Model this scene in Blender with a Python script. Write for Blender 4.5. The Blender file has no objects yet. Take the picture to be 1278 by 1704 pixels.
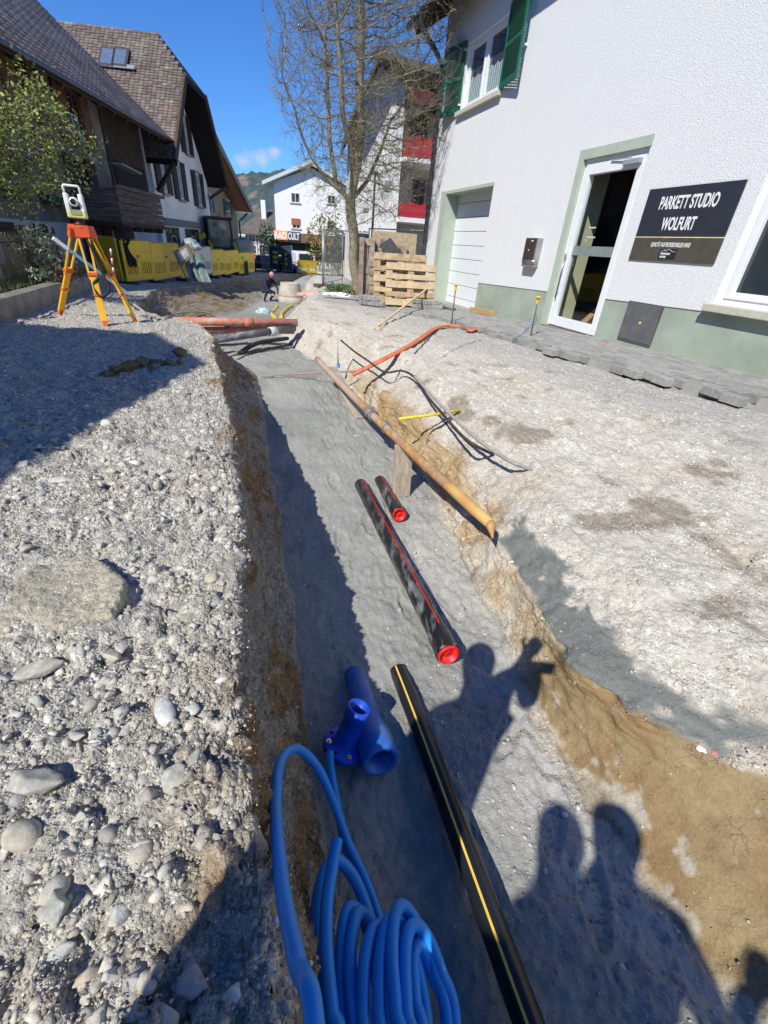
import bpy, math, random
import numpy as np
from mathutils import Vector, Matrix
random.seed(7); rng = np.random.default_rng(11)
C = bpy.context.scene.collection
SC = bpy.context.scene
# ------------------------------------------------------------------ camera, sky, sun, exposure
FPX, PITCH, ROLL = 724.7, math.radians(31.3), math.radians(4.58)
_f = np.array([0, math.cos(PITCH), -math.sin(PITCH)]); _u = np.array([0, math.sin(PITCH), math.cos(PITCH)]); _x = np.array([1., 0, 0])
XR = math.cos(ROLL)*_x + math.sin(ROLL)*_u; UR = -math.sin(ROLL)*_x + math.cos(ROLL)*_u
cam = bpy.data.cameras.new('camera'); camo = bpy.data.objects.new('camera', cam); C.objects.link(camo)
cam.sensor_fit = 'HORIZONTAL'; cam.sensor_width = 36; cam.lens = FPX/1278*36; cam.clip_start = 0.03; cam.clip_end = 4000
camo.matrix_world = Matrix(((XR[0], UR[0], -_f[0], 0), (XR[1], UR[1], -_f[1], 0), (XR[2], UR[2], -_f[2], 0), (0, 0, 0, 1)))
SC.camera = camo
SUN = np.array([.338, .628, -.700]); SUN /= np.linalg.norm(SUN)      # direction the light travels
w = bpy.data.worlds.new("World"); SC.world = w; w.use_nodes = True
nt = w.node_tree; nt.nodes.clear()
out = nt.nodes.new('ShaderNodeOutputWorld'); bg = nt.nodes.new('ShaderNodeBackground'); sky = nt.nodes.new('ShaderNodeTexSky')
sky.sky_type = 'NISHITA'; sky.sun_disc = False; sky.sun_elevation = math.asin(-SUN[2]); sky.sun_rotation = math.atan2(-SUN[0], -SUN[1]) % (2*math.pi)
sky.altitude = 500; sky.air_density = 1.0; sky.dust_density = 0.0; sky.ozone_density = 3.0
bg.inputs[1].default_value = 0.078
# a small cloud low over the hill
tc = nt.nodes.new('ShaderNodeTexCoord')
def wn(t): return nt.nodes.new(t)
def rayd(px, py): return (px-639)/FPX*XR - (py-852)/FPX*UR + _f
cl_in = None
for (cx, cy, rad) in ((404, 268, .022), (432, 262, .028), (456, 252, .016)):
    cd = rayd(cx, cy); cd = cd/np.linalg.norm(cd)
    sb = wn('ShaderNodeVectorMath'); sb.operation = 'SUBTRACT'; nt.links.new(tc.outputs['Generated'], sb.inputs[0]); sb.inputs[1].default_value = tuple(cd)
    sm = wn('ShaderNodeVectorMath'); sm.operation = 'MULTIPLY'; nt.links.new(sb.outputs[0], sm.inputs[0]); sm.inputs[1].default_value = (1, 1, 1.9)
    ln = wn('ShaderNodeVectorMath'); ln.operation = 'LENGTH'; nt.links.new(sm.outputs[0], ln.inputs[0])
    mr = wn('ShaderNodeMapRange'); mr.inputs['From Min'].default_value = 0; mr.inputs['From Max'].default_value = rad*1.7; mr.inputs['To Min'].default_value = 1; mr.inputs['To Max'].default_value = 0
    nt.links.new(ln.outputs['Value'], mr.inputs['Value'])
    if cl_in is None: cl_in = mr.outputs[0]
    else:
        mx = wn('ShaderNodeMath'); mx.operation = 'MAXIMUM'; nt.links.new(cl_in, mx.inputs[0]); nt.links.new(mr.outputs[0], mx.inputs[1]); cl_in = mx.outputs[0]
nz = wn('ShaderNodeTexNoise'); nz.inputs['Scale'].default_value = 45; nz.inputs['Detail'].default_value = 6; nt.links.new(tc.outputs['Generated'], nz.inputs['Vector'])
ad = wn('ShaderNodeMath'); ad.operation = 'ADD'; nt.links.new(cl_in, ad.inputs[0]); nt.links.new(nz.outputs[0], ad.inputs[1])
mr = wn('ShaderNodeMapRange'); mr.inputs['From Min'].default_value = .95; mr.inputs['From Max'].default_value = 1.5; mr.inputs['To Max'].default_value = .8
nt.links.new(ad.outputs[0], mr.inputs['Value'])
gm = wn('ShaderNodeMath'); gm.operation = 'MULTIPLY'; nt.links.new(mr.outputs[0], gm.inputs[0])
gt = wn('ShaderNodeMath'); gt.operation = 'GREATER_THAN'; nt.links.new(cl_in, gt.inputs[0]); gt.inputs[1].default_value = .001; nt.links.new(gt.outputs[0], gm.inputs[1])
mixc = wn('ShaderNodeMix'); mixc.data_type = 'RGBA'; mixc.inputs[7].default_value = (6.5, 7.0, 7.6, 1); tn = wn('ShaderNodeMix'); tn.data_type = 'RGBA'; tn.blend_type = 'MULTIPLY'; tn.inputs[0].default_value = 1; tn.inputs[7].default_value = (.63, 1.05, 1.62, 1)
hs = wn('ShaderNodeHueSaturation'); hs.inputs['Saturation'].default_value = 1.12; hs.inputs['Value'].default_value = 1.0
nt.links.new(sky.outputs[0], hs.inputs['Color'])
nt.links.new(gm.outputs[0], mixc.inputs[0]); nt.links.new(hs.outputs[0], tn.inputs[6]); nt.links.new(tn.outputs[2], mixc.inputs[6])
nt.links.new(mixc.outputs[2], bg.inputs[0]); nt.links.new(bg.outputs[0], out.inputs[0])
sun = bpy.data.lights.new('sun', 'SUN'); sun.energy = 4.3; sun.angle = math.radians(.53); sun.color = (1, .975, .895)
suno = bpy.data.objects.new('sun', sun); C.objects.link(suno); suno.rotation_euler = Vector(SUN).to_track_quat('-Z', 'Y').to_euler()
SC.view_settings.view_transform = 'Standard'; SC.view_settings.look = 'None'; SC.view_settings.gamma = 1; SC.view_settings.exposure = 0.32
SC.render.resolution_x = 768; SC.render.resolution_y = 1024

# ------------------------------------------------------------------ projection helpers (photo pixel -> real point)
def onz(px, py, h):
    d = rayd(px, py); return d*(-h/d[2])
def aty(px, py, y):
    d = rayd(px, py); return d*(y/d[1])
def V(*a): return np.array(a, float)
def nrm(v): v = np.asarray(v, float); return v/max(np.linalg.norm(v), 1e-9)

# ------------------------------------------------------------------ noise
def _hash(ix, iy, iz, s=0):
    n = (ix.astype(np.int64)*374761393 + iy.astype(np.int64)*668265263 + iz.astype(np.int64)*2147483647 + s*144665) & 0xffffffff
    n = ((n ^ (n >> 13))*1274126177) & 0xffffffff
    n = ((n ^ (n >> 16))*2246822519) & 0xffffffff
    return ((n ^ (n >> 15)) & 0xffffff)/float(0xffffff)
def vnoise(P, s=0):
    I = np.floor(P); F = P-I; F = F*F*(3-2*F); I = I.astype(np.int64); r = 0
    for a in (0, 1):
        for b in (0, 1):
            for c in (0, 1):
                wgt = (F[:, 0] if a else 1-F[:, 0])*(F[:, 1] if b else 1-F[:, 1])*(F[:, 2] if c else 1-F[:, 2])
                r = r + wgt*_hash(I[:, 0]+a, I[:, 1]+b, I[:, 2]+c, s)
    return r*2-1
def facets(P, s=0, slope=.8, jit=.95):
    """height field made of randomly tilted facets, like broken rubble"""
    I = np.floor(P).astype(np.int64); best = np.full(len(P), 9.); h = np.zeros(len(P))
    for a in (-1, 0, 1):
        for b in (-1, 0, 1):
            for c in (-1, 0, 1):
                J = I+[a, b, c]; q = np.stack([J[:, k]+.5+jit*(_hash(J[:, 0], J[:, 1], J[:, 2], s+k+1)-.5) for k in range(3)], 1)
                D = P-q; d = np.sqrt((D**2).sum(1)); m = d < best
                t = sum((_hash(J[:, 0], J[:, 1], J[:, 2], s+20+k)-.5)*2*D[:, k] for k in range(3))*slope+(_hash(J[:, 0], J[:, 1], J[:, 2], s+9)-.5)
                best = np.where(m, d, best); h = np.where(m, t, h)
    return h
def fbm(P, sc, octv=4, s=0, g=.5):
    r = 0; a = 1; t = 0
    for k in range(octv):
        r = r + a*vnoise(P*sc*(2.03**k)+17.3*k, s+k); t += a; a *= g
    return r/t
def cells(P, s=0, jit=.9):
    """nearest-cell distance and its random value"""
    I = np.floor(P).astype(np.int64); best = np.full(len(P), 9.); val = np.zeros(len(P))
    for a in (-1, 0, 1):
        for b in (-1, 0, 1):
            for c in (-1, 0, 1):
                J = I+[a, b, c]
                q = np.stack([J[:, k]+.5+jit*(_hash(J[:, 0], J[:, 1], J[:, 2], s+k+1)-.5) for k in range(3)], 1)
                d = np.sqrt(((q-P)**2).sum(1)); m = d < best
                best = np.where(m, d, best); val = np.where(m, _hash(J[:, 0], J[:, 1], J[:, 2], s+9), val)
    return best, val

# ------------------------------------------------------------------ materials
MATS = {}
def mat(name, col, rough=.6, metal=0, var=.12, scale=8., bump=0., bscale=60., col2=None, detail=5, spec=.4, attr=None, stretch=None, coord='Object', trans=0, lo=.35, hi=.65, bdist=.01, alpha=1):
    if name in MATS: return MATS[name]
    m = bpy.data.materials.new(name); m.use_nodes = True; MATS[name] = m
    t = m.node_tree; b = t.nodes['Principled BSDF']
    b.inputs['Roughness'].default_value = rough; b.inputs['Metallic'].default_value = metal; b.inputs['Specular IOR Level'].default_value = spec
    if trans: b.inputs['Transmission Weight'].default_value = trans
    if alpha < 1: b.inputs['Alpha'].default_value = alpha
    co = t.nodes.new('ShaderNodeTexCoord'); src = co.outputs[coord]
    if stretch:
        mp = t.nodes.new('ShaderNodeMapping'); mp.inputs['Scale'].default_value = stretch; t.links.new(src, mp.inputs[0]); src = mp.outputs[0]
    n = t.nodes.new('ShaderNodeTexNoise'); n.inputs['Scale'].default_value = scale; n.inputs['Detail'].default_value = detail; n.inputs['Roughness'].default_value = .6
    t.links.new(src, n.inputs['Vector'])
    r = t.nodes.new('ShaderNodeMapRange'); r.inputs['From Min'].default_value = lo; r.inputs['From Max'].default_value = hi; t.links.new(n.outputs[0], r.inputs['Value'])
    mx = t.nodes.new('ShaderNodeMix'); mx.data_type = 'RGBA'; t.links.new(r.outputs[0], mx.inputs[0])
    if attr:
        at = t.nodes.new('ShaderNodeAttribute'); at.attribute_name = attr
        for k, f in ((6, 1-var), (7, 1+var)):
            mm = t.nodes.new('ShaderNodeMix'); mm.data_type = 'RGBA'; mm.blend_type = 'MULTIPLY'; mm.inputs[0].default_value = 1; mm.inputs[7].default_value = (f, f, f, 1)
            t.links.new(at.outputs['Color'], mm.inputs[6]); t.links.new(mm.outputs[2], mx.inputs[k])
    else:
        c2 = col2 if col2 else tuple(min(1, c*(1+var)) for c in col)
        c1 = col if col2 else tuple(c*(1-var) for c in col)
        mx.inputs[6].default_value = (*c1, 1); mx.inputs[7].default_value = (*c2, 1)
    t.links.new(mx.outputs[2], b.inputs['Base Color'])
    if bump:
        n2 = t.nodes.new('ShaderNodeTexNoise'); n2.inputs['Scale'].default_value = bscale; n2.inputs['Detail'].default_value = 6; n2.inputs['Roughness'].default_value = .65
        t.links.new(src, n2.inputs['Vector'])
        bp = t.nodes.new('ShaderNodeBump'); bp.inputs['Strength'].default_value = bump; bp.inputs['Distance'].default_value = bdist
        t.links.new(n2.outputs[0], bp.inputs['Height']); t.links.new(bp.outputs[0], b.inputs['Normal'])
    return m

def glass(name='glass_pane', col=(.03, .04, .045), rough=.04):
    return mat(name, col, rough=rough, var=.3, scale=1.5, spec=.8)

# ------------------------------------------------------------------ object helpers
def org(o):
    v = Vector((0, 0, 0))
    while o is not None:
        v += o.location; o = o.parent
    return np.array(v)
def tag(o, label=None, cat=None, group=None, kind=None):
    if label: o['label'] = label
    if cat: o['category'] = cat
    if group: o['group'] = group
    if kind: o['kind'] = kind
    return o
def thing(name, label, cat, loc=(0, 0, 0), group=None):
    o = bpy.data.objects.new(name, None); o.empty_display_size = .1; C.objects.link(o); o.location = tuple(float(c) for c in loc)
    return tag(o, label, cat, group)
def copy_tree(o, parent=None):
    c = o.copy(); C.objects.link(c)
    if parent: c.parent = parent
    for ch in list(o.children): copy_tree(ch, c)
    return c
def mesh_np(name, verts, faces, mats, parent=None, smooth=False, cols=None, loc=None, mask=None, fmat=None):
    """verts (n,3) world coords; faces (m,k) equal-length array"""
    me = bpy.data.meshes.new(name); n = len(verts); faces = np.asarray(faces, np.int32); m, k = faces.shape
    base = org(parent) if parent is not None else (np.array(loc, float) if loc is not None else np.zeros(3))
    v = (np.asarray(verts)-base).astype(np.float32)
    me.vertices.add(n); me.vertices.foreach_set('co', v.ravel()); me.loops.add(m*k); me.loops.foreach_set('vertex_index', faces.ravel())
    me.polygons.add(m); me.polygons.foreach_set('loop_start', np.arange(0, m*k, k, dtype=np.int32)); me.polygons.foreach_set('loop_total', np.full(m, k, np.int32))
    me.update(calc_edges=True)
    if smooth: me.polygons.foreach_set('use_smooth', np.ones(m, bool))
    if fmat is not None: me.polygons.foreach_set('material_index', np.asarray(fmat, np.int32))
    for nm, c in (('Col', cols), ('Mask', mask)):
        if c is not None:
            a = me.color_attributes.new(nm, 'FLOAT_COLOR', 'POINT'); cc = np.ones((n, 4), np.float32); cc[:, :3] = c; a.data.foreach_set('color', cc.ravel())
    for mm in (mats if isinstance(mats, (list, tuple)) else [mats]): me.materials.append(mm)
    o = bpy.data.objects.new(name, me); C.objects.link(o)
    if parent is not None: o.parent = parent
    elif loc is not None: o.location = tuple(base)
    return o
class MB:
    def __init__(s): s.v = []; s.f = []; s.m = []; s.s = []; s.c = []
    def add(s, vs, fs, mi=0, smooth=False, col=None):
        b = len(s.v); s.v += [tuple(float(c) for c in p) for p in vs]; s.f += [tuple(b+i for i in f) for f in fs]
        s.m += [mi]*len(fs); s.s += [smooth]*len(fs); s.c += [col if col else (1, 1, 1)]*len(vs); return s
    def box(s, o, ax, ay, az, mi=0, col=None):
        """o = corner, ax ay az = edge vectors"""
        o, ax, ay, az = map(lambda a: np.asarray(a, float), (o, ax, ay, az))
        if np.dot(np.cross(ax, ay), az) < 0: ax, ay = ay, ax
        P = [o, o+ax, o+ax+ay, o+ay, o+az, o+ax+az, o+ax+ay+az, o+ay+az]
        return s.add(P, [(0, 3, 2, 1), (4, 5, 6, 7), (0, 1, 5, 4), (1, 2, 6, 5), (2, 3, 7, 6), (3, 0, 4, 7)], mi, col=col)
    def cbox(s, c, sx, sy, sz, X=(1, 0, 0), Y=(0, 1, 0), Z=(0, 0, 1), mi=0, col=None):
        X, Y, Z = nrm(X)*sx, nrm(Y)*sy, nrm(Z)*sz; return s.box(np.asarray(c, float)-X/2-Y/2-Z/2, X, Y, Z, mi, col)
    def beam(s, a, b, wd, ht, up=(0, 0, 1), mi=0, col=None):
        a = np.asarray(a, float); b = np.asarray(b, float); L = b-a; X = nrm(L); Y = nrm(np.cross(up, X)); Z = np.cross(X, Y)
        return s.box(a-Y*wd/2-Z*ht/2, L, Y*wd, Z*ht, mi, col)
    def tube(s, pts, r, n=8, mi=0, cap=True, smooth=True, squash=None, col=None, closed=False):
        P = [np.asarray(p, float) for p in pts]; m = len(P); R = [r]*m if np.isscalar(r) else list(r)
        T = [nrm((P[(i+1) % m] if closed else P[min(i+1, m-1)])-(P[i-1] if closed else P[max(i-1, 0)])) for i in range(m)]
        a = np.array([0, 0, 1.]) if abs(T[0][2]) < .9 else np.array([1., 0, 0])
        N = nrm(np.cross(T[0], a)); vs = []
        for i in range(m):
            N = nrm(N-T[i]*np.dot(N, T[i])); B = np.cross(T[i], N)
            for k in range(n):
                t = 2*math.pi*k/n; q = P[i]+R[i]*(math.cos(t)*N+math.sin(t)*B)
                if squash: q[2] = P[i][2]+(q[2]-P[i][2])*squash
                vs.append(q)
        fs = [(i*n+k, i*n+(k+1) % n, ((i+1) % m)*n+(k+1) % n, ((i+1) % m)*n+k) for i in range(m if closed else m-1) for k in range(n)]
        s.add(vs, fs, mi, smooth, col)
        if cap and not closed:
            b = len(s.v)-m*n; s.f += [tuple(b+k for k in range(n-1, -1, -1)), tuple(b+(m-1)*n+k for k in range(n))]; s.m += [mi]*2; s.s += [False]*2
        return s
    def lathe(s, c, axis, prof, n=24, mi=0, smooth=True, col=None):
        """prof = [(dist along axis, radius)...]"""
        T = nrm(axis); a = np.array([0, 0, 1.]) if abs(T[2]) < .9 else np.array([1., 0, 0]); N = nrm(np.cross(T, a)); B = np.cross(T, N); c = np.asarray(c, float)
        vs = [c+T*h+max(r, 1e-5)*(math.cos(2*math.pi*k/n)*N+math.sin(2*math.pi*k/n)*B) for h, r in prof for k in range(n)]
        fs = [(i*n+k, i*n+(k+1) % n, (i+1)*n+(k+1) % n, (i+1)*n+k) for i in range(len(prof)-1) for k in range(n)]
        return s.add(vs, fs, mi, smooth, col)
    def prism(s, poly, ext, mi=0, col=None):
        n = len(poly); e = np.asarray(ext, float); A = [np.asarray(p, float) for p in poly]
        return s.add(A+[p+e for p in A], [tuple(range(n)), tuple(range(2*n-1, n-1, -1))]+[(i, i+n, (i+1) % n+n, (i+1) % n) for i in range(n)], mi, col=col)
    def build(s, name, mats, parent=None, loc=None, bevel=0, attr=False):
        me = bpy.data.meshes.new(name); base = org(parent) if parent is not None else (np.asarray(loc, float) if loc is not None else np.zeros(3))
        me.from_pydata([tuple(np.array(p)-base) for p in s.v], [], s.f)
        for mm in (mats if isinstance(mats, (list, tuple)) else [mats]): me.materials.append(mm)
        me.polygons.foreach_set('material_index', s.m); me.polygons.foreach_set('use_smooth', s.s)
        if attr:
            a = me.color_attributes.new('Col', 'FLOAT_COLOR', 'POINT'); cc = np.ones((len(s.v), 4), np.float32); cc[:, :3] = np.array(s.c); a.data.foreach_set('color', cc.ravel())
        me.update(); o = bpy.data.objects.new(name, me); C.objects.link(o)
        if parent is not None: o.parent = parent
        elif loc is not None: o.location = tuple(base)
        if bevel:
            b = o.modifiers.new('bevel', 'BEVEL'); b.width = bevel; b.segments = 2; b.limit_method = 'ANGLE'
        return o
def catmull(P, n=8, closed=False):
    P = [np.asarray(p, float) for p in P]; out = []; m = len(P)
    for i in range(m if closed else m-1):
        if closed: a, b, c, d = P[i-1], P[i], P[(i+1) % m], P[(i+2) % m]
        else: a, b, c, d = P[max(i-1, 0)], P[i], P[i+1], P[min(i+2, m-1)]
        for k in range(n):
            t = k/n; out.append(.5*((2*b)+(-a+c)*t+(2*a-5*b+4*c-d)*t*t+(-a+3*b-3*c+d)*t**3))
    if not closed: out.append(P[-1])
    return out
def text_mesh(name, txt, size, O, X, Y, m, parent, sx=1., off=0., depth=.002, align='LEFT'):
    cu = bpy.data.curves.new(name, 'FONT'); cu.body = txt; cu.size = size; cu.offset = off; cu.extrude = depth; cu.align_x = align; cu.space_character = 1.02
    t = bpy.data.objects.new(name, cu); C.objects.link(t); dg = bpy.context.evaluated_depsgraph_get(); dg.update()
    me = bpy.data.meshes.new_from_object(t.evaluated_get(dg)); bpy.data.objects.remove(t)
    X = nrm(X); Y = nrm(Y); Z = np.cross(X, Y); base = org(parent) if parent is not None else np.zeros(3)
    n = len(me.vertices); v = np.zeros(n*3, np.float32); me.vertices.foreach_get('co', v); v = v.reshape(-1, 3)
    w_ = np.asarray(O)+v[:, :1]*sx*X+v[:, 1:2]*Y+v[:, 2:3]*Z-base; me.vertices.foreach_set('co', w_.astype(np.float32).ravel())
    me.materials.clear(); me.materials.append(m); me.name = name; me.update()
    o = bpy.data.objects.new(name, me); C.objects.link(o)
    if parent is not None: o.parent = parent
    return o

# ------------------------------------------------------------------ terrain profile tables
TAB = dict(
 lf=([-8, 12, 20, 30, 60], [-16, -16, -16, -16, -16], [-1.15, -1.3, -1.6, -1.95, -3]),
 gw=([-8, 5, 8.4, 11, 13.2, 20, 30, 60], [-4.5, -4.55, -5.85, -6.9, -8.0, -9.6, -10.6, -11], [-1.08, -1.08, -1.12, -1.22, -1.34, -1.62, -1.93, -3]),
 lr=([-3, -1, .16, .66, 1.08, 1.54, 1.91, 2.72, 4.27, 5.3, 6.2, 6.7, 7.05, 7.4, 8.4, 10, 11.3, 13.3, 14.4, 18.4, 24.4, 27.7, 29.5, 31.5, 60],
     [1.1, .39, -.1, -.31, -.46, -.62, -.76, -1.09, -1.74, -2.15, -2.6, -2.95, -3.6, -4.3, -4.65, -5.35, -5.9, -6.35, -6.3, -7.04, -8.0, -7.9, -7.4, -6.6, -6.6],
     [-1.05, -1.05, -1.05, -1.05, -1.05, -1.05, -1.05, -1.05, -1.05, -1.08, -1.1, -1.1, -1.12, -1.15, -1.2, -1.24, -1.27, -1.38, -1.42, -1.6, -1.83, -1.88, -1.9, -1.92, -3]),
 lo=([-3, -1, 0, 1, 1.29, 1.53, 2.26, 3.3, 5.17, 6.2, 6.8, 7.1, 7.5, 8.4, 10, 12.45, 13.3, 18.3, 25.9, 29, 31.5, 60],
     [1.3, .57, .14, -.22, -.31, -.39, -.64, -1.0, -1.55, -1.95, -2.25, -2.9, -3.4, -3.8, -4.35, -4.85, -4.75, -5.45, -7.1, -6.9, -6.2, -6.2],
     [-1.8]*7+[-1.8, -1.72, -1.7, -1.72, -1.78, -1.8, -1.84, -1.88, -1.95, -1.98, -2.2, -2.35, -2.3, -1.93, -3]),
 ro=([-3, -1, .2, .42, .64, .98, 1.27, 1.77, 2.42, 3.17, 3.8, 5.05, 6, 6.5, 7.5, 8, 9, 9.6, 11, 13.4, 16, 20.9, 26, 29, 31.5, 60],
     [2.3, 1.65, 1.2, 1.11, 1.02, .87, .80, .70, .55, .52, .30, -.18, -.5, -.85, -1.25, -1.55, -2.15, -2.4, -2.75, -3.2, -3.55, -4.2, -5.2, -5.7, -5.8, -5.8],
     [-1.8]*10+[-1.82, -1.78, -1.74, -1.72, -1.72, -1.74, -1.78, -1.8, -1.88, -1.96, -2.08, -2.25, -2.35, -2.3, -1.93, -3]),
 rm=([-3, -1, 0, .5, .88, 1.07, 1.22, 1.8, 2.42, 3.2, 3.8, 5.05, 6, 6.5, 7.5, 8, 9, 9.8, 11, 13, 16, 20, 26, 29, 31.5, 60],
     [3.2, 2.5, 2.0, 1.7, 1.34, 1.05, .93, .83, .68, .66, .42, -.08, -.3, -.62, -1.05, -1.35, -1.95, -2.2, -2.5, -2.85, -3.2, -3.8, -4.8, -5.4, -5.6, -5.6],
     [-1.45, -1.45, -1.45, -1.45, -1.45, -1.46, -1.46, -1.5, -1.5, -1.52, -1.5, -1.5, -1.5, -1.5, -1.5, -1.5, -1.55, -1.58, -1.62, -1.68, -1.75, -1.9, -2.1, -2.1, -1.92, -3]),
 rr=([-3, -1, 0, .9, 1.3, 1.9, 2.42, 2.7, 3.56, 4.3, 5.1, 6, 6.5, 7.5, 8.6, 9.7, 11.6, 13, 15.8, 19.8, 24, 28, 31.5, 60],
     [4.0, 3.3, 2.75, 2.0, 1.45, 1.04, 1.04, 1.15, .88, .66, .42, .1, -.35, -.8, -1.5, -2.0, -2.3, -2.45, -2.8, -3.3, -4.2, -5.2, -5.4, -5.4],
     [-1.25, -1.25, -1.25, -1.26, -1.27, -1.3, -1.3, -1.25, -1.2, -1.18, -1.17, -1.17, -1.18, -1.2, -1.22, -1.25, -1.28, -1.32, -1.45, -1.58, -1.72, -1.82, -1.9, -3]),
 pe=([-3, 0, 2, 3.92, 4.44, 5.44, 6.34, 7.5, 8.84, 10, 10.6, 10.9, 12, 15, 20, 25, 32, 60],
     [6.4, 5.2, 4.35, 3.31, 2.88, 2.37, 1.88, 1.45, 1.06, .05, -1.0, -1.85, -1.95, -2.3, -2.9, -3.8, -4.9, -4.9],
     [-1.02, -1.02, -1.02, -1.04, -1.05, -1.07, -1.08, -1.1, -1.15, -1.18, -1.18, -1.18, -1.2, -1.3, -1.5, -1.65, -1.88, -3]),
 rf=([-8, 14, 20, 26, 32, 60], [14, 14, 14, 14, 14, 14], [-1.1, -1.2, -1.4, -1.6, -1.9, -3]),
)
ORDER = ['lf', 'gw', 'lr', 'lo', 'ro', 'rm', 'rr', 'pe', 'rf']
def tab(k, y):
    Y, X, Z = TAB[k]; return np.interp(y, Y, X), np.interp(y, Y, Z)
def sm_tab(k, ys):
    x, z = tab(k, ys); x = np.asarray(x, float); z = np.asarray(z, float)
    for d in (-.12, .12):   # slight smoothing along the trench
        a, b = tab(k, ys+d*np.clip(np.abs(ys), .5, 3)); x = x+a; z = z+b
    return x/3, z/3
def ground_z(x, y):
    ya = np.array([float(y)]); xs = []; zs = []
    for k in ORDER:
        a, b = sm_tab(k, ya); xs.append(a[0]); zs.append(b[0])
    xs = np.maximum.accumulate(np.array(xs)+np.arange(len(xs))*1e-6)
    return float(np.interp(x, xs, zs))
def hit(px, py, lift=0.):
    d = rayd(px, py); d = d/abs(d[2] if abs(d[2]) > 1e-3 else 1); t = .5; dt = .004
    while t < 3:
        p = d*t
        if p[2] < ground_z(p[0], p[1]): break
        t += dt
    p = d*t; p[2] += lift; return p
def up(base, px, py):
    """point above `base` seen at this pixel row"""
    d = rayd(px, py); return d*(base[1]/d[1])

# ------------------------------------------------------------------ GROUND sheet with the trench
step = []; y = -3.0
while y < 33.5:
    step.append(y)
    y += .12 if y < -.1 else (.009+.0052*max(0, y)**1.35 if y < 8 else .1+.02*(y-8))
ys = np.array(step)
def gsp(n, a): # spacing biased toward 1
    t = np.linspace(0, 1, n+1)[:-1]; return 1-(1-t)**a
def gsb(n, a): t = np.linspace(0, 1, n+1)[:-1]; return t**a
SEG = [gsp(16, 1.), gsp(210, 2.2), gsp(64, 1.), np.linspace(0, 1, 111)[:-1], np.linspace(0, 1, 47)[:-1], np.linspace(0, 1, 51)[:-1], gsb(170, 1.15), gsb(40, 1.6)]
colx = []; colz = []; kid = []; tpar = []
CT = {k: sm_tab(k, ys) for k in ORDER}
for i, t in enumerate(SEG):
    a, b = CT[ORDER[i]], CT[ORDER[i+1]]
    for tt in t:
        e = tt
        colx.append(a[0]+(b[0]-a[0])*tt)
        zz = a[1]+(b[1]-a[1])*e
        if i == 2: colx[-1] = a[0]+(b[0]-a[0])*(.25*tt+.75*tt*tt)   # steep top, little talus at the foot
        if i == 3: zz = zz+.05*math.sin(math.pi*tt)*(ys > 2)*np.clip((ys-2)/3, 0, 1)+.03*np.exp(-((ys-5.6)/1.2)**2)*math.sin(math.pi*tt)
        if i == 4: zz = zz+0.02*math.sin(math.pi*tt)
        colz.append(zz); kid.append(i); tpar.append(tt)
colx.append(CT['rf'][0]); colz.append(CT['rf'][1]); kid.append(7); tpar.append(1)
X = np.stack(colx, 1); Z = np.stack(colz, 1); Yg = np.repeat(ys[:, None], X.shape[1], 1)
NR, NC = X.shape; KID = np.repeat(np.array(kid)[None], NR, 0).ravel(); TP = np.repeat(np.array(tpar)[None], NR, 0).ravel()
P = np.stack([X.ravel(), Yg.ravel(), Z.ravel()], 1)
_U = KID+TP; _e = np.stack([Yg.ravel(), 0*TP, 0*TP], 1)
for _c, _a in ((2.0, .055), (5.0, .10), (3.0, .04), (4.0, .06)):
    P[:, 0] += _a*(fbm(_e+_c*7, 1.8, 5, int(_c), .62))*np.exp(-((_U-_c)/.38)**2)*np.clip(Yg.ravel()*.5+.7, .3, 1.4)
def grid_normals(P):
    G = P.reshape(NR, NC, 3); du = np.gradient(G, axis=1); dv = np.gradient(G, axis=0); n = np.cross(du, dv)
    return (n/np.maximum(np.linalg.norm(n, axis=2, keepdims=True), 1e-9)).reshape(-1, 3)
N = grid_normals(P)
# soft region weights
def ss(a, b, x): t = np.clip((x-a)/(b-a), 0, 1); return t*t*(3-2*t)
U = KID+TP; wob = .10*fbm(P, 1.7, 4, 5)+.05*fbm(P, 9, 3, 6)
Ud = U+wob
r_lg = 1-ss(1.97, 2.06, Ud)                      # left gravel bank
r_wall = ss(1.97, 2.06, Ud)*(1-ss(2.92, 3.04, Ud))  # left wall of the trench
r_floor = ss(2.93, 3.03, Ud)*(1-ss(3.93, 4.06, Ud))
r_rb = ss(3.93, 4.06, Ud)                        # right bank
yy = P[:, 1]; xx = P[:, 0]
_n6 = fbm(P, 4.5, 6, 8, .62)
clay = ss(4.04, 4.10, U+.28*_n6)*(1-ss(4.98, 5.06, U+.20*_n6))*(1-ss(1.35, 1.6, yy+.5*_n6))
clay2 = ss(3.95, 4.2, Ud)*(1-ss(4.7, 5.3, Ud))*ss(.8, 1.2, yy)*(1-ss(6.2, 6.6, yy))*.75*ss(-.25, .25, fbm(P, 5, 4, 12)+.1)
clayp = ss(4.98, 5.06, U+.2*_n6)*(1-ss(5.10, 5.16, U+.3*fbm(P, 2.6, 5, 21, .6)))*(1-ss(.85, .98, yy+.25*_n6))
_n5 = fbm(P, 5, 5, 13, .6)
_wd = np.interp(yy, [.95, 1.2, 1.6, 1.9, 2.4], [5.18, 5.30, 5.45, 5.62, 5.35])
darkb = ss(4.93, 5.0, U+.16*_n5)*(1-ss(0, .09, U+.34*_n5-_wd))*ss(.96, 1.05, yy+.25*fbm(P, 3, 4, 14))*(1-ss(2.3, 2.45, yy+.2*_n5))*ss(-.24, -.10, fbm(P, 6, 5, 15, .65))
pit = ss(4.0, 4.1, Ud)*(1-ss(5.0, 5.35, Ud))*ss(2.2, 2.7, yy)*(1-ss(5.4, 6.2, yy))
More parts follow.
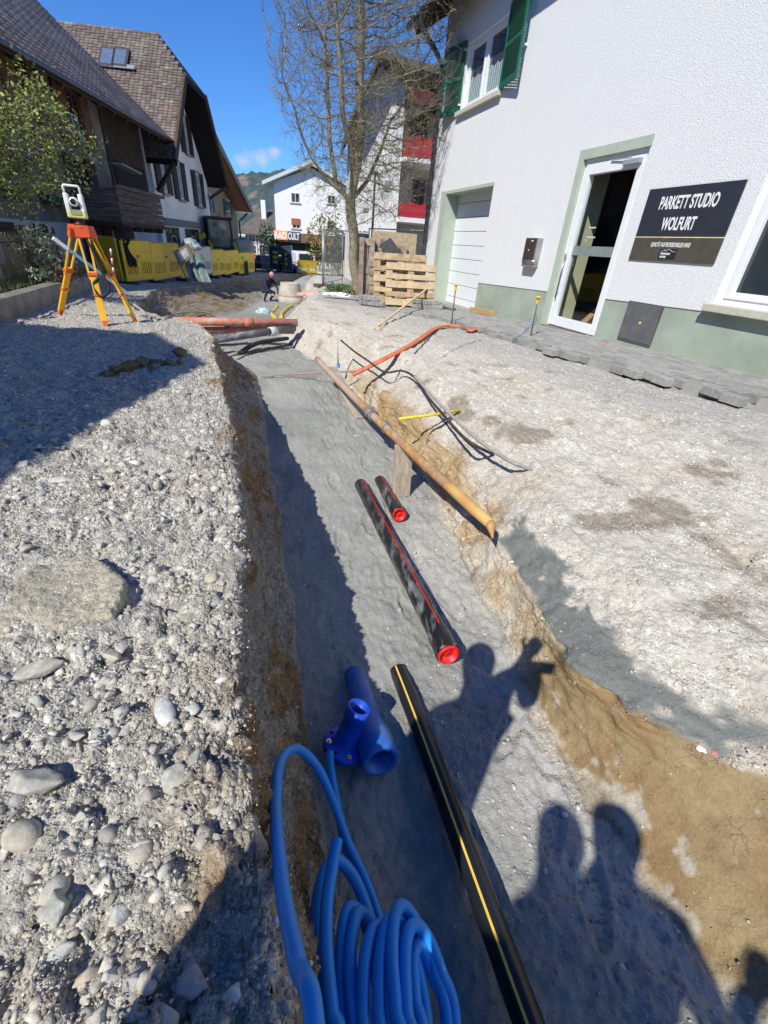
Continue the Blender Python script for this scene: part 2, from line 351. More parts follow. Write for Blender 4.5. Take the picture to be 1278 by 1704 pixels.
# displacement
a1 = fbm(P, 1.3, 3, 1); a2 = fbm(P, 6, 4, 2, .55); a3 = fbm(P, 28, 3, 3); a4 = fbm(P, 85, 2, 4)
near = np.clip(1.6-yy/6, .25, 1)
Pw = P+.03*np.stack([fbm(P, 22, 2, 71), fbm(P, 22, 2, 73), fbm(P, 22, 2, 75)], 1)
c1, v1 = cells(Pw*16, 31); c2, v2 = cells(Pw*38, 37)
lump1 = np.clip(.62-c1, 0, 1)*(v1 > .45)*(v1-.2); lump2 = np.clip(.62-c2, 0, 1)*(v2 > .3)
fc1, fc2, fc3 = facets(Pw*9, 91), facets(Pw*21, 95), facets(Pw*48, 99)
fm = ss(-.25, .25, fbm(P, 2.6, 3, 101)+.15)
rd = 1-np.abs(fbm(P, 9, 4, 61, .6))*2.2; cl1 = np.clip(.72-c1, 0, 1)*(v1 > .30)*(.4+v1); hol = fbm(P, 3.2, 3, 63)
rb0 = r_rb*(1-np.clip(clay+clayp+darkb, 0, 1))*(U < 6.9)
disp = r_lg*(.026*a1+.036*a2+.013*a3+.004*a4+.020*hol+(.010*cl1+.012*lump2+.010*rd)*np.clip(1.6-yy/3.2, .3, 1))*np.where(yy > 3, np.clip(1.5-(yy-3)/5, .45, 1), 1)
disp += r_lg*(.030*fc1*fm+.016*fc2*(.4+.6*fm)+.007*fc3)*np.clip(1.5-yy/4, .3, 1)
disp += rb0*(.010*fc1*fm+.006*fc2*fm+.0025*fc3)*np.clip(1.4-yy/8, .4, 1)
disp += r_wall*(.010*fc2+.006*fc3)
_cm = ss(-.05, .3, fbm(P, 2.7, 4, 103)); disp += r_rb*(clay+clayp)*(.012*fc2+.007*fc3)*_cm+r_rb*darkb*(.010*fc2+.005*fc3)
disp += r_floor*(.004*fc3+.006*fc2*ss(.05, .35, fbm(P, 2.1, 3, 105)))
disp += r_wall*(.02*a1+.05*a2+.022*a3+.008*a4+.012*lump1+.012*lump2+.02*rd)
disp += r_floor*(.030*a1+.022*a2+.007*a3+.003*a4+.012*hol)
crumb = r_floor*ss(.25, .95, TP+.35*fbm(P, 3.1, 4, 66))*(KID == 3)
disp += crumb*(.016*lump2+.012*a3+.008*cl1)+r_floor*.006*lump2*ss(.1, .4, fbm(P, 2.4, 3, 88))
rb = r_rb*(1-np.clip(clay+clayp+darkb, 0, 1))
disp += rb*(.03*a1+.032*a2+.009*a3+.0025*a4+.010*lump1+.012*lump2+.010*rd)*np.where(U > 7, .25, 1)
_rg = 1-np.abs(fbm(P, 13, 4, 83, .6))*3; disp += r_rb*clay*(.03*a1+.030*a2+.010*a3+.006*a4+.026*fbm(P*[4, .7, 4], 3, 4, 67, .6)-.014*np.clip(_rg, 0, 1)*ss(-.1, .2, fbm(P, 2.2, 3, 85))+(.010*cl1+.009*lump2)*ss(-.05, .25, fbm(P, 3.5, 3, 87)))+r_rb*clayp*(.025*a1+.03*a2+.010*a3+.005*a4-.012*np.clip(_rg, 0, 1)+.008*lump2)+r_rb*darkb*(.025*a2+.012*a3+.004*a4+.006*lump2)
disp += pit*(.06*a2+.02*a3)
for _k, (_bx, _by, _ba) in enumerate([(-.45, 3.35, .3), (-.20, 3.75, .2), (-.62, 4.1, .35), (-.40, 4.55, .25), (-.85, 4.95, .4), (-.60, 5.35, .3), (.25, 2.35, -.2), (.18, 1.95, .1), (.62, 1.15, -.5), (.72, .82, -.3), (.45, 1.95, .5), (-.1, 2.75, .3), (-1.0, 5.7, .2), (.80, .60, -.2), (-.28, 2.5, .2), (.05, 3.0, .15)]):
    _c, _s = math.cos(_ba), math.sin(_ba); _u1 = (xx-_bx)*_c+(yy-_by)*_s; _v1 = -(xx-_bx)*_s+(yy-_by)*_c
    _r = np.sqrt((_u1/(.047-.010*np.clip(-_v1/.14, -1, 1)))**2+(_v1/.14)**2); _in = 1-ss(.85, 1.05, _r)
    disp += r_floor*(-.013*_in+.0035*_in*np.sign(np.sin(_v1*260))+.006*np.exp(-((_r-1.18)/.12)**2))
edge_k = np.where(U > 6.97, np.clip((7.3-U)/.33, 0, 1)*.4, 1)
disp *= edge_k
disp *= np.where((U < 1.0), .4, 1)
P0 = P.copy(); P = P+N*disp[:, None]
# tracked ruts and sand ridge on the far left plateau
N = grid_normals(P)
# albedo
def mixc3(c, col, wgt): return c*(1-wgt[:, None])+np.array(col)*wgt[:, None]
col = np.tile(np.array([.46, .43, .37]), (len(P), 1))
tint = fbm(P0, 2.2, 4, 41); tint2 = fbm(P0, 11, 4, 43)
col = mixc3(col, (.44, .39, .31), ss(.05, .5, tint)*.6)
col = mixc3(col, (.53, .50, .45), ss(.1, .5, tint2)*.45)
col = mixc3(col, (.30, .27, .225), r_wall)
col = mixc3(col, (.27, .175, .08), r_wall*ss(-.1, .25, fbm(P0*[1, 1, 2.2], 3.1, 4, 45)))
col = mixc3(col, (.40, .35, .27), r_wall*ss(.12, .4, fbm(P0, 16, 3, 46))*.7)
col = mixc3(col, (.335, .33, .295), r_floor)
col = mixc3(col, (.25, .25, .228), r_floor*ss(-.1, .35, tint+.4*tint2)*.8)
col = mixc3(col, (.46, .435, .39), r_floor*ss(.55, 1.05, TP+.5*fbm(P0, 2.6, 4, 68))*(KID == 3)*.85*ss(0, .5, 3.2-yy))
col = mixc3(col, (.55, .505, .43), r_rb)
col = mixc3(col, (.47, .41, .32), r_rb*ss(.0, .4, tint)*.6)
col = mixc3(col, (.66, .63, .57), r_rb*ss(.1, .5, tint2)*.5)
col = mixc3(col, (.25, .20, .15), rb*ss(.22, .42, fbm(P0, 3.3, 5, 47))*.75*(U < 6.7))
col = mixc3(col, (.38, .36, .335), r_rb*ss(6.35, 6.8, Ud)*.8)
col = mixc3(col, (.36, .22, .09), pit*ss(-.25, .15, fbm(P0, 2.4, 4, 48))*.85)
col = mixc3(col, (.42, .30, .16), np.clip(clay2, 0, 1)*r_rb)
col = mixc3(col, (.315, .235, .125), clay*r_rb)
col = mixc3(col, (.235, .165, .085), clay*r_rb*ss(-.1, .4, fbm(P0*[5, .8, 5], 2.2, 4, 69))*.7)
col = mixc3(col, (.28, .205, .115), clayp*r_rb*.9)
col = mixc3(col, (.27, .17, .08), clay*r_rb*ss(0, .4, fbm(P0*[1, 3, 3], 2.0, 3, 49))*.7)
col = mixc3(col, (.46, .42, .35), np.clip(clay, 0, 1)*r_rb*ss(.30, .42, fbm(P0, 7, 5, 53, .62)+.25*(ss(4.35, 4.05, Ud)+ss(4.9, 5.15, Ud)))*.85)
col = mixc3(col, (.185, .195, .18), darkb*r_rb)
pave = np.where(U > 7.05, 1., 0.)
col = mixc3(col, (.30, .29, .27), pave)
grass_m = (U < 1.0)*1.0
col = mixc3(col, (.16, .15, .07), grass_m)
msk = np.stack([np.clip(1-r_floor-clay-clayp-darkb*.8, 0, 1)*(.35+.65*ss(-.3, .2, tint2+.2))*(1-.5*r_rb), np.clip((clay+clayp)*r_rb, 0, 1), r_floor], 1)
# faces
idx = np.arange(NR*NC).reshape(NR, NC); F = np.stack([idx[:-1, :-1], idx[:-1, 1:], idx[1:, 1:], idx[1:, :-1]], 2).reshape(-1, 4)
gm_ = bpy.data.materials.new('excavated_soil'); gm_.use_nodes = True; t = gm_.node_tree; b = t.nodes['Principled BSDF']
b.inputs['Roughness'].default_value = .93; b.inputs['Specular IOR Level'].default_value = .15
L = t.links.new
def nn(ty, **k):
    n = t.nodes.new(ty)
    for a, v_ in k.items(): n.inputs[a].default_value = v_
    return n
geo = nn('ShaderNodeTexCoord'); A = nn('ShaderNodeAttribute'); A.attribute_name = 'Col'; Mk = nn('ShaderNodeAttribute'); Mk.attribute_name = 'Mask'; sep = nn('ShaderNodeSeparateColor'); L(Mk.outputs['Color'], sep.inputs[0])
hacc = None; cacc = A.outputs['Color']
def mul(a, b_):
    m = nn('ShaderNodeMath'); m.operation = 'MULTIPLY'
    for i_, q in ((0, a), (1, b_)):
        if isinstance(q, (int, float)): m.inputs[i_].default_value = q
        else: L(q, m.inputs[i_])
    return m.outputs[0]
def addn(a, b_):
    m = nn('ShaderNodeMath'); m.operation = 'ADD'
    for i_, q in ((0, a), (1, b_)):
        if isinstance(q, (int, float)): m.inputs[i_].default_value = q
        else: L(q, m.inputs[i_])
    return m.outputs[0]
wn_ = nn('ShaderNodeTexNoise', Scale=40., Detail=3.); L(geo.outputs['Object'], wn_.inputs['Vector'])
warp = nn('ShaderNodeMix'); warp.data_type = 'VECTOR'; warp.inputs[0].default_value = .012; L(geo.outputs['Object'], warp.inputs[4]); L(wn_.outputs['Color'], warp.inputs[5])
for sc_, hh, cv in ((42., 1.0, .30), (115., .45, .26), (260., .2, .22)):
    vo = nn('ShaderNodeTexVoronoi', Scale=sc_); L(warp.outputs[1], vo.inputs['Vector'])
    hgt = mul(mul(addn(mul(vo.outputs['Distance'], -1.), .75), hh), sep.outputs[0])
    hacc = hgt if hacc is None else addn(hacc, hgt)
    bw = nn('ShaderNodeSeparateColor'); L(vo.outputs['Color'], bw.inputs[0])
    r = nn('ShaderNodeMapRange'); r.inputs['To Min'].default_value = 1-cv; r.inputs['To Max'].default_value = 1+cv; L(bw.outputs[0], r.inputs['Value'])
    cm = nn('ShaderNodeMix'); cm.data_type = 'RGBA'; cm.blend_type = 'MULTIPLY'; L(sep.outputs[0], cm.inputs[0]); L(cacc, cm.inputs[6])
    cc = nn('ShaderNodeCombineColor')
    for i_ in range(3): L(r.outputs[0], cc.inputs[i_])
    L(cc.outputs[0], cm.inputs[7]); cacc = cm.outputs[2]
for sc_, hh, cv in ((25., .6, .12), (90., .5, .16), (420., .22, .18)):
    n1 = nn('ShaderNodeTexNoise', Scale=sc_, Detail=5., Roughness=.6); L(geo.outputs['Object'], n1.inputs['Vector'])
    hacc = addn(hacc, mul(n1.outputs[0], hh))
    r = nn('ShaderNodeMapRange'); r.inputs['From Min'].default_value = .25; r.inputs['From Max'].default_value = .75; r.inputs['To Min'].default_value = 1-cv; r.inputs['To Max'].default_value = 1+cv; L(n1.outputs[0], r.inputs['Value'])
    cm = nn('ShaderNodeMix'); cm.data_type = 'RGBA'; cm.blend_type = 'MULTIPLY'; cm.inputs[0].default_value = 1; L(cacc, cm.inputs[6])
    cc = nn('ShaderNodeCombineColor')
    for i_ in range(3): L(r.outputs[0], cc.inputs[i_])
    L(cc.outputs[0], cm.inputs[7]); cacc = cm.outputs[2]
# shrinkage cracks in the clay
cw = nn('ShaderNodeTexNoise', Scale=9., Detail=4.); L(geo.outputs['Object'], cw.inputs['Vector'])
w2 = nn('ShaderNodeMix'); w2.data_type = 'VECTOR'; w2.inputs[0].default_value = .12; L(geo.outputs['Object'], w2.inputs[4]); L(cw.outputs['Color'], w2.inputs[5])
vc = nn('ShaderNodeTexVoronoi', Scale=24.); vc.feature = 'DISTANCE_TO_EDGE'; L(w2.outputs[1], vc.inputs['Vector'])
cr = nn('ShaderNodeMapRange'); cr.inputs['From Max'].default_value = .03; cr.inputs['To Min'].default_value = 1; cr.inputs['To Max'].default_value = 0; L(vc.outputs['Distance'], cr.inputs['Value'])
pm = nn('ShaderNodeTexNoise', Scale=5., Detail=2.); L(geo.outputs['Object'], pm.inputs['Vector'])
pr = nn('ShaderNodeMapRange'); pr.inputs['From Min'].default_value = .52; pr.inputs['From Max'].default_value = .72; L(pm.outputs[0], pr.inputs['Value'])
crk = mul(mul(cr.outputs[0], sep.outputs[1]), pr.outputs[0])
hacc = addn(hacc, mul(crk, -.3))
bp = nn('ShaderNodeBump', Strength=1., Distance=.012); L(hacc, bp.inputs['Height']); L(bp.outputs[0], b.inputs['Normal']); L(cacc, b.inputs['Base Color'])
gr_o = mesh_np('ground', P, F, gm_, smooth=False, cols=col, mask=msk); gr_o['kind'] = 'structure'
# the wider land around the excavation, out to the horizon
def ringmesh(name, x0, x1, y0, y1, z, ext, m):
    xs = [-ext, x0, x1, ext]; yv = [-ext, y0, y1, ext*1.4]; vs = [(a, b_, z if abs(a) < 50 and abs(b_) < 50 else z-.3) for b_ in yv for a in xs]
    fs = [(j*4+i, j*4+i+1, (j+1)*4+i+1, (j+1)*4+i) for j in range(3) for i in range(3) if not (i == 1 and j == 1)]
    mb = MB().add(vs, fs); o = mb.build(name, m); o['kind'] = 'structure'; return o
asph = mat('street_asphalt', (.10, .10, .10), .9, var=.25, scale=3, bump=.3, bscale=80)
ringmesh('land', -15.9, 13.9, -2.95, 33.2, -3.4, 1500, mat('far_land', (.13, .13, .11), .95, var=.3, scale=.05))
mb = MB(); sv_ = [(-9.5, 1, 31.3, -1.915), (-13, 2, 38, -2.35), (-16, 4, 48, -2.95), (-24, 12, 66, -3.25), (-40, 30, 120, -3.3)]
mb.add([q for x0, x1, y_, z_ in sv_ for q in ((x0, y_, z_), (x1, y_, z_))], [(2*i, 2*i+1, 2*i+3, 2*i+2) for i in range(4)]); mb.build('street', asph)['kind'] = 'structure'

# ------------------------------------------------------------------ stones
def ico(sub):
    import bmesh
    bm = bmesh.new(); bmesh.ops.create_icosphere(bm, subdivisions=sub, radius=1); bm.verts.ensure_lookup_table()
    v = np.array([tuple(x.co) for x in bm.verts]); f = np.array([[x.index for x in g.verts] for g in bm.faces]); bm.free(); return v, f
ICO = {k: ico(k) for k in (1, 2, 3, 4)}
def rock(sub, planes=9, rnd=0., seed=0, flat=.72):
    import bmesh
    g = np.random.default_rng(seed)
    if rnd >= .5:
        v, f = ICO[max(2, sub)]; v = v/np.linalg.norm(v, axis=1, keepdims=True); v = v*(1+.10*fbm(v+seed, 1.3, 2, seed % 50)[:, None]); v = v*.9
    else:
        k_ = np.arange(planes+1)+.5; ph_ = np.arccos(1-2*k_/len(k_)); th_ = math.pi*(1+5**.5)*k_; q = np.stack([np.cos(th_)*np.sin(ph_), np.sin(th_)*np.sin(ph_), np.cos(ph_)], 1)@rot_rand(g)
        q = (q+g.normal(0, .30, q.shape)); q /= np.linalg.norm(q, axis=1, keepdims=True); q *= g.uniform(.8, 1.1, (len(q), 1))
        bm = bmesh.new(); vs = [bm.verts.new(x) for x in q]; r = bmesh.ops.convex_hull(bm, input=vs); bmesh.ops.delete(bm, geom=[x for x in bm.verts if not x.link_faces], context='VERTS')
        cuts = {1: 0, 2: 0, 3: 2, 4: 5}[sub]
        if cuts: bmesh.ops.subdivide_edges(bm, edges=bm.edges[:], cuts=cuts, use_grid_fill=True); bmesh.ops.triangulate(bm, faces=bm.faces[:])
        bm.verts.index_update(); v = np.array([tuple(x.co) for x in bm.verts]); f = np.array([[x.index for x in y.verts] for y in bm.faces]); bm.free()
        if cuts: v = v*(1+.10*fbm(v+seed, 2.2, 4, seed % 50, .6)[:, None])
    v = v*np.array([1, g.uniform(.62, .95), flat*g.uniform(.7, 1.1)])
    return v, f
def rot_rand(g):
    q = g.normal(size=4); q /= np.linalg.norm(q); a, b_, c, d = q
    return np.array([[1-2*(c*c+d*d), 2*(b_*c-a*d), 2*(b_*d+a*c)], [2*(b_*c+a*d), 1-2*(b_*b_+d*d), 2*(c*d-a*b_)], [2*(b_*d-a*c), 2*(c*d+a*b_), 1-2*(b_*b_+c*c)]])
stone_mat = mat('loose_stone', (.4, .4, .4), .9, var=.22, scale=45, bump=.7, bscale=220, attr='Col', spec=.15, bdist=.003)
cell = P.reshape(NR, NC, 3)
ctr = (cell[:-1, :-1]+cell[1:, 1:])/2; e1 = cell[1:, :-1]-cell[:-1, :-1]; e2 = cell[:-1, 1:]-cell[:-1, :-1]
cn = np.cross(e2, e1); area = np.linalg.norm(cn, axis=2); cn = cn/np.maximum(area[..., None], 1e-12)
ctr = ctr.reshape(-1, 3); area = area.ravel(); cn = cn.reshape(-1, 3)
def cellval(a): return a.reshape(NR, NC)[:-1, :-1].ravel()
cd_ = np.linalg.norm(ctr, axis=1)
fw = ctr@_f; sx_ = ctr@XR/np.maximum(fw, .01); sy_ = ctr@UR/np.maximum(fw, .01)
inview = (fw > .05) & (np.abs(sx_) < 1.05) & (np.abs(sy_) < 1.35)
dens = cellval(r_lg)*1.25+cellval(r_wall)*.8+cellval(r_floor)*.14+cellval(crumb)*1.1+cellval(rb)*1.9+cellval(clay+clayp)*.16+cellval(darkb)*.35
dens = dens*np.where(cellval(U) > 6.98, 0, 1)*np.where(cellval(U) < 1.02, 0, 1)*(.12+1.3*ss(-.25, .3, cellval(tint2)+.5*cellval(tint)))
wgt = area*dens*inview/(cd_**1.75+.2)
def scatter(name, n, smin, smax, pw, sub, nproto, seed, rfac=1., sink=.25, extra=None):
    g = np.random.default_rng(seed); w_ = wgt*(extra if extra is not None else 1); w_ = w_/w_.sum()
    ci = g.choice(len(w_), n, p=w_); Vs = []; Fs = []; Cs = []; off = 0
    protos = [rock(sub, g.integers(5, 9), .75 if k % 11 == 5 else 0, seed*10+k) for k in range(nproto)]
    sz = smin*(g.random(n)*(1-(smin/smax)**pw)+(smin/smax)**pw)**(-1/pw) if pw else g.uniform(smin, smax, n)
    sz = sz*np.clip(cd_[ci]/2.2, .75, 2.2)**.6
    sz = np.minimum(sz, smax*1.6)
    isl = cellval(r_lg)[ci]; isr = cellval(r_rb)[ci]
    sz = sz*np.where(isl > .5, 1.0, .72)
    base = np.where(isl[:, None] > .5, np.array([[.50, .47, .41]]), np.array([[.60, .56, .49]])); base = np.stack([cellval(col[:, k]) for k in range(3)], 1)[ci]*.75+base*.28
    cc = base*np.clip(g.normal(1, .13, (n, 1)), .6, 1.4)*np.clip(g.normal(1, .012, (n, 3)), .95, 1.05)
    k2 = g.random(n); cc[k2 < .012] = np.array([.70, .68, .64]); cc[(k2 > .06) & (k2 < .09)] = np.array([.36, .36, .35]); cc[(k2 > .12) & (k2 < .14)] = np.array([.47, .40, .30])
    jit = g.uniform(-.5, .5, (n, 3))*np.sqrt(area[ci])[:, None]; jit[:, 2] = 0
    for pk in range(nproto):
        ids = np.where(np.arange(n) % nproto == pk)[0]; v, f = protos[pk]
        R = np.stack([rot_rand(g) for _ in range(64)])[g.integers(0, 64, len(ids))]
        flatR = g.random(len(ids)) < .6
        a = g.uniform(0, 6.28, len(ids)); RZ = np.zeros((len(ids), 3, 3)); RZ[:, 0, 0] = np.cos(a); RZ[:, 0, 1] = -np.sin(a); RZ[:, 1, 0] = np.sin(a); RZ[:, 1, 1] = np.cos(a); RZ[:, 2, 2] = 1
        R = np.where(flatR[:, None, None], RZ, R)
        w3 = np.einsum('nij,vj->nvi', R, v)*sz[ids][:, None, None]
        w3 = w3+(ctr[ci[ids]]+jit[ids]+cn[ci[ids]]*(sz[ids]*sink)[:, None])[:, None, :]
        m = len(ids); Vs.append(w3.reshape(-1, 3)); Fs.append((f[None]+(np.arange(m)*len(v))[:, None, None]).reshape(-1, 3)+off); Cs.append(np.repeat(cc[ids], len(v), 0)); off += m*len(v)
    o = mesh_np(name, np.concatenate(Vs), np.concatenate(Fs), stone_mat, cols=np.concatenate(Cs)); o['kind'] = 'stuff'
    return o
scatter('gravel', 24000, .0045, .024, 1.9, 2, 14, 3, sink=-.05)
scatter('fine_gravel', 60000, .002, .007, 1.0, 1, 8, 5, extra=np.where(cd_ < 5, 1, .1))
scatter('rubble', 900, .016, .040, 2.6, 3, 14, 9, extra=cellval(r_lg)*(cd_ < 3.2)+.10*cellval(rb)*(cd_ < 5), sink=-.15)
# single stones that stand out
def stone(kind, px, py, size, label, col_, seed, rnd=.2, flat=.7, scale=(1, 1, 1), yaw=0, lift=.3, tilt=0, sub=4):
    v, f = rock(sub, 8, rnd, seed, flat); p = hit(px, py); s_ = size
    v = v*np.array(scale)*s_; c, sn = math.cos(yaw), math.sin(yaw); v = v@np.array([[c, sn, 0], [-sn, c, 0], [0, 0, 1]])
    if tilt: c, sn = math.cos(tilt), math.sin(tilt); v = v@np.array([[1, 0, 0], [0, c, sn], [0, -sn, c]])
    p = p+V(0, 0, s_*scale[2]*flat*lift)
    v = v+0
    o = mesh_np(kind, v+p, f, stone_mat, smooth=rnd > .6, cols=np.tile(np.array(col_), (len(v), 1)), loc=p)
    tag(o, label, 'stone'); return o
stone('cobble', 275, 1187, .034, 'smooth pale oval river pebble lying on the left bank beside the rim', (.58, .57, .53), 5, .95, .55, (1.5, .85, 1), -.9)
stone('cobble', 352, 964, .030, 'rounded tan cobble at the edge of the left bank just right of the slab', (.50, .45, .34), 6, .9, .7, (.85, 1.2, 1), .2)
stone('cobble', 102, 803, .042, 'large smooth greenish grey cobble on the sunlit crest of the left bank', (.46, .47, .40), 7, .92, .55, (1.5, .9, 1), .1)
stone('cobble', 77, 782, .020, 'small flat pale cobble just behind the large greenish cobble', (.55, .54, .47), 8, .9, .6, (1.4, .9, 1), .2)
stone('cobble', 366, 900, .026, 'pale squarish cobble at the very rim above the trench wall', (.56, .53, .45), 9, .6, .7, (1.2, 1, 1), .3)
stone('cobble', 322, 1182, .019, 'small round cobble touching the right side of the oval river pebble', (.50, .49, .44), 10, .9, .8)
stone('cobble', 104, 1078, .018, 'small light round cobble in a hollow below the slab', (.55, .55, .50), 11, .9, .8)
stone('rock', 180, 1092, .040, 'blocky tan clod with an oval top lying below the slab corner', (.45, .41, .34), 12, .2, .7, (1.3, .9, 1), -.2)
stone('rock', 277, 1138, .029, 'rough square clod above the oval river pebble', (.47, .43, .36), 13, .1, .8)
stone('rock', 62, 1118, .050, 'broad pitted clod at the left edge of the photo below the slab', (.43, .40, .34), 14, .15, .7, (1.3, 1, 1), .4)
stone('rock', 290, 1300, .040, 'crumbly light clod in the middle of the rubble near the trench rim', (.46, .44, .38), 15, .1, .9, (1, 1.2, 1), .3)
stone('rock', 325, 1275, .032, 'upright dark grey split clod beside the crumbly light clod', (.40, .39, .34), 16, .1, .95, (.8, 1.3, 1), .1)
stone('rock', 330, 1355, .025, 'rounded beige clod lying on the dusty ledge by the rim', (.48, .45, .38), 17, .6, .7, (1.3, 1, 1))
stone('rock', 60, 1310, .055, 'largest lumpy clod of packed gravel at the left of the bank', (.42, .40, .35), 18, .1, .9, (1.2, 1, 1))
stone('rock', 40, 1395, .040, 'flat faced round tan clod below the largest lumpy clod', (.45, .41, .33), 19, .5, .8)
stone('rock', 130, 1225, .022, 'pair sized grey stone between the oval pebble and the lumpy clod', (.44, .43, .37), 20, .3, .8)
stone('rock', 298, 1505, .020, 'white quartz like stone in the shaded rubble near the bottom', (.66, .66, .62), 21, .1, .9, (.9, 1.2, 1))
stone('rock', 105, 1590, .026, 'angular pale stone at the bottom left among darker rubble', (.55, .55, .50), 22, .05, .9, (1.3, .8, 1), .5)
stone('rock', 185, 1625, .024, 'upright wedge of light stone near the bottom of the photo', (.56, .55, .5), 23, .05, 1, (.6, 1.3, 1), -.5)
stone('rock', 320, 1640, .034, 'big rounded purple grey stone at the bottom of the left bank', (.38, .36, .34), 24, .3, .8)
stone('rock', 225, 1640, .024, 'dull round grey stone left of the purple grey stone', (.38, .365, .34), 25, .3, .8)
stone('cobble', 929, 699, .045, 'round pale boulder alone on the right hand bank above the pit', (.55, .50, .42), 26, .6, .7, (1.2, 1, 1))
stone('cobble', 870, 742, .028, 'pale cobble on the right bank left of the round boulder', (.52, .47, .39), 27, .6, .7)
stone('cobble', 940, 1357, .013, 'single white round pebble on the trench floor between the shadows', (.72, .72, .68), 28, .95, .8)
stone('rock', 885, 1285, .028, 'cluster of whitish crumbled stone on the trench floor', (.60, .60, .56), 29, .1, .4, (1.5, 1.2, 1))
stone('cobble', 1075, 850, .022, 'white chip of stone on the far side of the right bank slope', (.68, .67, .64), 30, .3, .7, (1.4, 1, 1))
stone('rock', 200, 1530, .030, 'jagged light stone leaning in the dark rubble', (.5, .5, .45), 31, .05, .9, (.7, 1.3, 1), .6)
stone('rock', 105, 1510, .034, 'tall grey green stone left of the jagged light stone', (.44, .44, .38), 32, .1, .9, (.7, 1.3, 1), .2)
# broken slab
def slab():
    q = [(-10, 1035), (4, 1000), (30, 962), (60, 935), (92, 930), (140, 915), (172, 932), (205, 955), (196, 985), (182, 1012), (140, 1018), (95, 1034), (50, 1026)]
    c = hit(100, 975); top = [onz(a, b_, .985) for a, b_ in q]; g = np.random.default_rng(3)
    pts = [p+V(0, 0, g.uniform(-.006, .006)) for p in top]
    import bmesh
    bm = bmesh.new(); vs = [bm.verts.new(p) for p in pts]; f = bm.faces.new(vs); bmesh.ops.triangulate(bm, faces=[f])
    bmesh.ops.subdivide_edges(bm, edges=bm.edges[:], cuts=16, use_grid_fill=True)
    r = bmesh.ops.extrude_face_region(bm, geom=bm.faces[:]); lows = [e for e in r['geom'] if isinstance(e, bmesh.types.BMVert)]
    for e in lows: e.co.z -= .055; e.co.x *= .985
    A_ = np.array([tuple(v.co) for v in bm.verts]); dn = .012*fbm(A_, 14, 4, 3)
    dn3 = .007*fbm(A_, 60, 4, 5, .65)
    for v, k, k3 in zip(bm.verts, dn, dn3): v.co.z += k*1.3+k3*1.3; v.co.x += k*1.2; v.co.y -= k*1.2
    bmesh.ops.recalc_face_normals(bm, faces=bm.faces[:])
    cc = np.tile(np.array([.44, .41, .34]), (len(bm.verts), 1))*(1+.25*fbm(A_, 9, 4, 7))[:, None]
    bmesh.ops.triangulate(bm, faces=bm.faces[:]); bm.verts.index_update()
    F_ = np.array([[v.index for v in f.verts] for f in bm.faces]); V_ = np.array([tuple(v.co) for v in bm.verts]); bm.free()
    o = mesh_np('concrete_slab', V_-[0, 0, .014], F_, gm_, cols=cc*np.array([1.0, .97, .90]), mask=np.tile([.42, 0, 0], (len(V_), 1)), loc=c); tag(o, 'broken flat slab of old paving half buried in the left bank', 'slab')
slab()
# dark clay clods dropped on the shaded plateau
for k, (a, b_, s_) in enumerate([(178, 628, .06), (196, 622, .075), (215, 617, .085), (238, 610, .095), (262, 607, .07), (285, 612, .08), (303, 592, .08), (300, 606, .05), (255, 618, .06)]):
    o = stone('clay_clod', a, b_, s_, 'brown clay clod in the small heap on the shaded plateau', (.17, .135, .075), 60+k, .1, .75, (1.3, 1, 1), k*.7, .5); o['group'] = 'brown clay clods on the plateau'; o['category'] = 'clod'

# ------------------------------------------------------------------ paving along the wall
wd = V(-.3305, .9438, 0); wn2 = V(-.9438, -.3305, 0); WO = -5.286
def Wp(s, z, o=0): p = wd*s+wn2*(WO+o); return V(p[0], p[1], z)
def wpix(px, py, o=0):
    d = rayd(px, py); q = d*((WO+o)/(d@wn2)); return q@wd, q[2]
zb_s, zb_z = [-6, 3, 5, 7.2, 10, 11.8, 13.4, 20], [-.80, -.90, -.955, -1.02, -1.15, -1.21, -1.24, -1.32]
def pav_z(s, o): return float(np.interp(s, zb_s, zb_z))-.012*o
ye = np.linspace(-3, 14, 300); ex = np.array([tab('pe', q)[0] for q in ye]); es = ex*wd[0]+ye*wd[1]; eo = ex*wn2[0]+ye*wn2[1]-WO
order = np.argsort(es); es_, eo_ = es[order], eo[order]
def edge_o(s): return float(np.interp(s, es_, eo_))
g = np.random.default_rng(21); mb = MB()
s = -3.5; k = 0
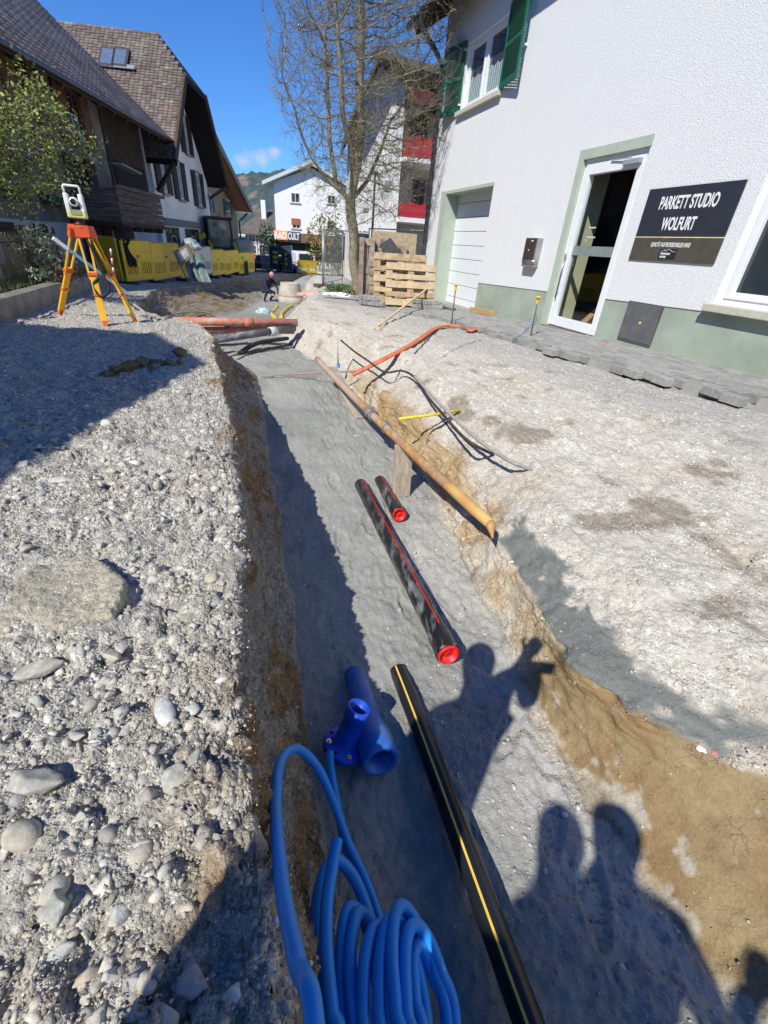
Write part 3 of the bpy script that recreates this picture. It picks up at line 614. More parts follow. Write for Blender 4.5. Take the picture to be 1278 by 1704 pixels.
while s < 14.5:
    L_ = .2; eo_here = edge_o(s+.1)+g.uniform(-.09, .1); o_ = -.02 if s < 13.4 else -3.0; row = 0
    while o_ < eo_here:
        W_ = .10 if s < 30 else .2
        j = g.uniform(-.003, .003, 3); zt = pav_z(s, o_)+j[0]; tone = .30*g.uniform(.82, 1.14)
        sh = .1 if row % 2 else 0
        rot = g.normal(0, .012); last = o_+2*W_ > eo_here
        if last: rot = g.normal(0, .12); zt += g.uniform(-.02, .006)
        c = Wp(s+.1+sh, zt-.04, o_+.05); X_ = nrm(wd*math.cos(rot)+wn2*math.sin(rot)); Y_ = nrm(wn2*math.cos(rot)-wd*math.sin(rot))
        if not (last and g.random() < .25): 
            tx = .195; ty = .096; tz = .08
            Zv = nrm(V(g.normal(0, .012), g.normal(0, .012), 1)); b8 = .006
            cv = []
            for (zz, ins) in ((-.5, 0), (.42, 0), (.5, b8)):
                for (sx2, sy2) in ((-1, -1), (1, -1), (1, 1), (-1, 1)): cv.append(c+X_*sx2*(tx/2-ins)+Y_*sy2*(ty/2-ins)+Zv*zz*tz)
            fs = [(8, 9, 10, 11)]+[(r*4+i, r*4+(i+1) % 4, (r+1)*4+(i+1) % 4, (r+1)*4+i) for r in (0, 1) for i in range(4)]
            mb.add(cv, fs, col=(tone*1.02, tone, tone*.93))
        o_ += W_; row += 1
    s += .2; k += 1
pav_m = mat('paver_concrete', (.3, .3, .3), .9, var=.16, scale=30, bump=.5, bscale=150, attr='Col', spec=.2, bdist=.003)
mb.build('paving', pav_m, attr=True)['kind'] = 'structure'
# sand bed under the pavers
mb = MB(); sv = np.linspace(-3.6, 14.5, 60); vs = []
for s in sv: vs += [Wp(s, pav_z(s, 0)-.022, -.1 if s < 13.4 else -3), Wp(s, pav_z(s, edge_o(s))-.024, max(.1, edge_o(s)-.07)), Wp(s, pav_z(s, edge_o(s))-.16, max(.12, edge_o(s)-.02))]
mb.add(vs, [(3*i+a, 3*i+3+a, 3*i+4+a, 3*i+1+a) for i in range(len(sv)-1) for a in (0, 1)]); mb.build('sand_bed', mat('bed_sand', (.27, .26, .23), .95, bump=.5, bscale=60))['kind'] = 'structure'
# orange marker paint
pm_ = mat('marker_paint', (.85, .22, .14), .8, var=.3, scale=30)
mb = MB()
for (pts) in ([(972, 577), (985, 582), (1003, 579), (1020, 580), (1038, 582)], [(985, 578), (1000, 574), (1012, 580), (1030, 585)]):
    w_ = [onz(a, b_, 1.0) for a, b_ in pts]; w_ = [V(p[0], p[1], pav_z(p@wd, p@wn2-WO)+.006) for p in w_]
    vs = []; 
    for i, p in enumerate(w_): h = .022 if 0 < i < len(w_)-1 else .01; vs += [p-wn2*h, p+wn2*h]
    mb.add(vs, [(2*i, 2*i+1, 2*i+3, 2*i+2) for i in range(len(w_)-1)])
mb.build('paint_mark', pm_)['kind'] = 'structure'

# ------------------------------------------------------------------ RIGHT BUILDING
stucco = mat('white_stucco', (.78, .785, .78), .95, var=.055, scale=55, bump=1., bscale=78, spec=.1, bdist=.0095, lo=.42, hi=.6)
plinth_m = mat('green_plinth', (.335, .385, .31), .88, var=.13, scale=2.2, detail=9, bump=.3, bscale=90)
greenrev = mat('green_reveal', (.42, .475, .385), .8, var=.05, scale=5)
white_pvc = mat('white_pvc', (.80, .81, .82), .35, var=.03)
shade_blk = mat('shade_black', (.02, .018, .016), .9)
sill_m = mat('sill_stone', (.52, .49, .40), .8, var=.1, scale=20)
gdoor = mat('garage_panel', (.78, .80, .82), .5, var=.02)
shut_g = mat('shutter_green', (.018, .12, .075), .5, var=.15)
roof_dark = mat('eave_dark', (.05, .045, .045), .6)
zinc_brown = mat('gutter_brown', (.085, .075, .075), .4, var=.15, metal=.3)
HB = thing('commercial_building', 'large white stucco building with green plinth, green shutters and a glass shop door', 'building', Wp(7, -1))
HOLES = [(5.92, 7.22, -1.0, 1.33), (9.95, 12.35, -1.25, 1.21), (1.6, 4.2, -.30, 1.5), (10.35, 12.05, 2.70, 3.78)]
S0, S1, Z0, Z1 = -4, 13.4, -2.2, 4.75
def plz(s): return -.415-.028*(s-5.)
def wall_cells(rev_m_idx):
    """front faces with openings, split also along the sloping plinth line"""
    up_, lo_ = MB(), MB(); sc = sorted({S0, S1, *[h[0] for h in HOLES], *[h[1] for h in HOLES], *np.arange(-3, 13.4, 1.)}); zc = sorted({Z1, *[h[2] for h in HOLES], *[h[3] for h in HOLES], 1.95, 0.0})
    for i in range(len(sc)-1):
        a, b_ = sc[i], sc[i+1]; m_ = (a+b_)/2; hs_ = [h for h in HOLES if h[0] < m_ < h[1]]
        zz = sorted({Z0, Z1, *[z for h in hs_ for z in h[2:]]})
        for j in range(len(zz)-1):
            mz = (zz[j]+zz[j+1])/2
            if any(h[2] < mz < h[3] for h in hs_): continue
            z0, z1 = zz[j], zz[j+1]; pa, pb = plz(a), plz(b_)
            if z1 > pa+.01:
                la, lb = max(z0, pa), max(z0, pb); up_.add([Wp(a, la), Wp(b_, lb), Wp(b_, z1), Wp(a, z1)], [(3, 2, 1, 0)])
            if z0 < pa-.01:
                ha, hb = min(z1, pa), min(z1, pb); lo_.add([Wp(a, z0, -.012), Wp(b_, z0, -.012), Wp(b_, hb, -.012), Wp(a, ha, -.012)], [(3, 2, 1, 0)])
                lo_.add([Wp(a, ha, -.012), Wp(b_, hb, -.012), Wp(b_, hb, 0), Wp(a, ha, 0)], [(0, 1, 2, 3)])
    return up_, lo_
up_, lo_ = wall_cells(0)
fp = Wp(S1, 0)
# far gable side, back and the other end so it is a closed body
for a, b_ in ((Wp(S1, Z0), Wp(S1, Z0, -9)), (Wp(S1, Z0, -9), Wp(S0, Z0, -9)), (Wp(S0, Z0, -9), Wp(S0, Z0))):
    h = V(0, 0, Z1-Z0); up_.add([a, b_, b_+h, a+h], [(0, 1, 2, 3)])
rz = Z1+4.5*math.tan(math.radians(32))
for s_ in (S0, S1): up_.add([Wp(s_, Z1), Wp(s_, Z1, -9), Wp(s_, rz, -4.5)], [(0, 1, 2)])
up_.build('wall', stucco, HB); lo_.build('plinth', plinth_m, HB)
# green strips (painted surround) beside the openings, slightly proud
mb = MB()
def fbox(mb, s0, s1, z0, z1, o0, o1, mi=0, col=None): mb.box(Wp(s0, z0, o0), wd*(s1-s0), wn2*(o1-o0), V(0, 0, z1-z0), mi, col)
fbox(mb, 7.22, 7.34, -1.03, 1.45, -.002, .006); fbox(mb, 5.9, 7.34, 1.33, 1.45, -.002, .0065)
mb.build('painted_surround', greenrev, HB); mb = MB(); fbox(mb, 12.35, 12.62, -1.25, 1.27, -.002, .006); fbox(mb, 9.93, 12.62, 1.21, 1.27, -.002, .0065)
mb.build('painted_surround', greenrev, HB)
def reveal(h, depth, m, name='reveal', bottom=True):
    mb = MB(); a, b_, z0, z1 = h; q = [(a, z0), (b_, z0), (b_, z1), (a, z1)]
    for i in range(4):
        if i == 0 and not bottom: continue
        (p, u_), (r_, v_) = q[i], q[(i+1) % 4]; mb.add([Wp(p, u_), Wp(r_, v_), Wp(r_, v_, -depth), Wp(p, u_, -depth)], [(0, 1, 2, 3)])
    return mb.build(name, m, HB)
reveal(HOLES[0], .16, greenrev); reveal(HOLES[1], .42, greenrev); reveal(HOLES[2], .14, stucco); reveal(HOLES[3], .16, stucco)
def ringframe(mb, s0, s1, z0, z1, o0, o1, w_, mi=0, wt=None, wb=None):
    wt = wt or w_; wb = wb or w_
    fbox(mb, s0, s0+w_, z0, z1, o0, o1, mi); fbox(mb, s1-w_, s1, z0, z1, o0, o1, mi); fbox(mb, s0+w_, s1-w_, z1-wt, z1, o0, o1, mi); fbox(mb, s0+w_, s1-w_, z0, z0+wb, o0, o1, mi)
# entrance door
dr = MB(); ringframe(dr, 5.92, 7.22, -.99, 1.33, -.16, -.06, .065, wb=.02); dfr = dr.build('door_frame', white_pvc, HB, bevel=.004)
dl = MB(); ringframe(dl, 5.985, 7.155, -.97, 1.265, -.13, -.035, .10, wt=.13, wb=.14); door = dl.build('door', white_pvc, HB, bevel=.004)
gm2 = MB(); gm2.add([Wp(6.08, -.835, -.09), Wp(7.06, -.835, -.09), Wp(7.06, 1.14, -.09), Wp(6.08, 1.14, -.09)], [(3, 2, 1, 0)])
gmat = bpy.data.materials.new('door_glass'); gmat.use_nodes = True; t = gmat.node_tree; t.nodes.clear(); _o = t.nodes.new('ShaderNodeOutputMaterial'); _m = t.nodes.new('ShaderNodeMixShader'); _t = t.nodes.new('ShaderNodeBsdfTransparent'); _g = t.nodes.new('ShaderNodeBsdfGlossy')
_t.inputs[0].default_value = (.82, .86, .82, 1); _g.inputs['Roughness'].default_value = .03; _m.inputs[0].default_value = .09; t.links.new(_t.outputs[0], _m.inputs[1]); t.links.new(_g.outputs[0], _m.inputs[2]); t.links.new(_m.outputs[0], _o.inputs[0])
gp = gm2.build('glass', gmat, door)
mb = MB(); fbox(mb, 6.085, 7.055, .09, .22, -.083, -.080); mb.build('frosted_band', mat('frost_band', (.22, .26, .24), .5), door)
mb = MB(); mb.tube([Wp(7.10, -.55, -.0), Wp(7.10, .10, -.0)], .014, 8); mb.tube([Wp(7.10, -.48, -.04), Wp(7.10, -.48, 0)], .008, 6); mb.tube([Wp(7.10, .03, -.04), Wp(7.10, .03, 0)], .008, 6)
mb.build('handle', mat('brushed_steel', (.30, .30, .33), .35, metal=.8), door)
mb = MB(); fbox(mb, 6.02, 6.33, 1.17, 1.23, -.034, .02); mb.beam(Wp(6.2, 1.245, .0), Wp(6.62, 1.262, -.02), .02, .012); mb.build('door_closer', mat('closer_grey', (.45, .50, .54), .4, metal=.4), door, bevel=.006)
tx = mat('lettering_white', (.82, .82, .8), .6, var=.02)
def wtext(name, txt, size, s, z, o, m, parent, sx=1, off=0, align='LEFT'): return text_mesh(name, txt, size, Wp(s, z, o), -wd, (0, 0, 1), m, parent, sx, off, .001, align)
wtext('lettering', 'Öffnungszeiten', .036, 6.80, .455, -.083, tx, door, .72); wtext('lettering', 'Terminvereinbarung', .036, 6.82, .33, -.083, tx, door, .72); wtext('lettering', 'Tel.', .034, 6.82, .285, -.083, tx, door, .75)
mb = MB(); fbox(mb, 5.88, 7.26, -1.06, -.995, -.15, .05); mb.build('door_step', mat('step_stone', (.22, .19, .17), .8, var=.2), HB, bevel=.006)
# shop interior seen through the door
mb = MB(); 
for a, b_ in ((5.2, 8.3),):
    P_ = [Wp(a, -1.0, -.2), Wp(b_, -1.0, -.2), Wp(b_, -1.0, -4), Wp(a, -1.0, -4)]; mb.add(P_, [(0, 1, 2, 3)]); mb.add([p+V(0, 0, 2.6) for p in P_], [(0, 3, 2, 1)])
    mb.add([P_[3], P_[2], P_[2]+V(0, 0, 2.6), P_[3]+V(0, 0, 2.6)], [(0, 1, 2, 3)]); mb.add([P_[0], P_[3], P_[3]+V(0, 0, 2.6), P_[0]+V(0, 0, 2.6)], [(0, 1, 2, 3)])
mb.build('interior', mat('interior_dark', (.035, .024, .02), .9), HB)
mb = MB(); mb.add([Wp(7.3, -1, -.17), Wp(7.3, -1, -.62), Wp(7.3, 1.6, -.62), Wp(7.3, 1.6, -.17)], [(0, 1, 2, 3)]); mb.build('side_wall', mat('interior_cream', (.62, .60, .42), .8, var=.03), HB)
for k, (sa, oa, sz_, hz_, cc) in enumerate(((6.95, -.95, .16, 1.15, (.45, .29, .14)), (6.6, -.75, .17, .95, (.50, .32, .17)), (6.78, -.85, .07, .8, (.6, .62, .6)), (6.98, -.5, .12, .3, (.5, .27, .16)))):
    mb = MB(); mb.prism([Wp(sa, -1, oa), Wp(sa-sz_, -1, oa), Wp(sa-sz_, -1+hz_*.8, oa-.25), Wp(sa, -1+hz_, oa-.3)], wn2*.03)
    tag(mb.build('floor_board', mat('oak_board_%d' % k, cc, .5, var=.2, scale=6, stretch=(8, 8, 1)), loc=Wp(sa, -1, oa)), ['tall oak plank sample leaning inside behind the glass door', 'wide brown plank sample leaning just inside the glass door', 'narrow pale strip standing between the two leaning planks', 'short reddish board piece low inside the glass door'][k], 'board')
# garage door
gd = MB(); 
for k in range(9):
    z0 = -1.32+k*.295; fbox(gd, 9.9, 12.4, z0+.006, z0+.289, -.40, -.36)
fbox(gd, 9.9, 12.4, -1.4, 1.4, -.42, -.395)
gd.build('garage_door', gdoor, HB, bevel=.006)
mb = MB(); fbox(mb, 9.95, 12.35, -1.35, -1.18, -.5, .02); mb.build('threshold', mat('thresh', (.3, .3, .28), .9), HB)
# shop window
wf = MB(); ringframe(wf, 1.6, 4.2, -.30, 1.5, -.14, -.05, .07, wb=.06); ringframe(wf, 1.67, 4.13, -.24, 1.43, -.12, -.035, .07); wf_o = wf.build('window', white_pvc, HB, bevel=.004)
mb = MB(); fbox(mb, 1.74, 4.06, -.17, 1.36, -.10, -.09); mb.build('pane', glass(), wf_o)
mb = MB(); fbox(mb, 1.5, 4.24, -.385, -.305, -.06, .10); mb.build('sill', sill_m, HB, bevel=.008)
mb = MB(); fbox(mb, 1.75, 3.95, -.16, .1, -.16, -.15); mb.build('display', mat('display_red', (.10, .02, .012), .7, var=.8, scale=14), wf_o)
# upper window
wf = MB(); ringframe(wf, 10.35, 12.05, 2.70, 3.78, -.14, -.06, .06); fbox(wf, 11.16, 11.24, 2.76, 3.72, -.139, -.055)
for a, b_ in ((10.41, 11.16), (11.24, 11.99)): ringframe(wf, a, b_, 2.76, 3.72, -.13, -.045, .055)
wf_o = wf.build('window', white_pvc, HB, bevel=.003)
mb = MB(); fbox(mb, 10.46, 11.11, 2.81, 3.67, -.10, -.09); fbox(mb, 11.29, 11.94, 2.81, 3.67, -.10, -.09); mb.build('pane', mat('upper_glass', (.035, .045, .07), .05, var=.5, scale=2, spec=.8), wf_o)
cu = MB()
for a, b_ in ((10.47, 11.10), (11.30, 11.93)):
    vs = []; 
    for i in range(25): s_ = a+(b_-a)*i/24; o_ = -.088+.004*math.sin(i*1.9); vs += [Wp(s_, 2.82, o_), Wp(s_, 3.22+.02*math.sin(i*.7), o_)]
    cu.add(vs, [(2*i, 2*i+2, 2*i+3, 2*i+1) for i in range(24)])
cu.build('curtain', mat('curtain_blue', (.33, .42, .42), .9, var=.15, scale=20), wf_o)
mb = MB(); fbox(mb, 10.2, 12.2, 2.62, 2.70, -.04, .09); mb.build('sill', sill_m, HB, bevel=.006)
def shutter(s0, dirv, z0, z1, wdt):
    """hinged at s0, opening along dirv"""
    mb = MB(); base = Wp(s0, z0, .03); X_ = nrm(dirv); Yn = nrm(np.cross(X_, (0, 0, 1)))
    H_ = z1-z0; T_ = .035
    def bb(x0, x1, za, zb_, y0=0, y1=T_): mb.box(base+X_*x0+Yn*y0+V(0, 0, za), X_*(x1-x0), Yn*(y1-y0), V(0, 0, zb_-za))
    bb(0, .06, 0, H_); bb(wdt-.06, wdt, 0, H_); bb(.06, wdt-.06, 0, .09); bb(.06, wdt-.06, H_-.07, H_); bb(.06, wdt-.06, H_*.5-.03, H_*.5+.03)
    n_ = 26
    for k in range(n_):
        z = .09+(H_-.16)*k/n_; mb.box(base+X_*.06+Yn*.004+V(0, 0, z), X_*(wdt-.12), Yn*.026+V(0, 0, .018), V(0, 0, .008))
    mb.build('shutter', shut_g, HB)
shutter(12.12, nrm(wd*.97+wn2*.22), 2.70, 3.86, .78); shutter(10.26, nrm(-wd*.99+wn2*.14), 2.70, 3.86, .82)
mb = MB()
for s_, z_ in ((12.1, 2.82), (12.1, 3.7), (10.28, 2.76), (9.55, 3.15)): mb = MB(); mb.cbox(Wp(s_, z_, .04), .03, .06, .03, wd, wn2); mb.build('shutter_catch', white_pvc, HB)
# roof
rf = MB(); ov, gv = .62, .75; pr_ = math.tan(math.radians(32))
E0, E1 = S0-1, S1+gv
a = Wp(E0, Z1+.02-ov*pr_+.25, ov); b_ = Wp(E1, Z1+.02-ov*pr_+.25, ov); c = Wp(E1, rz+.27, -4.5); d = Wp(E0, rz+.27, -4.5)
nrmv = V(0, 0, -.18); rf.prism([a, b_, c, d], nrmv); a2 = Wp(E0, a[2], -9-ov); b2 = Wp(E1, a[2], -9-ov); rf.prism([d, c, b2, a2], nrmv)
rf.build('roof', roof_dark, HB)
for k in range(26):
    s_ = E1-.25-k*.75; mb = MB(); mb.beam(Wp(s_, a[2]-.26, ov-.05), Wp(s_, a[2]-.26+1.0*pr_, ov-1.05), .10, .14); mb.build('rafter', mat('rafter_brown', (.06, .04, .03), .8), HB)
mb = MB(); zg = a[2]-.14
mb.tube([Wp(E0, zg, ov+.06), Wp(E1, zg, ov+.06)], .075, 10); mb.build('gutter', zinc_brown, HB)
mb = MB(); mb.tube(catmull([Wp(S1-.12, zg-.05, ov+.06), Wp(S1-.1, zg-.22, ov+.02), Wp(S1-.1, zg-.62, .20), Wp(S1-.1, zg-.85, .08), Wp(S1-.1, zg-1.2, .07), Wp(S1-.1, -.2, .07), Wp(S1-.1, -1.3, .07)], 6), .052, 10)
for z in (3.2, 1.6, 0.2): mb.lathe(Wp(S1-.1, z, .07), (0, 0, 1), [(0, .06), (.03, .06)], 10)
mb.build('drainpipe', zinc_brown, HB)
# utility hatch
mb = MB(); sa, za = wpix(1062, 503); fbox(mb, 4.86, 5.42, -.89, -.43, -.008, .012); hh = mb.build('meter_hatch', mat('hatch_grey', (.16, .165, .17), .5, var=.15, metal=.3), HB, bevel=.004)
mb = MB(); ringframe(mb, 4.84, 5.44, -.91, -.41, -.01, .006, .02); mb.build('hatch_frame', mat('hatch_edge', (.10, .10, .10), .6), hh)
mb = MB(); mb.lathe(Wp(5.13, -.66, .012), wn2, [(0, .022), (.006, .022), (.007, .012), (.009, 0)], 12); mb.build('lock', mat('brass_lock', (.75, .6, .15), .4, metal=.6), hh)
# sign board
SG = thing('shop_sign', 'dark two tone shop sign with white lettering right of the glass door', 'sign', Wp(5.03, .08, .02))
mb = MB(); fbox(mb, 4.38, 5.68, .345, .86, .004, .02); mb.build('upper_panel', mat('sign_blue', (.032, .036, .050), .45, var=.1), SG)
mb = MB(); fbox(mb, 4.38, 5.68, .08, .335, .004, .02); mb.build('lower_panel', mat('sign_brown', (.085, .075, .058), .45, var=.12), SG)
mb = MB(); fbox(mb, 4.38, 5.68, .335, .345, .004, .022); mb.build('gold_line', mat('sign_gold', (.72, .64, .36), .5), SG)
wtext('lettering', 'PARKETT STUDIO', .182, 5.03, .64, .0205, tx, SG, .555, .0050, 'CENTER'); wtext('lettering', 'WOLFURT', .182, 5.06, .42, .0205, tx, SG, .555, .0050, 'CENTER')
wtext('lettering', 'QUALITÄT AUS PROFESSIONELLER HAND', .066, 5.07, .238, .0205, tx, SG, .475, .0008, 'CENTER')
mb = MB(); fbox(mb, 4.93, 5.19, .105, .215, .02, .0225); lg = mb.build('logo_panel', mat('logo_dark', (.022, .024, .03), .5), SG)
mb = MB()
for q in ([(5.17, .185), (5.12, .205), (5.09, .190)], [(5.12, .192), (5.05, .212), (5.0, .19), (4.95, .188)]):
    for i in range(len(q)-1): mb.beam(Wp(q[i][0], q[i][1], .0232), Wp(q[i+1][0], q[i+1][1], .0232), .0012, .0035)
mb.build('logo_mark', tx, lg)
wtext('lettering', 'INNENAUSBAU', .032, 5.165, .152, .0229, tx, lg, .66, .0008); wtext('lettering', 'HOPFNER', .032, 5.165, .117, .0229, tx, lg, .66, .0008)
# letter box
LB = thing('letter_box', 'brown and steel letter box on the white wall left of the glass door', 'letter box', Wp(8.0, -.1))
mb = MB(); fbox(mb, 7.80, 8.16, -.14, .31, .002, .12); mb.build('box', mat('box_steel', (.42, .41, .40), .35, metal=.7), LB, bevel=.006)
mb = MB(); fbox(mb, 7.83, 8.155, -.07, .30, .12, .132); fl = mb.build('flap', mat('box_brown', (.055, .042, .036), .4), LB, bevel=.004)
mb = MB(); fbox(mb, 7.90, 7.97, .255, .272, .132, .135); mb.lathe(Wp(8.0, .12, .132), wn2, [(0, .012), (.006, .012), (.007, 0)], 10); mb.build('name_plate', mat('plate_pale', (.8, .78, .7), .5), fl)
mb = MB(); mb.lathe(Wp(7.82, -.06, .10), wd, [(-.05, .001), (-.05, .045), (.30, .045), (.30, .001)], 16); mb.build('newspaper_roll', mat('roll_steel', (.4, .37, .35), .3, metal=.8), LB)
# ------------------------------------------------------------------ THINGS IN THE TRENCH
blk = mat('black_pipe', (.018, .018, .02), .32, var=.9, scale=7, bump=.08, bscale=50, stretch=(1, 1, 1))
def dusty(name, base, dust, lo=.52, hi=.68, rough=.35, scale=14):
    return mat(name, base, rough, stretch=(1.6, .35, 1.6), bump=.05, bscale=60, col2=dust, scale=scale, lo=lo, hi=hi, detail=8)
blkd = dusty('black_pipe_dusty', (.014, .014, .016), (.32, .32, .30), .48, .74)
redc = mat('red_cap', (.70, .018, .015), .42, col2=(.52, .05, .045), scale=22, detail=8, lo=.45, hi=.8)
redl = mat('red_line', (.55, .02, .02), .5)
def capped_pipe(label, a, b_, r, hs_):
    A_ = np.asarray(a, float); B_ = np.asarray(b_, float); T = nrm(B_-A_); L_ = np.linalg.norm(B_-A_)
    r_ = thing('conduit_pipe', label, 'pipe', B_, 'black conduit pipes with red end caps')
    mb = MB(); mb.lathe(A_, T, [(0, 0.001), (0, r), (L_-.16, r), (L_-.155, r*1.0), (L_-.13, r*1.13), (L_-.02, r*1.13), (L_-.018, r*1.19), (L_, r*1.19), (L_, r*1.05), (L_-.02, r*1.03)], 40); mb.build('pipe_body', blkd, r_)
    up2 = nrm(np.cross(T, np.cross((0, 0, 1), T))); sd = nrm(np.cross(T, (0, 0, 1))); side = nrm(up2*.985-sd*.17)
    mb = MB(); mb.beam(A_+side*(r+.0006), A_+T*(L_-.16)+side*(r+.0006), .008, .0018, up=side); mb.build('red_stripe', redl, r_)
    mb = MB(); mb.lathe(B_, T, [(-.02, r*1.04), (.014, r*1.04), (.016, r*1.0), (.014, r*.90), (-.012, r*.88), (-.014, r*.5), (-.010, r*.46), (-.010, .0)], 40); mb.build('end_cap', redc, r_)
    return r_
capped_pipe('long black conduit pipe with red end cap and dusty top lying on the sand', onz(600, 806, 1.77), onz(746, 1088, 1.68), .053, 0)
capped_pipe('short black conduit pipe with red end cap, half buried near the propped board', onz(632, 800, 1.80), onz(664, 856, 1.735), .050, 0)
# long black gas pipe with yellow stripe
A_ = onz(663, 1108, 1.76); B_ = onz(878, 1700, 1.71); T = nrm(B_-A_); E_ = B_+T*1.6
r_ = thing('gas_pipe', 'long black pipe with a thin yellow stripe running towards the camera', 'pipe', A_)
pts = [A_+(E_-A_)*k/20 for k in range(21)]
for k in range(5): pts[k] = pts[k]-V(0, 0, .035*(1-k/5)**2)
mb = MB(); mb.tube(pts, .042, 28); mb.build('pipe_body', mat('black_pe', (.012, .013, .016), .28, var=.5, scale=3, bump=.05, bscale=20), r_)
sd = nrm(np.cross(T, (0, 0, 1))); side = nrm(V(0, 0, 1)*.93+sd*.36); mb = MB()
for k in range(20): mb.beam(pts[k]+side*.0423, pts[k+1]+side*.0423, .0075, .0018, up=side)
mb.build('yellow_stripe', mat('yellow_line', (.80, .50, .06), .5), r_)
# blue flanged fitting
blue = mat('blue_epoxy', (.012, .075, .52), .38, var=.25, scale=9, bump=.06, bscale=30)
blue2 = mat('blue_pipe', (.016, .13, .50), .42, col2=(.12, .26, .46), scale=7, lo=.45, hi=.75)
fc = onz(573, 1240, 1.735); top = onz(598, 1176, 1.55); ax = nrm(top-fc); H_ = np.linalg.norm(top-fc)
fl = thing('flange_fitting', 'dark blue cast iron flanged pipe stub standing on its round flange', 'pipe fitting', fc)
mb = MB(); mb.lathe(fc, ax, [(-.012, 0), (-.012, .088), (.010, .088), (.012, .082), (.012, .055), (.03, .050), (.06, .047), (H_*.75, .044), (H_*.76, .047), (H_, .047), (H_, .037), (H_*.3, .036), (.02, .03), (.02, 0)], 40); mb.build('flanged_body', blue, fl)
bm_ = mat('bolt_steel', (.55, .5, .35), .35, metal=.9)
a1_ = nrm(np.cross(ax, (1, 0, 0))); a2_ = np.cross(ax, a1_)
for k in range(8):
    t_ = k*math.pi/4+.3; c = fc+.071*(math.cos(t_)*a1_+math.sin(t_)*a2_)
    if k % 2 == 0:
        mb = MB(); mb.lathe(c, ax, [(.011, .0001), (.011, .0115), (.018, .0115), (.018, .006), (.026, .006), (.026, 0)], 6, smooth=False); mb.build('bolt', bm_, fl)
    else:
        mb = MB(); mb.lathe(c, ax, [(.0105, 0), (.0125, .008), (.0125, 0)], 12); mb.build('bolt_hole', mat('hole_dark', (.004, .006, .02), .9), fl)
# blue socket pipe
A_ = onz(590, 1122, 1.80); B_ = onz(634, 1268, 1.70); T = nrm(B_-A_); L_ = np.linalg.norm(B_-A_)
bp_ = thing('socket_pipe', 'blue pipe with an open flared socket lying beside the flanged stub', 'pipe', B_)
mb = MB(); mb.lathe(A_, T, [(0, 0), (0, .052), (L_*.62, .055), (L_*.74, .068), (L_*.80, .074), (L_*.97, .074), (L_, .070), (L_, .054), (L_-.10, .052), (L_-.14, .04), (L_-.14, 0)], 40); mb.build('pipe_body', blue2, bp_)
# blue hose coil
bh = mat('blue_hose', (.012, .25, .70), .40, col2=(.03, .22, .52), scale=9, detail=8, lo=.45, hi=.8, bump=.06, bscale=60)
coil = thing('hose_coil', 'bright blue water hose coiled in the near trench with one tall loop', 'hose', onz(600, 1650, 1.6))
def hose(name, ctrl, r=.0165, closed=False, tail=None):
    P_ = [onz(a, b_, h) for a, b_, h in ctrl]
    if tail: P_ = ([V(*tail[0])] if tail[0] else [])+P_+([V(*tail[1])] if tail[1] else [])
    mb = MB(); Q = catmull(P_, 14); mb.tube(Q, r, 14); mb.build(name, bh, coil)
hose('hose_loop', [(526, 1740, .90), (494, 1600, .94), (469, 1470, 1.02), (459, 1340, 1.15), (468, 1265, 1.27), (495, 1247, 1.36), (527, 1275, 1.44), (555, 1335, 1.52), (580, 1405, 1.60), (610, 1470, 1.63), (640, 1560, 1.66), (668, 1700, 1.68)], .0142, tail=((.04, -.20, -1.25), (.12, -.1, -1.72)))
hose('hose_end', [(549, 1252, 1.66), (550, 1275, 1.66), (560, 1335, 1.64), (574, 1400, 1.63), (590, 1450, 1.63), (614, 1530, 1.66), (640, 1640, 1.69)], .015)
hose('hose_loop', [(528, 1760, 1.45), (525, 1640, 1.45), (525, 1540, 1.46), (536, 1462, 1.48), (556, 1432, 1.50), (582, 1450, 1.53), (606, 1500, 1.56), (630, 1590, 1.6), (650, 1720, 1.63)], .0165, tail=((.0, -.25, -1.6), (.1, -.2, -1.7)))
hose('hose_end', [(561, 1397, 1.42), (553, 1440, 1.42), (544, 1500, 1.42), (543, 1580, 1.42), (552, 1680, 1.43), (566, 1790, 1.45)], .0165, tail=(None, (.03, -.3, -1.6)))
for q in ([(572, 1780, 1.5), (568, 1650, 1.5), (569, 1560, 1.51), (580, 1512, 1.53), (600, 1520, 1.56), (618, 1570, 1.59), (636, 1700, 1.62)],
          [(590, 1780, 1.48), (584, 1650, 1.48), (584, 1570, 1.49), (596, 1520, 1.51), (616, 1535, 1.54), (632, 1590, 1.57), (648, 1740, 1.6)],
          [(606, 1790, 1.46), (604, 1680, 1.46), (607, 1600, 1.46), (622, 1546, 1.48), (645, 1550, 1.51), (664, 1610, 1.55), (684, 1760, 1.6)],
          [(634, 1800, 1.45), (630, 1680, 1.45), (632, 1600, 1.45), (645, 1535, 1.47), (668, 1535, 1.50), (692, 1600, 1.54), (712, 1760, 1.6)],
          [(664, 1800, 1.44), (658, 1680, 1.44), (652, 1590, 1.44), (657, 1525, 1.46), (672, 1508, 1.48), (697, 1545, 1.51), (722, 1610, 1.55), (745, 1740, 1.6)],
          [(684, 1800, 1.45), (676, 1680, 1.45), (674, 1580, 1.46), (686, 1540, 1.48), (706, 1552, 1.51), (732, 1612, 1.55), (757, 1730, 1.6)],
          [(700, 1800, 1.5), (690, 1660, 1.5), (688, 1590, 1.51), (700, 1572, 1.52), (720, 1620, 1.56), (742, 1730, 1.6)]):
    hose('hose_loop', q, .0160, tail=((.04+g.uniform(-.03, .03), -.2, -1.6), (.16+g.uniform(-.03, .05), -.12, -1.7)))

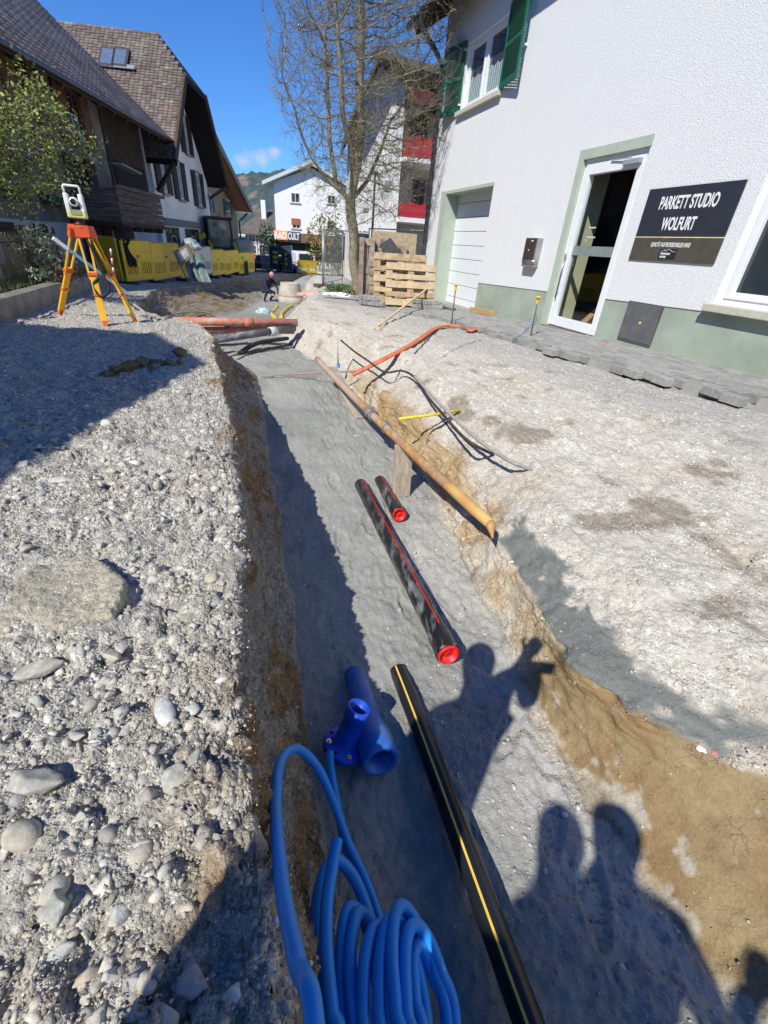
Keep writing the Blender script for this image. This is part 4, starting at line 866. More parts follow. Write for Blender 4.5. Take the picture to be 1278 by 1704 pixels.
# ------------------------------------------------------------------ old rusty gas pipe on its props
rust = bpy.data.materials.new('rusty_yellow_pipe'); rust.use_nodes = True; t = rust.node_tree; b = t.nodes['Principled BSDF']; b.inputs['Roughness'].default_value = .7
L = t.links.new; tcn = t.nodes.new('ShaderNodeTexCoord'); n1 = t.nodes.new('ShaderNodeTexNoise'); n1.inputs['Scale'].default_value = 5; n1.inputs['Detail'].default_value = 8; L(tcn.outputs['Object'], n1.inputs['Vector'])
sx3 = t.nodes.new('ShaderNodeSeparateXYZ'); L(tcn.outputs['Object'], sx3.inputs[0])
mth = t.nodes.new('ShaderNodeMath'); mth.operation = 'MULTIPLY_ADD'; L(sx3.outputs['Y'], mth.inputs[0]); mth.inputs[1].default_value = .14; L(n1.outputs[0], mth.inputs[2])
rp = t.nodes.new('ShaderNodeValToRGB'); L(mth.outputs[0], rp.inputs[0]); e = rp.color_ramp.elements
e[0].position = .42; e[0].color = (.60, .38, .13, 1); e[1].position = .58; e[1].color = (.55, .30, .10, 1)
for pos_, cc in ((.66, (.36, .19, .085, 1)), (.76, (.42, .29, .19, 1)), (.9, (.46, .33, .24, 1))): q = e.new(pos_); q.color = cc
L(rp.outputs[0], b.inputs['Base Color']); bp2 = t.nodes.new('ShaderNodeBump'); bp2.inputs['Strength'].default_value = .5; bp2.inputs['Distance'].default_value = .006
n3 = t.nodes.new('ShaderNodeTexNoise'); n3.inputs['Scale'].default_value = 40; n3.inputs['Detail'].default_value = 6; L(tcn.outputs['Object'], n3.inputs['Vector']); L(n3.outputs[0], bp2.inputs['Height']); L(bp2.outputs[0], b.inputs['Normal'])
A_ = onz(528, 598, 1.30); B_ = onz(816, 872, 1.33); T = nrm(B_-A_); L_ = np.linalg.norm(B_-A_)
op = thing('old_gas_pipe', 'old rusty pipe with peeling yellow coating propped across the pit edge', 'pipe', B_)
pts = [A_+T*L_*k/24+V(0, 0, -.03*math.sin(math.pi*k/24)) for k in range(25)]; rr_ = [.036+.0015*math.sin(k*2.3) for k in range(25)]; rr_[-1] = .030
mb = MB(); mb.tube(pts, rr_, 24)
tip = [pts[-1]+T*.09*k/3-V(0, 0, .012*k)+nrm(np.cross(T, (0, 0, 1)))*.012*k for k in range(4)]; mb.tube(tip, [.030, .024, .012, .002], 10)
mb.build('pipe_body', rust, op)
mb = MB()
for fr_ in (.49, .515): mb = MB(); mb.lathe(A_+T*L_*fr_-V(0, 0, .03), T, [(-.02, .04), (-.02, .052), (.02, .052), (.02, .04)], 20); mb.build('coupling', mat('coupling_grey', (.17, .17, .18), .6, var=.3, scale=20), op)
mb = MB(); mb.lathe(A_+T*L_*.60-V(0, 0, .03), T, [(-.008, .04), (-.008, .049), (.008, .049), (.008, .04)], 20)
mb.build('coupling', mat('coupling_grey', (.17, .17, .18), .6, var=.3, scale=20), op)
timber = mat('prop_board', (.40, .33, .25), .85, var=.25, scale=6, bump=.5, bscale=30, stretch=(6, 6, 1))
b0 = onz(668, 826, 1.80); fwd = nrm(V(-.25, 1, 0)); rt = nrm(V(1, .25, 0)); tp = onz(673, 742, 1.36)
hgt = V(0, 0, .44)
mb = MB(); p0 = b0-rt*.075; tt_ = nrm(tp-b0)
mb.box(p0, rt*.15, fwd*.035, (tp-b0)); tag(mb.build('prop_board', timber, loc=b0, bevel=.003), 'upright wooden board set on edge holding up the rusty pipe', 'board')
p1 = onz(552, 612, 1.38); p2 = onz(603, 697, 1.73); mb = MB(); mb.beam(p1, p2, .15, .035, up=nrm(V(.3, -.2, 1)))
tag(mb.build('plank', mat('sloping_plank', (.42, .36, .28), .85, var=.2, scale=6, bump=.4, bscale=30), loc=p2, bevel=.003), 'pale plank sloping from the rusty pipe down to the sand', 'board')
mb = MB(); a_ = onz(664, 697, 1.30); c_ = hit(764, 688, .03); mb.tube([a_, (a_+c_)/2-V(0, 0, .006), c_], .013, 10)
tag(mb.build('yellow_tube', mat('yellow_tube', (.72, .55, .04), .5, var=.2, scale=30), loc=a_), 'thin bright yellow tube running from the rusty pipe coupling into the bank', 'pipe')
# roots and cables over the bank
cab = mat('old_cable', (.055, .042, .035), .8, var=.3, scale=20); cabg = mat('grey_conduit', (.34, .32, .30), .8, var=.2, scale=20)
def strand(kind, pts, r, m, label, cat, lift=.02, n=6, hs_=None):
    P_ = [hit(a, b_, lift) if (hs_ is None or hs_[i] is None) else onz(a, b_, hs_[i]) for i, (a, b_) in enumerate(pts)]
    mb = MB(); mb.tube(catmull(P_, 7), r, n); return tag(mb.build(kind, m, loc=P_[0]), label, cat)
strand('cable', [(567, 566), (590, 585), (612, 600), (640, 619), (668, 617), (690, 628), (712, 660), (738, 690), (762, 718), (785, 738), (820, 760)], .012, cab, 'dark old cable hanging in a sagging line over the pit face', 'cable', hs_=[1.15, 1.22, 1.24, 1.24, 1.22, 1.2, 1.22, 1.24, 1.24, 1.22, None])
strand('conduit', [(690, 626), (720, 660), (760, 700), (800, 735), (845, 765), (883, 786)], .014, cabg, 'thin pale grey conduit lying down the bank into the gravel', 'conduit', hs_=[1.17, 1.18, 1.19, 1.2, 1.2, None])
strand('root', [(752, 700), (735, 712), (718, 722), (710, 742)], .010, cab, 'short curved dark root under the yellow tube', 'root')
strand('root', [(718, 560), (690, 590), (670, 612), (655, 640), (632, 668)], .007, cab, 'thin black root running down the bank below the orange hose', 'root')
strand('pole', [(330, 626+0), (433, 625), (530, 624), (590, 620)], .012, mat('stick', (.32, .22, .16), .9), 'thin reddish stick laid straight across the trench sand', 'stick', hs_=[1.72, 1.70, 1.62, 1.5]) if False else None
p1, p2 = onz(436, 626, 1.66), onz(592, 618, 1.45); mb = MB(); mb.tube([p1, (p1+p2)/2+V(0, 0, .01), p2], .011, 7); tag(mb.build('stick', mat('stick_wood', (.36, .24, .17), .9, var=.2, scale=20), loc=p1), 'long thin reddish stick lying straight across the trench', 'stick')
# orange flat hose and its tangle
oh = mat('orange_hose', (.60, .16, .07), .75, var=.2, scale=14, bump=.3, bscale=40)
P_ = [onz(586, 624, 1.38), onz(640, 597, 1.2), onz(690, 570, 1.12), hit(722, 553, .05), hit(745, 545, .03), hit(775, 547, .03), hit(808, 541, .03)]
mb = MB(); mb.tube(catmull(P_, 8), .042, 12, squash=.45); hs3 = tag(mb.build('lay_flat_hose', oh, loc=P_[3]), 'flat orange hose stretched from the paving edge down into the pit', 'hose')
ring_ = [hit(a, b_, .05) for a, b_ in ((778, 543), (798, 536), (812, 540), (800, 549), (782, 556), (775, 549))]
mb = MB(); mb.tube(catmull(ring_, 8), .032, 10, squash=.6); tag(mb.build('hose_bundle', oh, loc=ring_[0]), 'knotted orange hose bundle lying on the paving edge', 'hose')
bs = mat('blue_string', (.10, .22, .55), .8)
def string(pts, label, r=.004, hs_=None, lift=.012):
    strand('string', pts, r, bs, label, 'string', lift, 5, hs_)
string([(808, 542), (835, 556), (860, 560), (880, 545), (893, 522)], 'blue string pulled up to the nearer yellow topped pin', .004, [None, None, 1.0, .98, .86])
string([(800, 546), (822, 556), (838, 552), (852, 566), (868, 560), (882, 566), (874, 546), (889, 524)], 'tangled blue string around the foot of the nearer pin', .004, [None]*6+[.97, .87])
string([(730, 600), (765, 578), (800, 566), (812, 552)], 'faint blue string running down the gravel from the orange bundle', .0035)
# lath on its stake, the stake itself
woodp = mat('pale_lath', (.60, .46, .27), .8, var=.15, scale=10)
st0 = hit(717, 508); st1 = up(st0, 724, 471)
mb = MB(); mb.beam(st0, st1, .025, .025); tag(mb.build('stake', woodp, loc=st0), 'short wooden stake by the garage corner holding up a lath', 'stake')
l0 = hit(592, 574, .03); mb = MB(); mb.beam(l0, st1+V(0, 0, .01), .045, .022); tag(mb.build('lath', woodp, loc=l0), 'long pale lath leaning from the mound up to the stake', 'lath')
l1 = hit(612, 580, .02); l2 = l0+(st1-l0)*.27+V(0, -.02, -.02); mb = MB(); mb.beam(l1, l2, .05, .03); tag(mb.build('timber_piece', mat('grey_lath', (.45, .37, .28), .9, var=.2), loc=l1), 'short weathered timber piece propped under the long lath', 'board')
# survey pins
steel = mat('pin_steel', (.16, .10, .07), .6, metal=.4); ycap = mat('pin_cap', (.80, .50, .04), .5)
def pin(px, py, tx_, ty_, label):
    b0 = hit(px, py); t1 = up(b0, tx_, ty_); r_ = thing('survey_pin', label, 'pin', b0, 'steel pins with yellow caps')
    mb = MB(); mb.tube([b0-V(0, 0, .05), t1], .010, 8); mb.build('rod', steel, r_)
    mb = MB(); mb.lathe(t1, (0, 0, 1), [(-.09, .012), (-.06, .022), (-.03, .016), (-.012, .022), (0, .048), (.012, .048), (.014, 0)], 14); mb.build('cap', ycap, r_)
pin(751, 541, 759, 474, 'steel pin with yellow cap in front of the garage door')
pin(881, 571, 896, 495, 'steel pin with yellow cap near the shop door, tied with blue string')
b0 = onz(563, 612, 1.5); t1 = up(b0, 561, 560); mb = MB(); mb.tube([b0, t1], .012, 7); sp = tag(mb.build('marker_rod', mat('rod_pale', (.50, .42, .36), .8), loc=b0), 'thin upright rod with a blue collar standing at the far end of the rusty pipe', 'rod')
mb = MB(); mb.lathe(b0, (0, 0, 1), [(.0, .02), (.05, .025), (.05, .02)], 8); mb.build('collar', bs, sp)
mb = MB(); p1 = Wp(9.75, pav_z(9.75, .1)+.0, .05); mb.beam(Wp(9.85, pav_z(9.8, .15)+.05, .12), Wp(7.9+.9, pav_z(8.8, .1)+.06, .16), .09, .10); tag(mb.build('wooden_beam', mat('squared_beam', (.50, .30, .14), .8, var=.2, scale=5, stretch=(6, 6, 6)), loc=p1, bevel=.004), 'squared orange brown timber lying on the paving against the green plinth', 'beam')
mb = MB(); mb.tube([Wp(10.0, pav_z(10, .5)+.03, .45), Wp(10.5, pav_z(10.4, .55)+.03, .65)], .03, 10); tag(mb.build('steel_tube', mat('tube_dark', (.1, .13, .14), .5, metal=.4), loc=Wp(10, -1.1, .5)), 'short dark tube lying on the paving in front of the garage', 'tube')
# foot-end of the trench: grey waste pipe, orange pipes, membrane, conduits, manhole
dusty_o = dusty('orange_pvc', (.50, .13, .07), (.46, .33, .26), .4, .65, .6, 5)
for k, (pa, pb, r, h, lab) in enumerate((((330, 535), (463, 537), .068, 1.33, 'dusty orange sewer pipe crossing the trench, the higher of the pair'), ((330, 547), (458, 549), .068, 1.48, 'orange sewer pipe in shadow directly below the higher one'))):
    a_, c_ = onz(*pa, h), onz(*pb, h); d_ = nrm(c_-a_); mb = MB(); mb.tube([a_-d_*.5, c_+d_*.35], r, 18)
    r_ = thing('sewer_pipe', lab, 'pipe', a_, 'orange sewer pipes across the trench'); mb.build('pipe_body', dusty_o, r_)
    mb = MB(); mb.lathe(c_-d_*(.5+k*.3), d_, [(-.1, r), (-.1, r*1.14), (.06, r*1.14), (.06, r)], 18); mb.build('pipe_collar', dusty_o, r_)
a_, c_ = onz(372, 563, 1.45), onz(476, 548, 1.42); d_ = nrm(c_-a_); gp_ = thing('grey_pipe', 'dark grey drain pipe with a pale collar crossing below the orange pipes', 'pipe', a_)
mb = MB(); mb.tube([a_-d_*.5, c_+d_*.2], .06, 18); mb.build('pipe_body', dusty('grey_dusty', (.10, .11, .115), (.33, .33, .32), .45, .7, .6, 6), gp_)
mb = MB(); mb.lathe(onz(455, 551, 1.42), d_, [(-.09, .06), (-.09, .074), (.06, .074), (.06, .06)], 18); mb.build('pipe_collar', mat('pale_collar', (.5, .52, .5), .6), gp_)
P_ = [onz(400, 588, 1.70), onz(415, 577, 1.66), onz(432, 570, 1.63), onz(455, 566, 1.62), onz(478, 563, 1.62)]
mb = MB(); mb.tube(catmull(P_, 6), .055, 12, squash=.6); tag(mb.build('black_hose', mat('rubber_black', (.02, .02, .022), .6), loc=P_[1]), 'black rubber sleeve lying in the sand under the grey drain pipe', 'hose')
P_ = [onz(395, 600, 1.73), onz(420, 588, 1.71), onz(450, 580, 1.69), onz(475, 575, 1.68)]
mb = MB(); mb.tube(catmull(P_, 6), .022, 8); tag(mb.build('black_cable', mat('rubber_black', (.02, .02, .022), .6), loc=P_[1]), 'thin black cable curving over the sand in front of the grey drain pipe', 'cable')
yc = mat('yellow_conduit', (.70, .52, .04), .5, var=.2)
for pts, lab in ((((462, 511), (458, 518), (452, 524), (455+3, 532)), 'left one of two short bent yellow conduits behind the orange pipes'), (((486, 511), (478, 516), (470, 524), (468, 531)), 'right one of two short bent yellow conduits behind the orange pipes')):
    P_ = [hit(a, b_, .05) for a, b_ in pts]; mb = MB(); mb.tube(catmull(P_, 6), .05, 10); o = tag(mb.build('conduit', yc, loc=P_[0]), lab, 'conduit', 'bent yellow conduits')
mh = onz(484, 509, 2.25); mh_t = up(mh, 480, 470); Hm = mh_t[2]-mh[2]
mhr = thing('manhole_cone', 'tall tapered concrete manhole cone standing in the far trench', 'manhole', mh)
cm_ = mat('concrete_ring', (.46, .41, .34), .9, var=.15, scale=3, bump=.3, bscale=30)
mb = MB(); mb.lathe(mh, (0, 0, 1), [(0, .0), (0, .46), (Hm*.42, .46), (Hm*.425, .44), (Hm*.44, .46), (Hm*.5, .455), (Hm*.97, .36), (Hm, .355), (Hm, .29), (Hm-.3, .29), (Hm-.3, 0)], 36); mb.build('cone', cm_, mhr)
mb = MB(); c_ = hit(440, 524, .05)
def crumple(c, rx, ry, rz_, seed, sub=3):
    v, f = ICO[sub]; v, f = ICO[4]; v = v*(1+.62*fbm(v+seed, 1.9, 5, seed, .62)[:, None]); v[:, 2] = np.maximum(v[:, 2], -.3); return v*np.array([rx, ry, rz_])*1.15+c, f
v, f = crumple(c_, .22, .2, .12, 4); tag(mesh_np('plastic_sheet', v, f, mat('sheet_pale', (.55, .60, .58), .5, col2=(.20, .32, .38), scale=6), loc=c_), 'crumpled pale plastic sheeting heap behind the orange pipes', 'plastic sheet')
v, f = crumple(onz(450, 643-0, 1.68) if False else onz(448, 605, 1.7), .02, .02, .012, 5, 2); tag(mesh_np('plastic_scrap', v, f, mat('scrap_blue', (.04, .22, .5), .6), loc=onz(448, 605, 1.7)), 'tiny bright blue plastic scrap on the sand mound', 'scrap')
c_ = hit(560, 497, .08); v, f = crumple(c_, .30, .14, .06, 6); tag(mesh_np('white_sack', v, f, mat('sack_white', (.72, .71, .68), .8), loc=c_), 'crumpled white sack lying left of the tree foot', 'sack')
c_ = onz(512, 490, 1.52); v, f = crumple(c_, .30, .2, .08, 7); tag(mesh_np('orange_sack', v, f, mat('sack_orange', (.62, .22, .13), .8, col2=(.65, .5, .45), scale=4), loc=c_), 'crumpled orange and white sack right of the manhole cone', 'sack')
c_ = hit(1166, 1248, .01); v, f = crumple(c_, .018, .013, .009, 8); tag(mesh_np('tissue', v, f, mat('tissue_white', (.8, .78, .76), .8), loc=c_), 'white paper scrap on the right bank above the brown clay', 'scrap')
c_ = hit(1185, 1255, .01); v, f = crumple(c_, .012, .008, .006, 9); tag(mesh_np('red_scrap', v, f, mat('scrap_red', (.5, .2, .17), .8), loc=c_), 'pinkish red scrap beside the white paper scrap', 'scrap')
# ------------------------------------------------------------------ PALLETS, fences, stones by the corner
pal_old = mat('pallet_weathered', (.30, .225, .16), .9, var=.3, scale=7, bump=.3, bscale=40)
pal_new = mat('pallet_fresh', (.54, .41, .25), .85, var=.18, scale=7, bump=.2, bscale=40)
pal_mid = mat('pallet_mid', (.42, .30, .18), .85, var=.3, scale=9, bump=.3, bscale=40); pal_mid2 = mat('pallet_grey', (.37, .29, .22), .9, var=.3, scale=9, bump=.3, bscale=40)
def pallet(label, base, Xd, Yd, m, W_=1.2, D_=.8, top_gap=5):
    """base = lower corner; Xd along the length, Yd along the width; boards on both faces"""
    Xd, Yd = nrm(Xd), nrm(Yd); Zd = nrm(np.cross(Xd, Yd)); r_ = thing('wooden_pallet', label, 'pallet', base, 'wooden pallets stacked by the house corner')
    def bb(nm, x0, x1, y0, y1, z0, z1):
        mb = MB(); a_ = g.normal(0, .006); X3 = nrm(Xd+Yd*a_); x0 += g.uniform(-.01, .006); x1 += g.uniform(-.006, .01); mb.box(base+Xd*x0+Yd*y0+Zd*z0, X3*(x1-x0), Yd*(y1-y0), Zd*(z1-z0)); mm = m
        if g.random() < .4: mm = pal_mid if m is pal_new else pal_mid2
        mb.build(nm, mm, r_, bevel=.003)
    for k in range(5): y0 = k*(D_-.11)/4; bb('top_board', 0, W_, y0, y0+(.14 if k % 2 == 0 else .10), .122, .144)
    for x0 in (0, W_/2-.07, W_-.145): bb('stringer', x0, x0+.145, 0, D_, .10, .122)
    for y0 in (0, D_/2-.05, D_-.10):
        bb('bottom_board', 0, W_, y0, y0+.10, 0, .022)
        for x0 in (0, W_/2-.07, W_-.145): bb('block', x0, x0+.145, y0, y0+.10, .022, .10)
    return r_
hd = nrm(V(.97, .24, 0))         # along the near face of the stack (left -> right in view)
back = nrm(V(-.24, .97, 0))
def tilt(a): return nrm(V(0, 0, 1)*math.cos(a)+back*math.sin(a))
pz = hit(640, 512)
def pal_at(px, py, ypl): return aty(px, py, ypl)
B1 = aty(640, 510, 11.2); B1[2] = -1.17
pallet('fresh yellow pallet standing on edge at the front of the leaning stack', B1, hd, tilt(.22), pal_new, 1.15, .84)
pallet('fresh pallet leaning second from the front, its end showing pale blocks', B1-hd*.24+back*.24+V(0, 0, .03), nrm(V(.99, .12, 0)), tilt(.16), pal_new, 1.2, .98)
pallet('brown pallet leaning third in the stack behind the two fresh pallets', B1-hd*.32+back*.42+V(0, 0, .0), hd, tilt(.15), pal_old, 1.2, .85)
B2 = aty(600, 500, 12.3); B2[2] = -1.2
pallet('tall grey weathered pallet standing upright beside the tree trunk', B2-hd*.05, nrm(V(0, 0, 1)+back*.08), hd, pal_old, 1.35, .62)
pallet('weathered pallet standing upright to the right of the tall grey pallet', B2+hd*.66+back*.15, nrm(V(0, 0, 1)+back*.05), hd, pal_old, 1.25, .5)
mb = MB(); a_ = B2+hd*.3+back*.42+V(0, 0, .1); mb.box(a_, hd*1.15, back*.03, V(0, 0, 1.42)); tag(mb.build('chipboard_sheet', mat('chipboard', (.34, .25, .15), .9, col2=(.52, .42, .28), scale=22), loc=a_), 'blotchy chipboard sheet standing behind the weathered pallets', 'board')
q0 = aty(652, 446, 12.2); q1 = aty(690, 446, 12.2); dd = nrm(q1-q0); tp_ = aty(633, 407, 12.35); mb = MB(); L_ = tp_-q0
mb.prism([q0, q0+dd*.50, tp_+dd*.24+V(0, 0, .14), tp_+V(0, 0, 0)], back*.06); tag(mb.build('black_board', mat('rubber_board', (.035, .04, .042), .7, var=.3, scale=9, bump=.3), loc=q0), 'thick black board leaning against the chipboard above the pallets', 'board')
# loose paving blocks
cobm = mat('granite_block', (.30, .285, .265), .9, var=.25, scale=14, bump=.5, bscale=60)
k = 0
for (px, py, nn_, lay) in ((604, 508, 5, 2), (590, 500, 3, 1), (672, 512, 0, 1), (690, 514, 5, 2), (706, 516, 4, 1), (728, 517, 1, 1)):
    for i in range(nn_):
        for l in range(lay):
            if l == 1 and i > nn_-2: continue
            b0 = hit(px+i*7+g.uniform(-1, 1), py+i*.9); a_ = g.uniform(-.4, .4)+.2; X_ = V(math.cos(a_), math.sin(a_), 0); Y_ = V(-math.sin(a_), math.cos(a_), 0)
            c_ = b0+V(0, 0, .05+l*.10+.02); mb = MB(); mb.cbox(c_, .19*g.uniform(.8, 1.05), .13, .095, X_, Y_, nrm(V(g.uniform(-.08, .08), g.uniform(-.08, .08), 1)))
            o = mb.build('paving_block', cobm, loc=c_, bevel=.012); tag(o, 'grey stone paving block in the loose rows stacked around the pallets', 'paving block', 'paving blocks stacked around the pallets'); k += 1
# wire mesh site fences
fgal = mat('galvanised', (.36, .38, .40), .45, var=.1, metal=.7)
def mesh_fence(label, a, b_, h, sheet=None, step_=.14):
    a = np.asarray(a, float); b_ = np.asarray(b_, float); r_ = thing('mesh_fence_panel', label, 'fence', a, 'wire mesh site fence panels'); T = b_-a; L_ = np.linalg.norm(T); T = T/L_; H_ = V(0, 0, h)
    mb = MB(); mb.tube([a, a+H_], .021, 8); mb.tube([b_, b_+H_], .021, 8); mb.tube([a+H_, b_+H_], .018, 8); mb.tube([a+V(0, 0, .12), b_+V(0, 0, .12)], .018, 8); mb.build('frame', fgal, r_)
    mb = MB(); n_ = int(L_/step_)
    for k in range(1, n_): q = a+T*L_*k/n_; mb.beam(q+V(0, 0, .12), q+H_, .006, .006, up=T)
    for k in range(1, int(h/.28)): z = V(0, 0, k*.28); mb.beam(a+z, b_+z, .006, .006)
    mb.build('wire_mesh', fgal, r_)
    mb = MB(); mb.cbox(a+V(0, 0, .05), .7, .22, .12, np.cross(T, (0, 0, 1)), T); mb.build('foot', mat('foot_block', (.10, .10, .10), .9), r_, bevel=.02)
    if sheet is not None:
        nv = np.cross(T, (0, 0, 1))*.03; mb = MB(); vs = []
        for k in range(13): q = a+T*L_*(k/12)+nv+nrm(nv)*.05*math.sin(k*1.3); vs += [q+V(0, 0, .2), q+V(0, 0, h-.08)+V(0, 0, -.05*abs(math.sin(k*.9)))]
        mb.add(vs, [(2*k, 2*k+2, 2*k+3, 2*k+1) for k in range(12)]); mb.add([v+nv*.3 for v in [np.array(q) for q in vs]], [(2*k+1, 2*k+3, 2*k+2, 2*k) for k in range(12)]); mb.build('privacy_sheet', sheet, r_)
    return r_
Q0 = onz(537, 478, 1.5); ht = up(Q0, 534, 382)[2]+1.5; Q1 = onz(552, 474, 1.5); Q1 = Q0+nrm(Q1-Q0)*3.4
mesh_fence('wire mesh fence panel seen almost edge on left of the tree', Q0, Q1, ht)
Q2 = V(.62, 14.9, -1.5); Qm = (Q0+Q2)/2; mesh_fence('long wire mesh fence panel running behind the tree trunk, its left half', Q0+V(.05, 0, 0), Qm, ht); mesh_fence('wire mesh fence panel directly behind the pallets ending at a tall post', Qm, Q2, ht+.1)
Q3 = aty(668, 452, 20); Q4 = aty(712, 456, 19); Q3[2] = Q4[2] = -1.4; mesh_fence('farther wire mesh fence panel between the black board and the drainpipe', Q3, Q4, 1.55)
navy = mat('banner_navy', (.03, .045, .085), .7, col2=(.05, .07, .13), scale=3)
F1, F2, F3, F4 = aty(436, 452, 26), aty(456, 452, 27), aty(473, 452, 26), aty(486, 455, 25)
for q in (F1, F2, F3, F4): q[2] = -1.35
o = mesh_fence('site fence panel hung with a dark blue banner, the left one by the brick house', aty(450, 452, 46.5)*[1, 1, 0]+V(0, 0, -2.65), aty(465, 452, 46)*[1, 1, 0]+V(0, 0, -2.65), 2.1, navy)
o2 = mesh_fence('site fence panel hung with a dark blue banner, the one nearer the yellow barrier', aty(470, 452, 46)*[1, 1, 0]+V(0, 0, -2.65), aty(487, 452, 42)*[1, 1, 0]+V(0, 0, -2.5), 2.0, navy)
ylog = mat('banner_yellow', (.75, .62, .06), .6)
for (px, py, Y_, par) in ((458, 428, 46.0, o), (478, 431, 43.8, o2)):
    c_ = aty(px, py, Y_-.2); mb = MB()
    for dz in (.38, .0, -.38): mb.cbox(c_+V(0, 0, dz), .42, .02, .24)
    mb.build('banner_mark', ylog, par)
mesh_fence('bare wire mesh fence panel between the loader and the banner fence', aty(436, 452, 36)*[1, 1, 0]+V(0, 0, -2.2), aty(449, 452, 39)*[1, 1, 0]+V(0, 0, -2.3), 2.0)
# ------------------------------------------------------------------ plastic barriers
ybar = mat('barrier_yellow', (.86, .58, .03), .5, col2=(.68, .47, .07), scale=5, detail=8, lo=.45, hi=.75); wbar = mat('barrier_white', (.62, .61, .56), .5, var=.1, scale=3); ycream = mat('barrier_cream', (.62, .54, .28), .5, var=.1)
bfoot = mat('barrier_foot', (.06, .055, .05), .9); bref = mat('barrier_red', (.35, .06, .03), .5)
def make_barrier(m):
    r_ = thing('plastic_barrier', '', 'barrier'); H_ = 1.0; mb = MB(); y0, y1 = -.025, .025
    mb.box((0, y0, .06), (1.16, 0, 0), (0, .05, 0), (0, 0, .16)); mb.box((0, y0, .52), (1.16, 0, 0), (0, .05, 0), (0, 0, .44))
    mb.box((0, y0, .22), (.06, 0, 0), (0, .05, 0), (0, 0, .30)); mb.box((1.10, y0, .22), (.06, 0, 0), (0, .05, 0), (0, 0, .30)); mb.box((.50, y0, .22), (.16, 0, 0), (0, .05, 0), (0, 0, .30))
    for k in range(5):
        for xo in (.10, .68): mb.box((xo+k*.083, y0+.008, .22), (.038, 0, 0), (0, .034, 0), (0, 0, .30))
    mb.box((0, -.035, .93), (1.16, 0, 0), (0, .07, 0), (0, 0, .05)); mb.box((0, -.03, .49), (1.16, 0, 0), (0, .06, 0), (0, 0, .035))
    for k in range(9): mb.box((.05+k*.12, -.012, .98), (.035, 0, 0), (0, .024, 0), (0, 0, .035))
    mb.build('panel', m, r_, bevel=.006)
    f_ = MB(); f_.box((.05, -.22, -.04), (.12, 0, 0), (0, .44, 0), (0, 0, .10)); f_.build('foot', bfoot, r_, bevel=.02)
    f_ = MB(); f_.box((.53, -.032, .60), (.10, 0, 0), (0, .064, 0), (0, 0, .06)); f_.build('reflector', bref, r_)
    return r_
bproto = {}
def barrier(a, b_, m, label, z=-1.2, lean=0, sc=1.0):
    a = np.asarray(a, float); b_ = np.asarray(b_, float)
    r_ = make_barrier(m) if m not in bproto else copy_tree(bproto[m]); bproto.setdefault(m, r_)
    r_.location = (a[0], a[1], z); r_.rotation_euler = (lean, 0, math.atan2(b_[1]-a[1], b_[0]-a[0])); L_ = math.hypot(*(b_-a)[:2]); r_.scale = (L_/1.17, 1, sc)
    r_['label'] = label; r_['group'] = 'plastic site barriers'; return r_
bl = [onz(x_, y_, h_) for x_, y_, h_ in ((213, 475, 1.37), (258, 473, 1.42), (302, 468, 1.5), (326, 466, 1.55), (354, 463, 1.66), (375, 461.5, 1.72), (398, 459, 1.84), (424, 457, 1.9))]
bm_list = [ybar, ybar, ybar, wbar, ybar, ybar, ybar]
lb = ['yellow barrier panel nearest the camera, with a black cloth over its end', 'yellow barrier panel with sunlight shining through its slots', 'yellow barrier panel half hidden by the leaning notice board', 'grey white barrier panel between yellow ones in the left row', 'yellow barrier panel directly right of the white one', 'yellow barrier panel in front of the loader wheels', 'yellow barrier panel at the far right end of the left row']
# sensible lengths along the same line
for k in range(7): barrier(bl[k], bl[k+1], bm_list[k], lb[k], z=bl[k][2]+.03, lean=.03, sc=1.03)
side0 = bl[0]+V(-.25, -.15, 0); barrier(bl[0]+V(-.1, .02, 0), bl[0]+V(-.1, .02, 0)+nrm(V(-1, .55, 0))*1.16, ybar, 'yellow barrier panel set crossways at the near end of the left row', z=-1.34, sc=1.06)
c = [onz(x_, y_, 2.58) for x_, y_ in ((496, 456), (528, 457), (550, 458.5), (566, 459), (577, 460), (593, 458))]
barrier(c[0], c[1], ybar, 'bright yellow barrier panel in the middle distance in front of the white van', z=-2.56, sc=1.05)
barrier(c[1], c[2], wbar, 'white barrier panel joined right of the bright yellow one', z=-2.56, sc=1.0); barrier(c[2], c[3], wbar, 'white barrier panel seen behind the edge on mesh fence', z=-2.56, sc=1.)
barrier(c[3]+V(.05, 0, 0), c[4]+V(.2, -2.0, 0), ycream, 'cream barrier panel left of the tree trunk turned towards the camera', z=-2.5, sc=1.2)
barrier(aty(678, 455, 21)*[1, 1, 0], aty(692, 456, 21)*[1, 1, 0], ybar, 'small piece of yellow barrier beyond the black board by the drainpipe', z=-1.35, sc=1.0)
# black cloth
u_ = nrm(bl[1]-bl[0]); mb = MB(); vs = []
nb = nrm(np.cross(u_, (0, 0, 1)))
for i in range(9):
    for j in range(7):
        w_ = i/8; z = -.27-.66*w_*(1 if j not in (0, 6) else .9)+.03*math.sin(j*2+i); p = bl[0]+u_*(.05+.05*w_+j*.05*(1+.5*math.sin(i*.8+2)))+nb*(.06+.02*math.sin(j*1.7+i*.9)); vs.append(V(p[0], p[1], z))
fs = [(i*7+j, i*7+j+1, (i+1)*7+j+1, (i+1)*7+j) for i in range(8) for j in range(6)]
n0 = len(vs); vs2 = [v+nb*.015 for v in vs]; mb.add(vs+vs2, fs+[tuple(n0+i for i in f[::-1]) for f in fs]); o = mb.build('black_cloth', mat('cloth_black', (.012, .012, .014), .95), loc=bl[0]); tag(o, 'black work jacket draped over the end of the nearest yellow barrier', 'jacket')
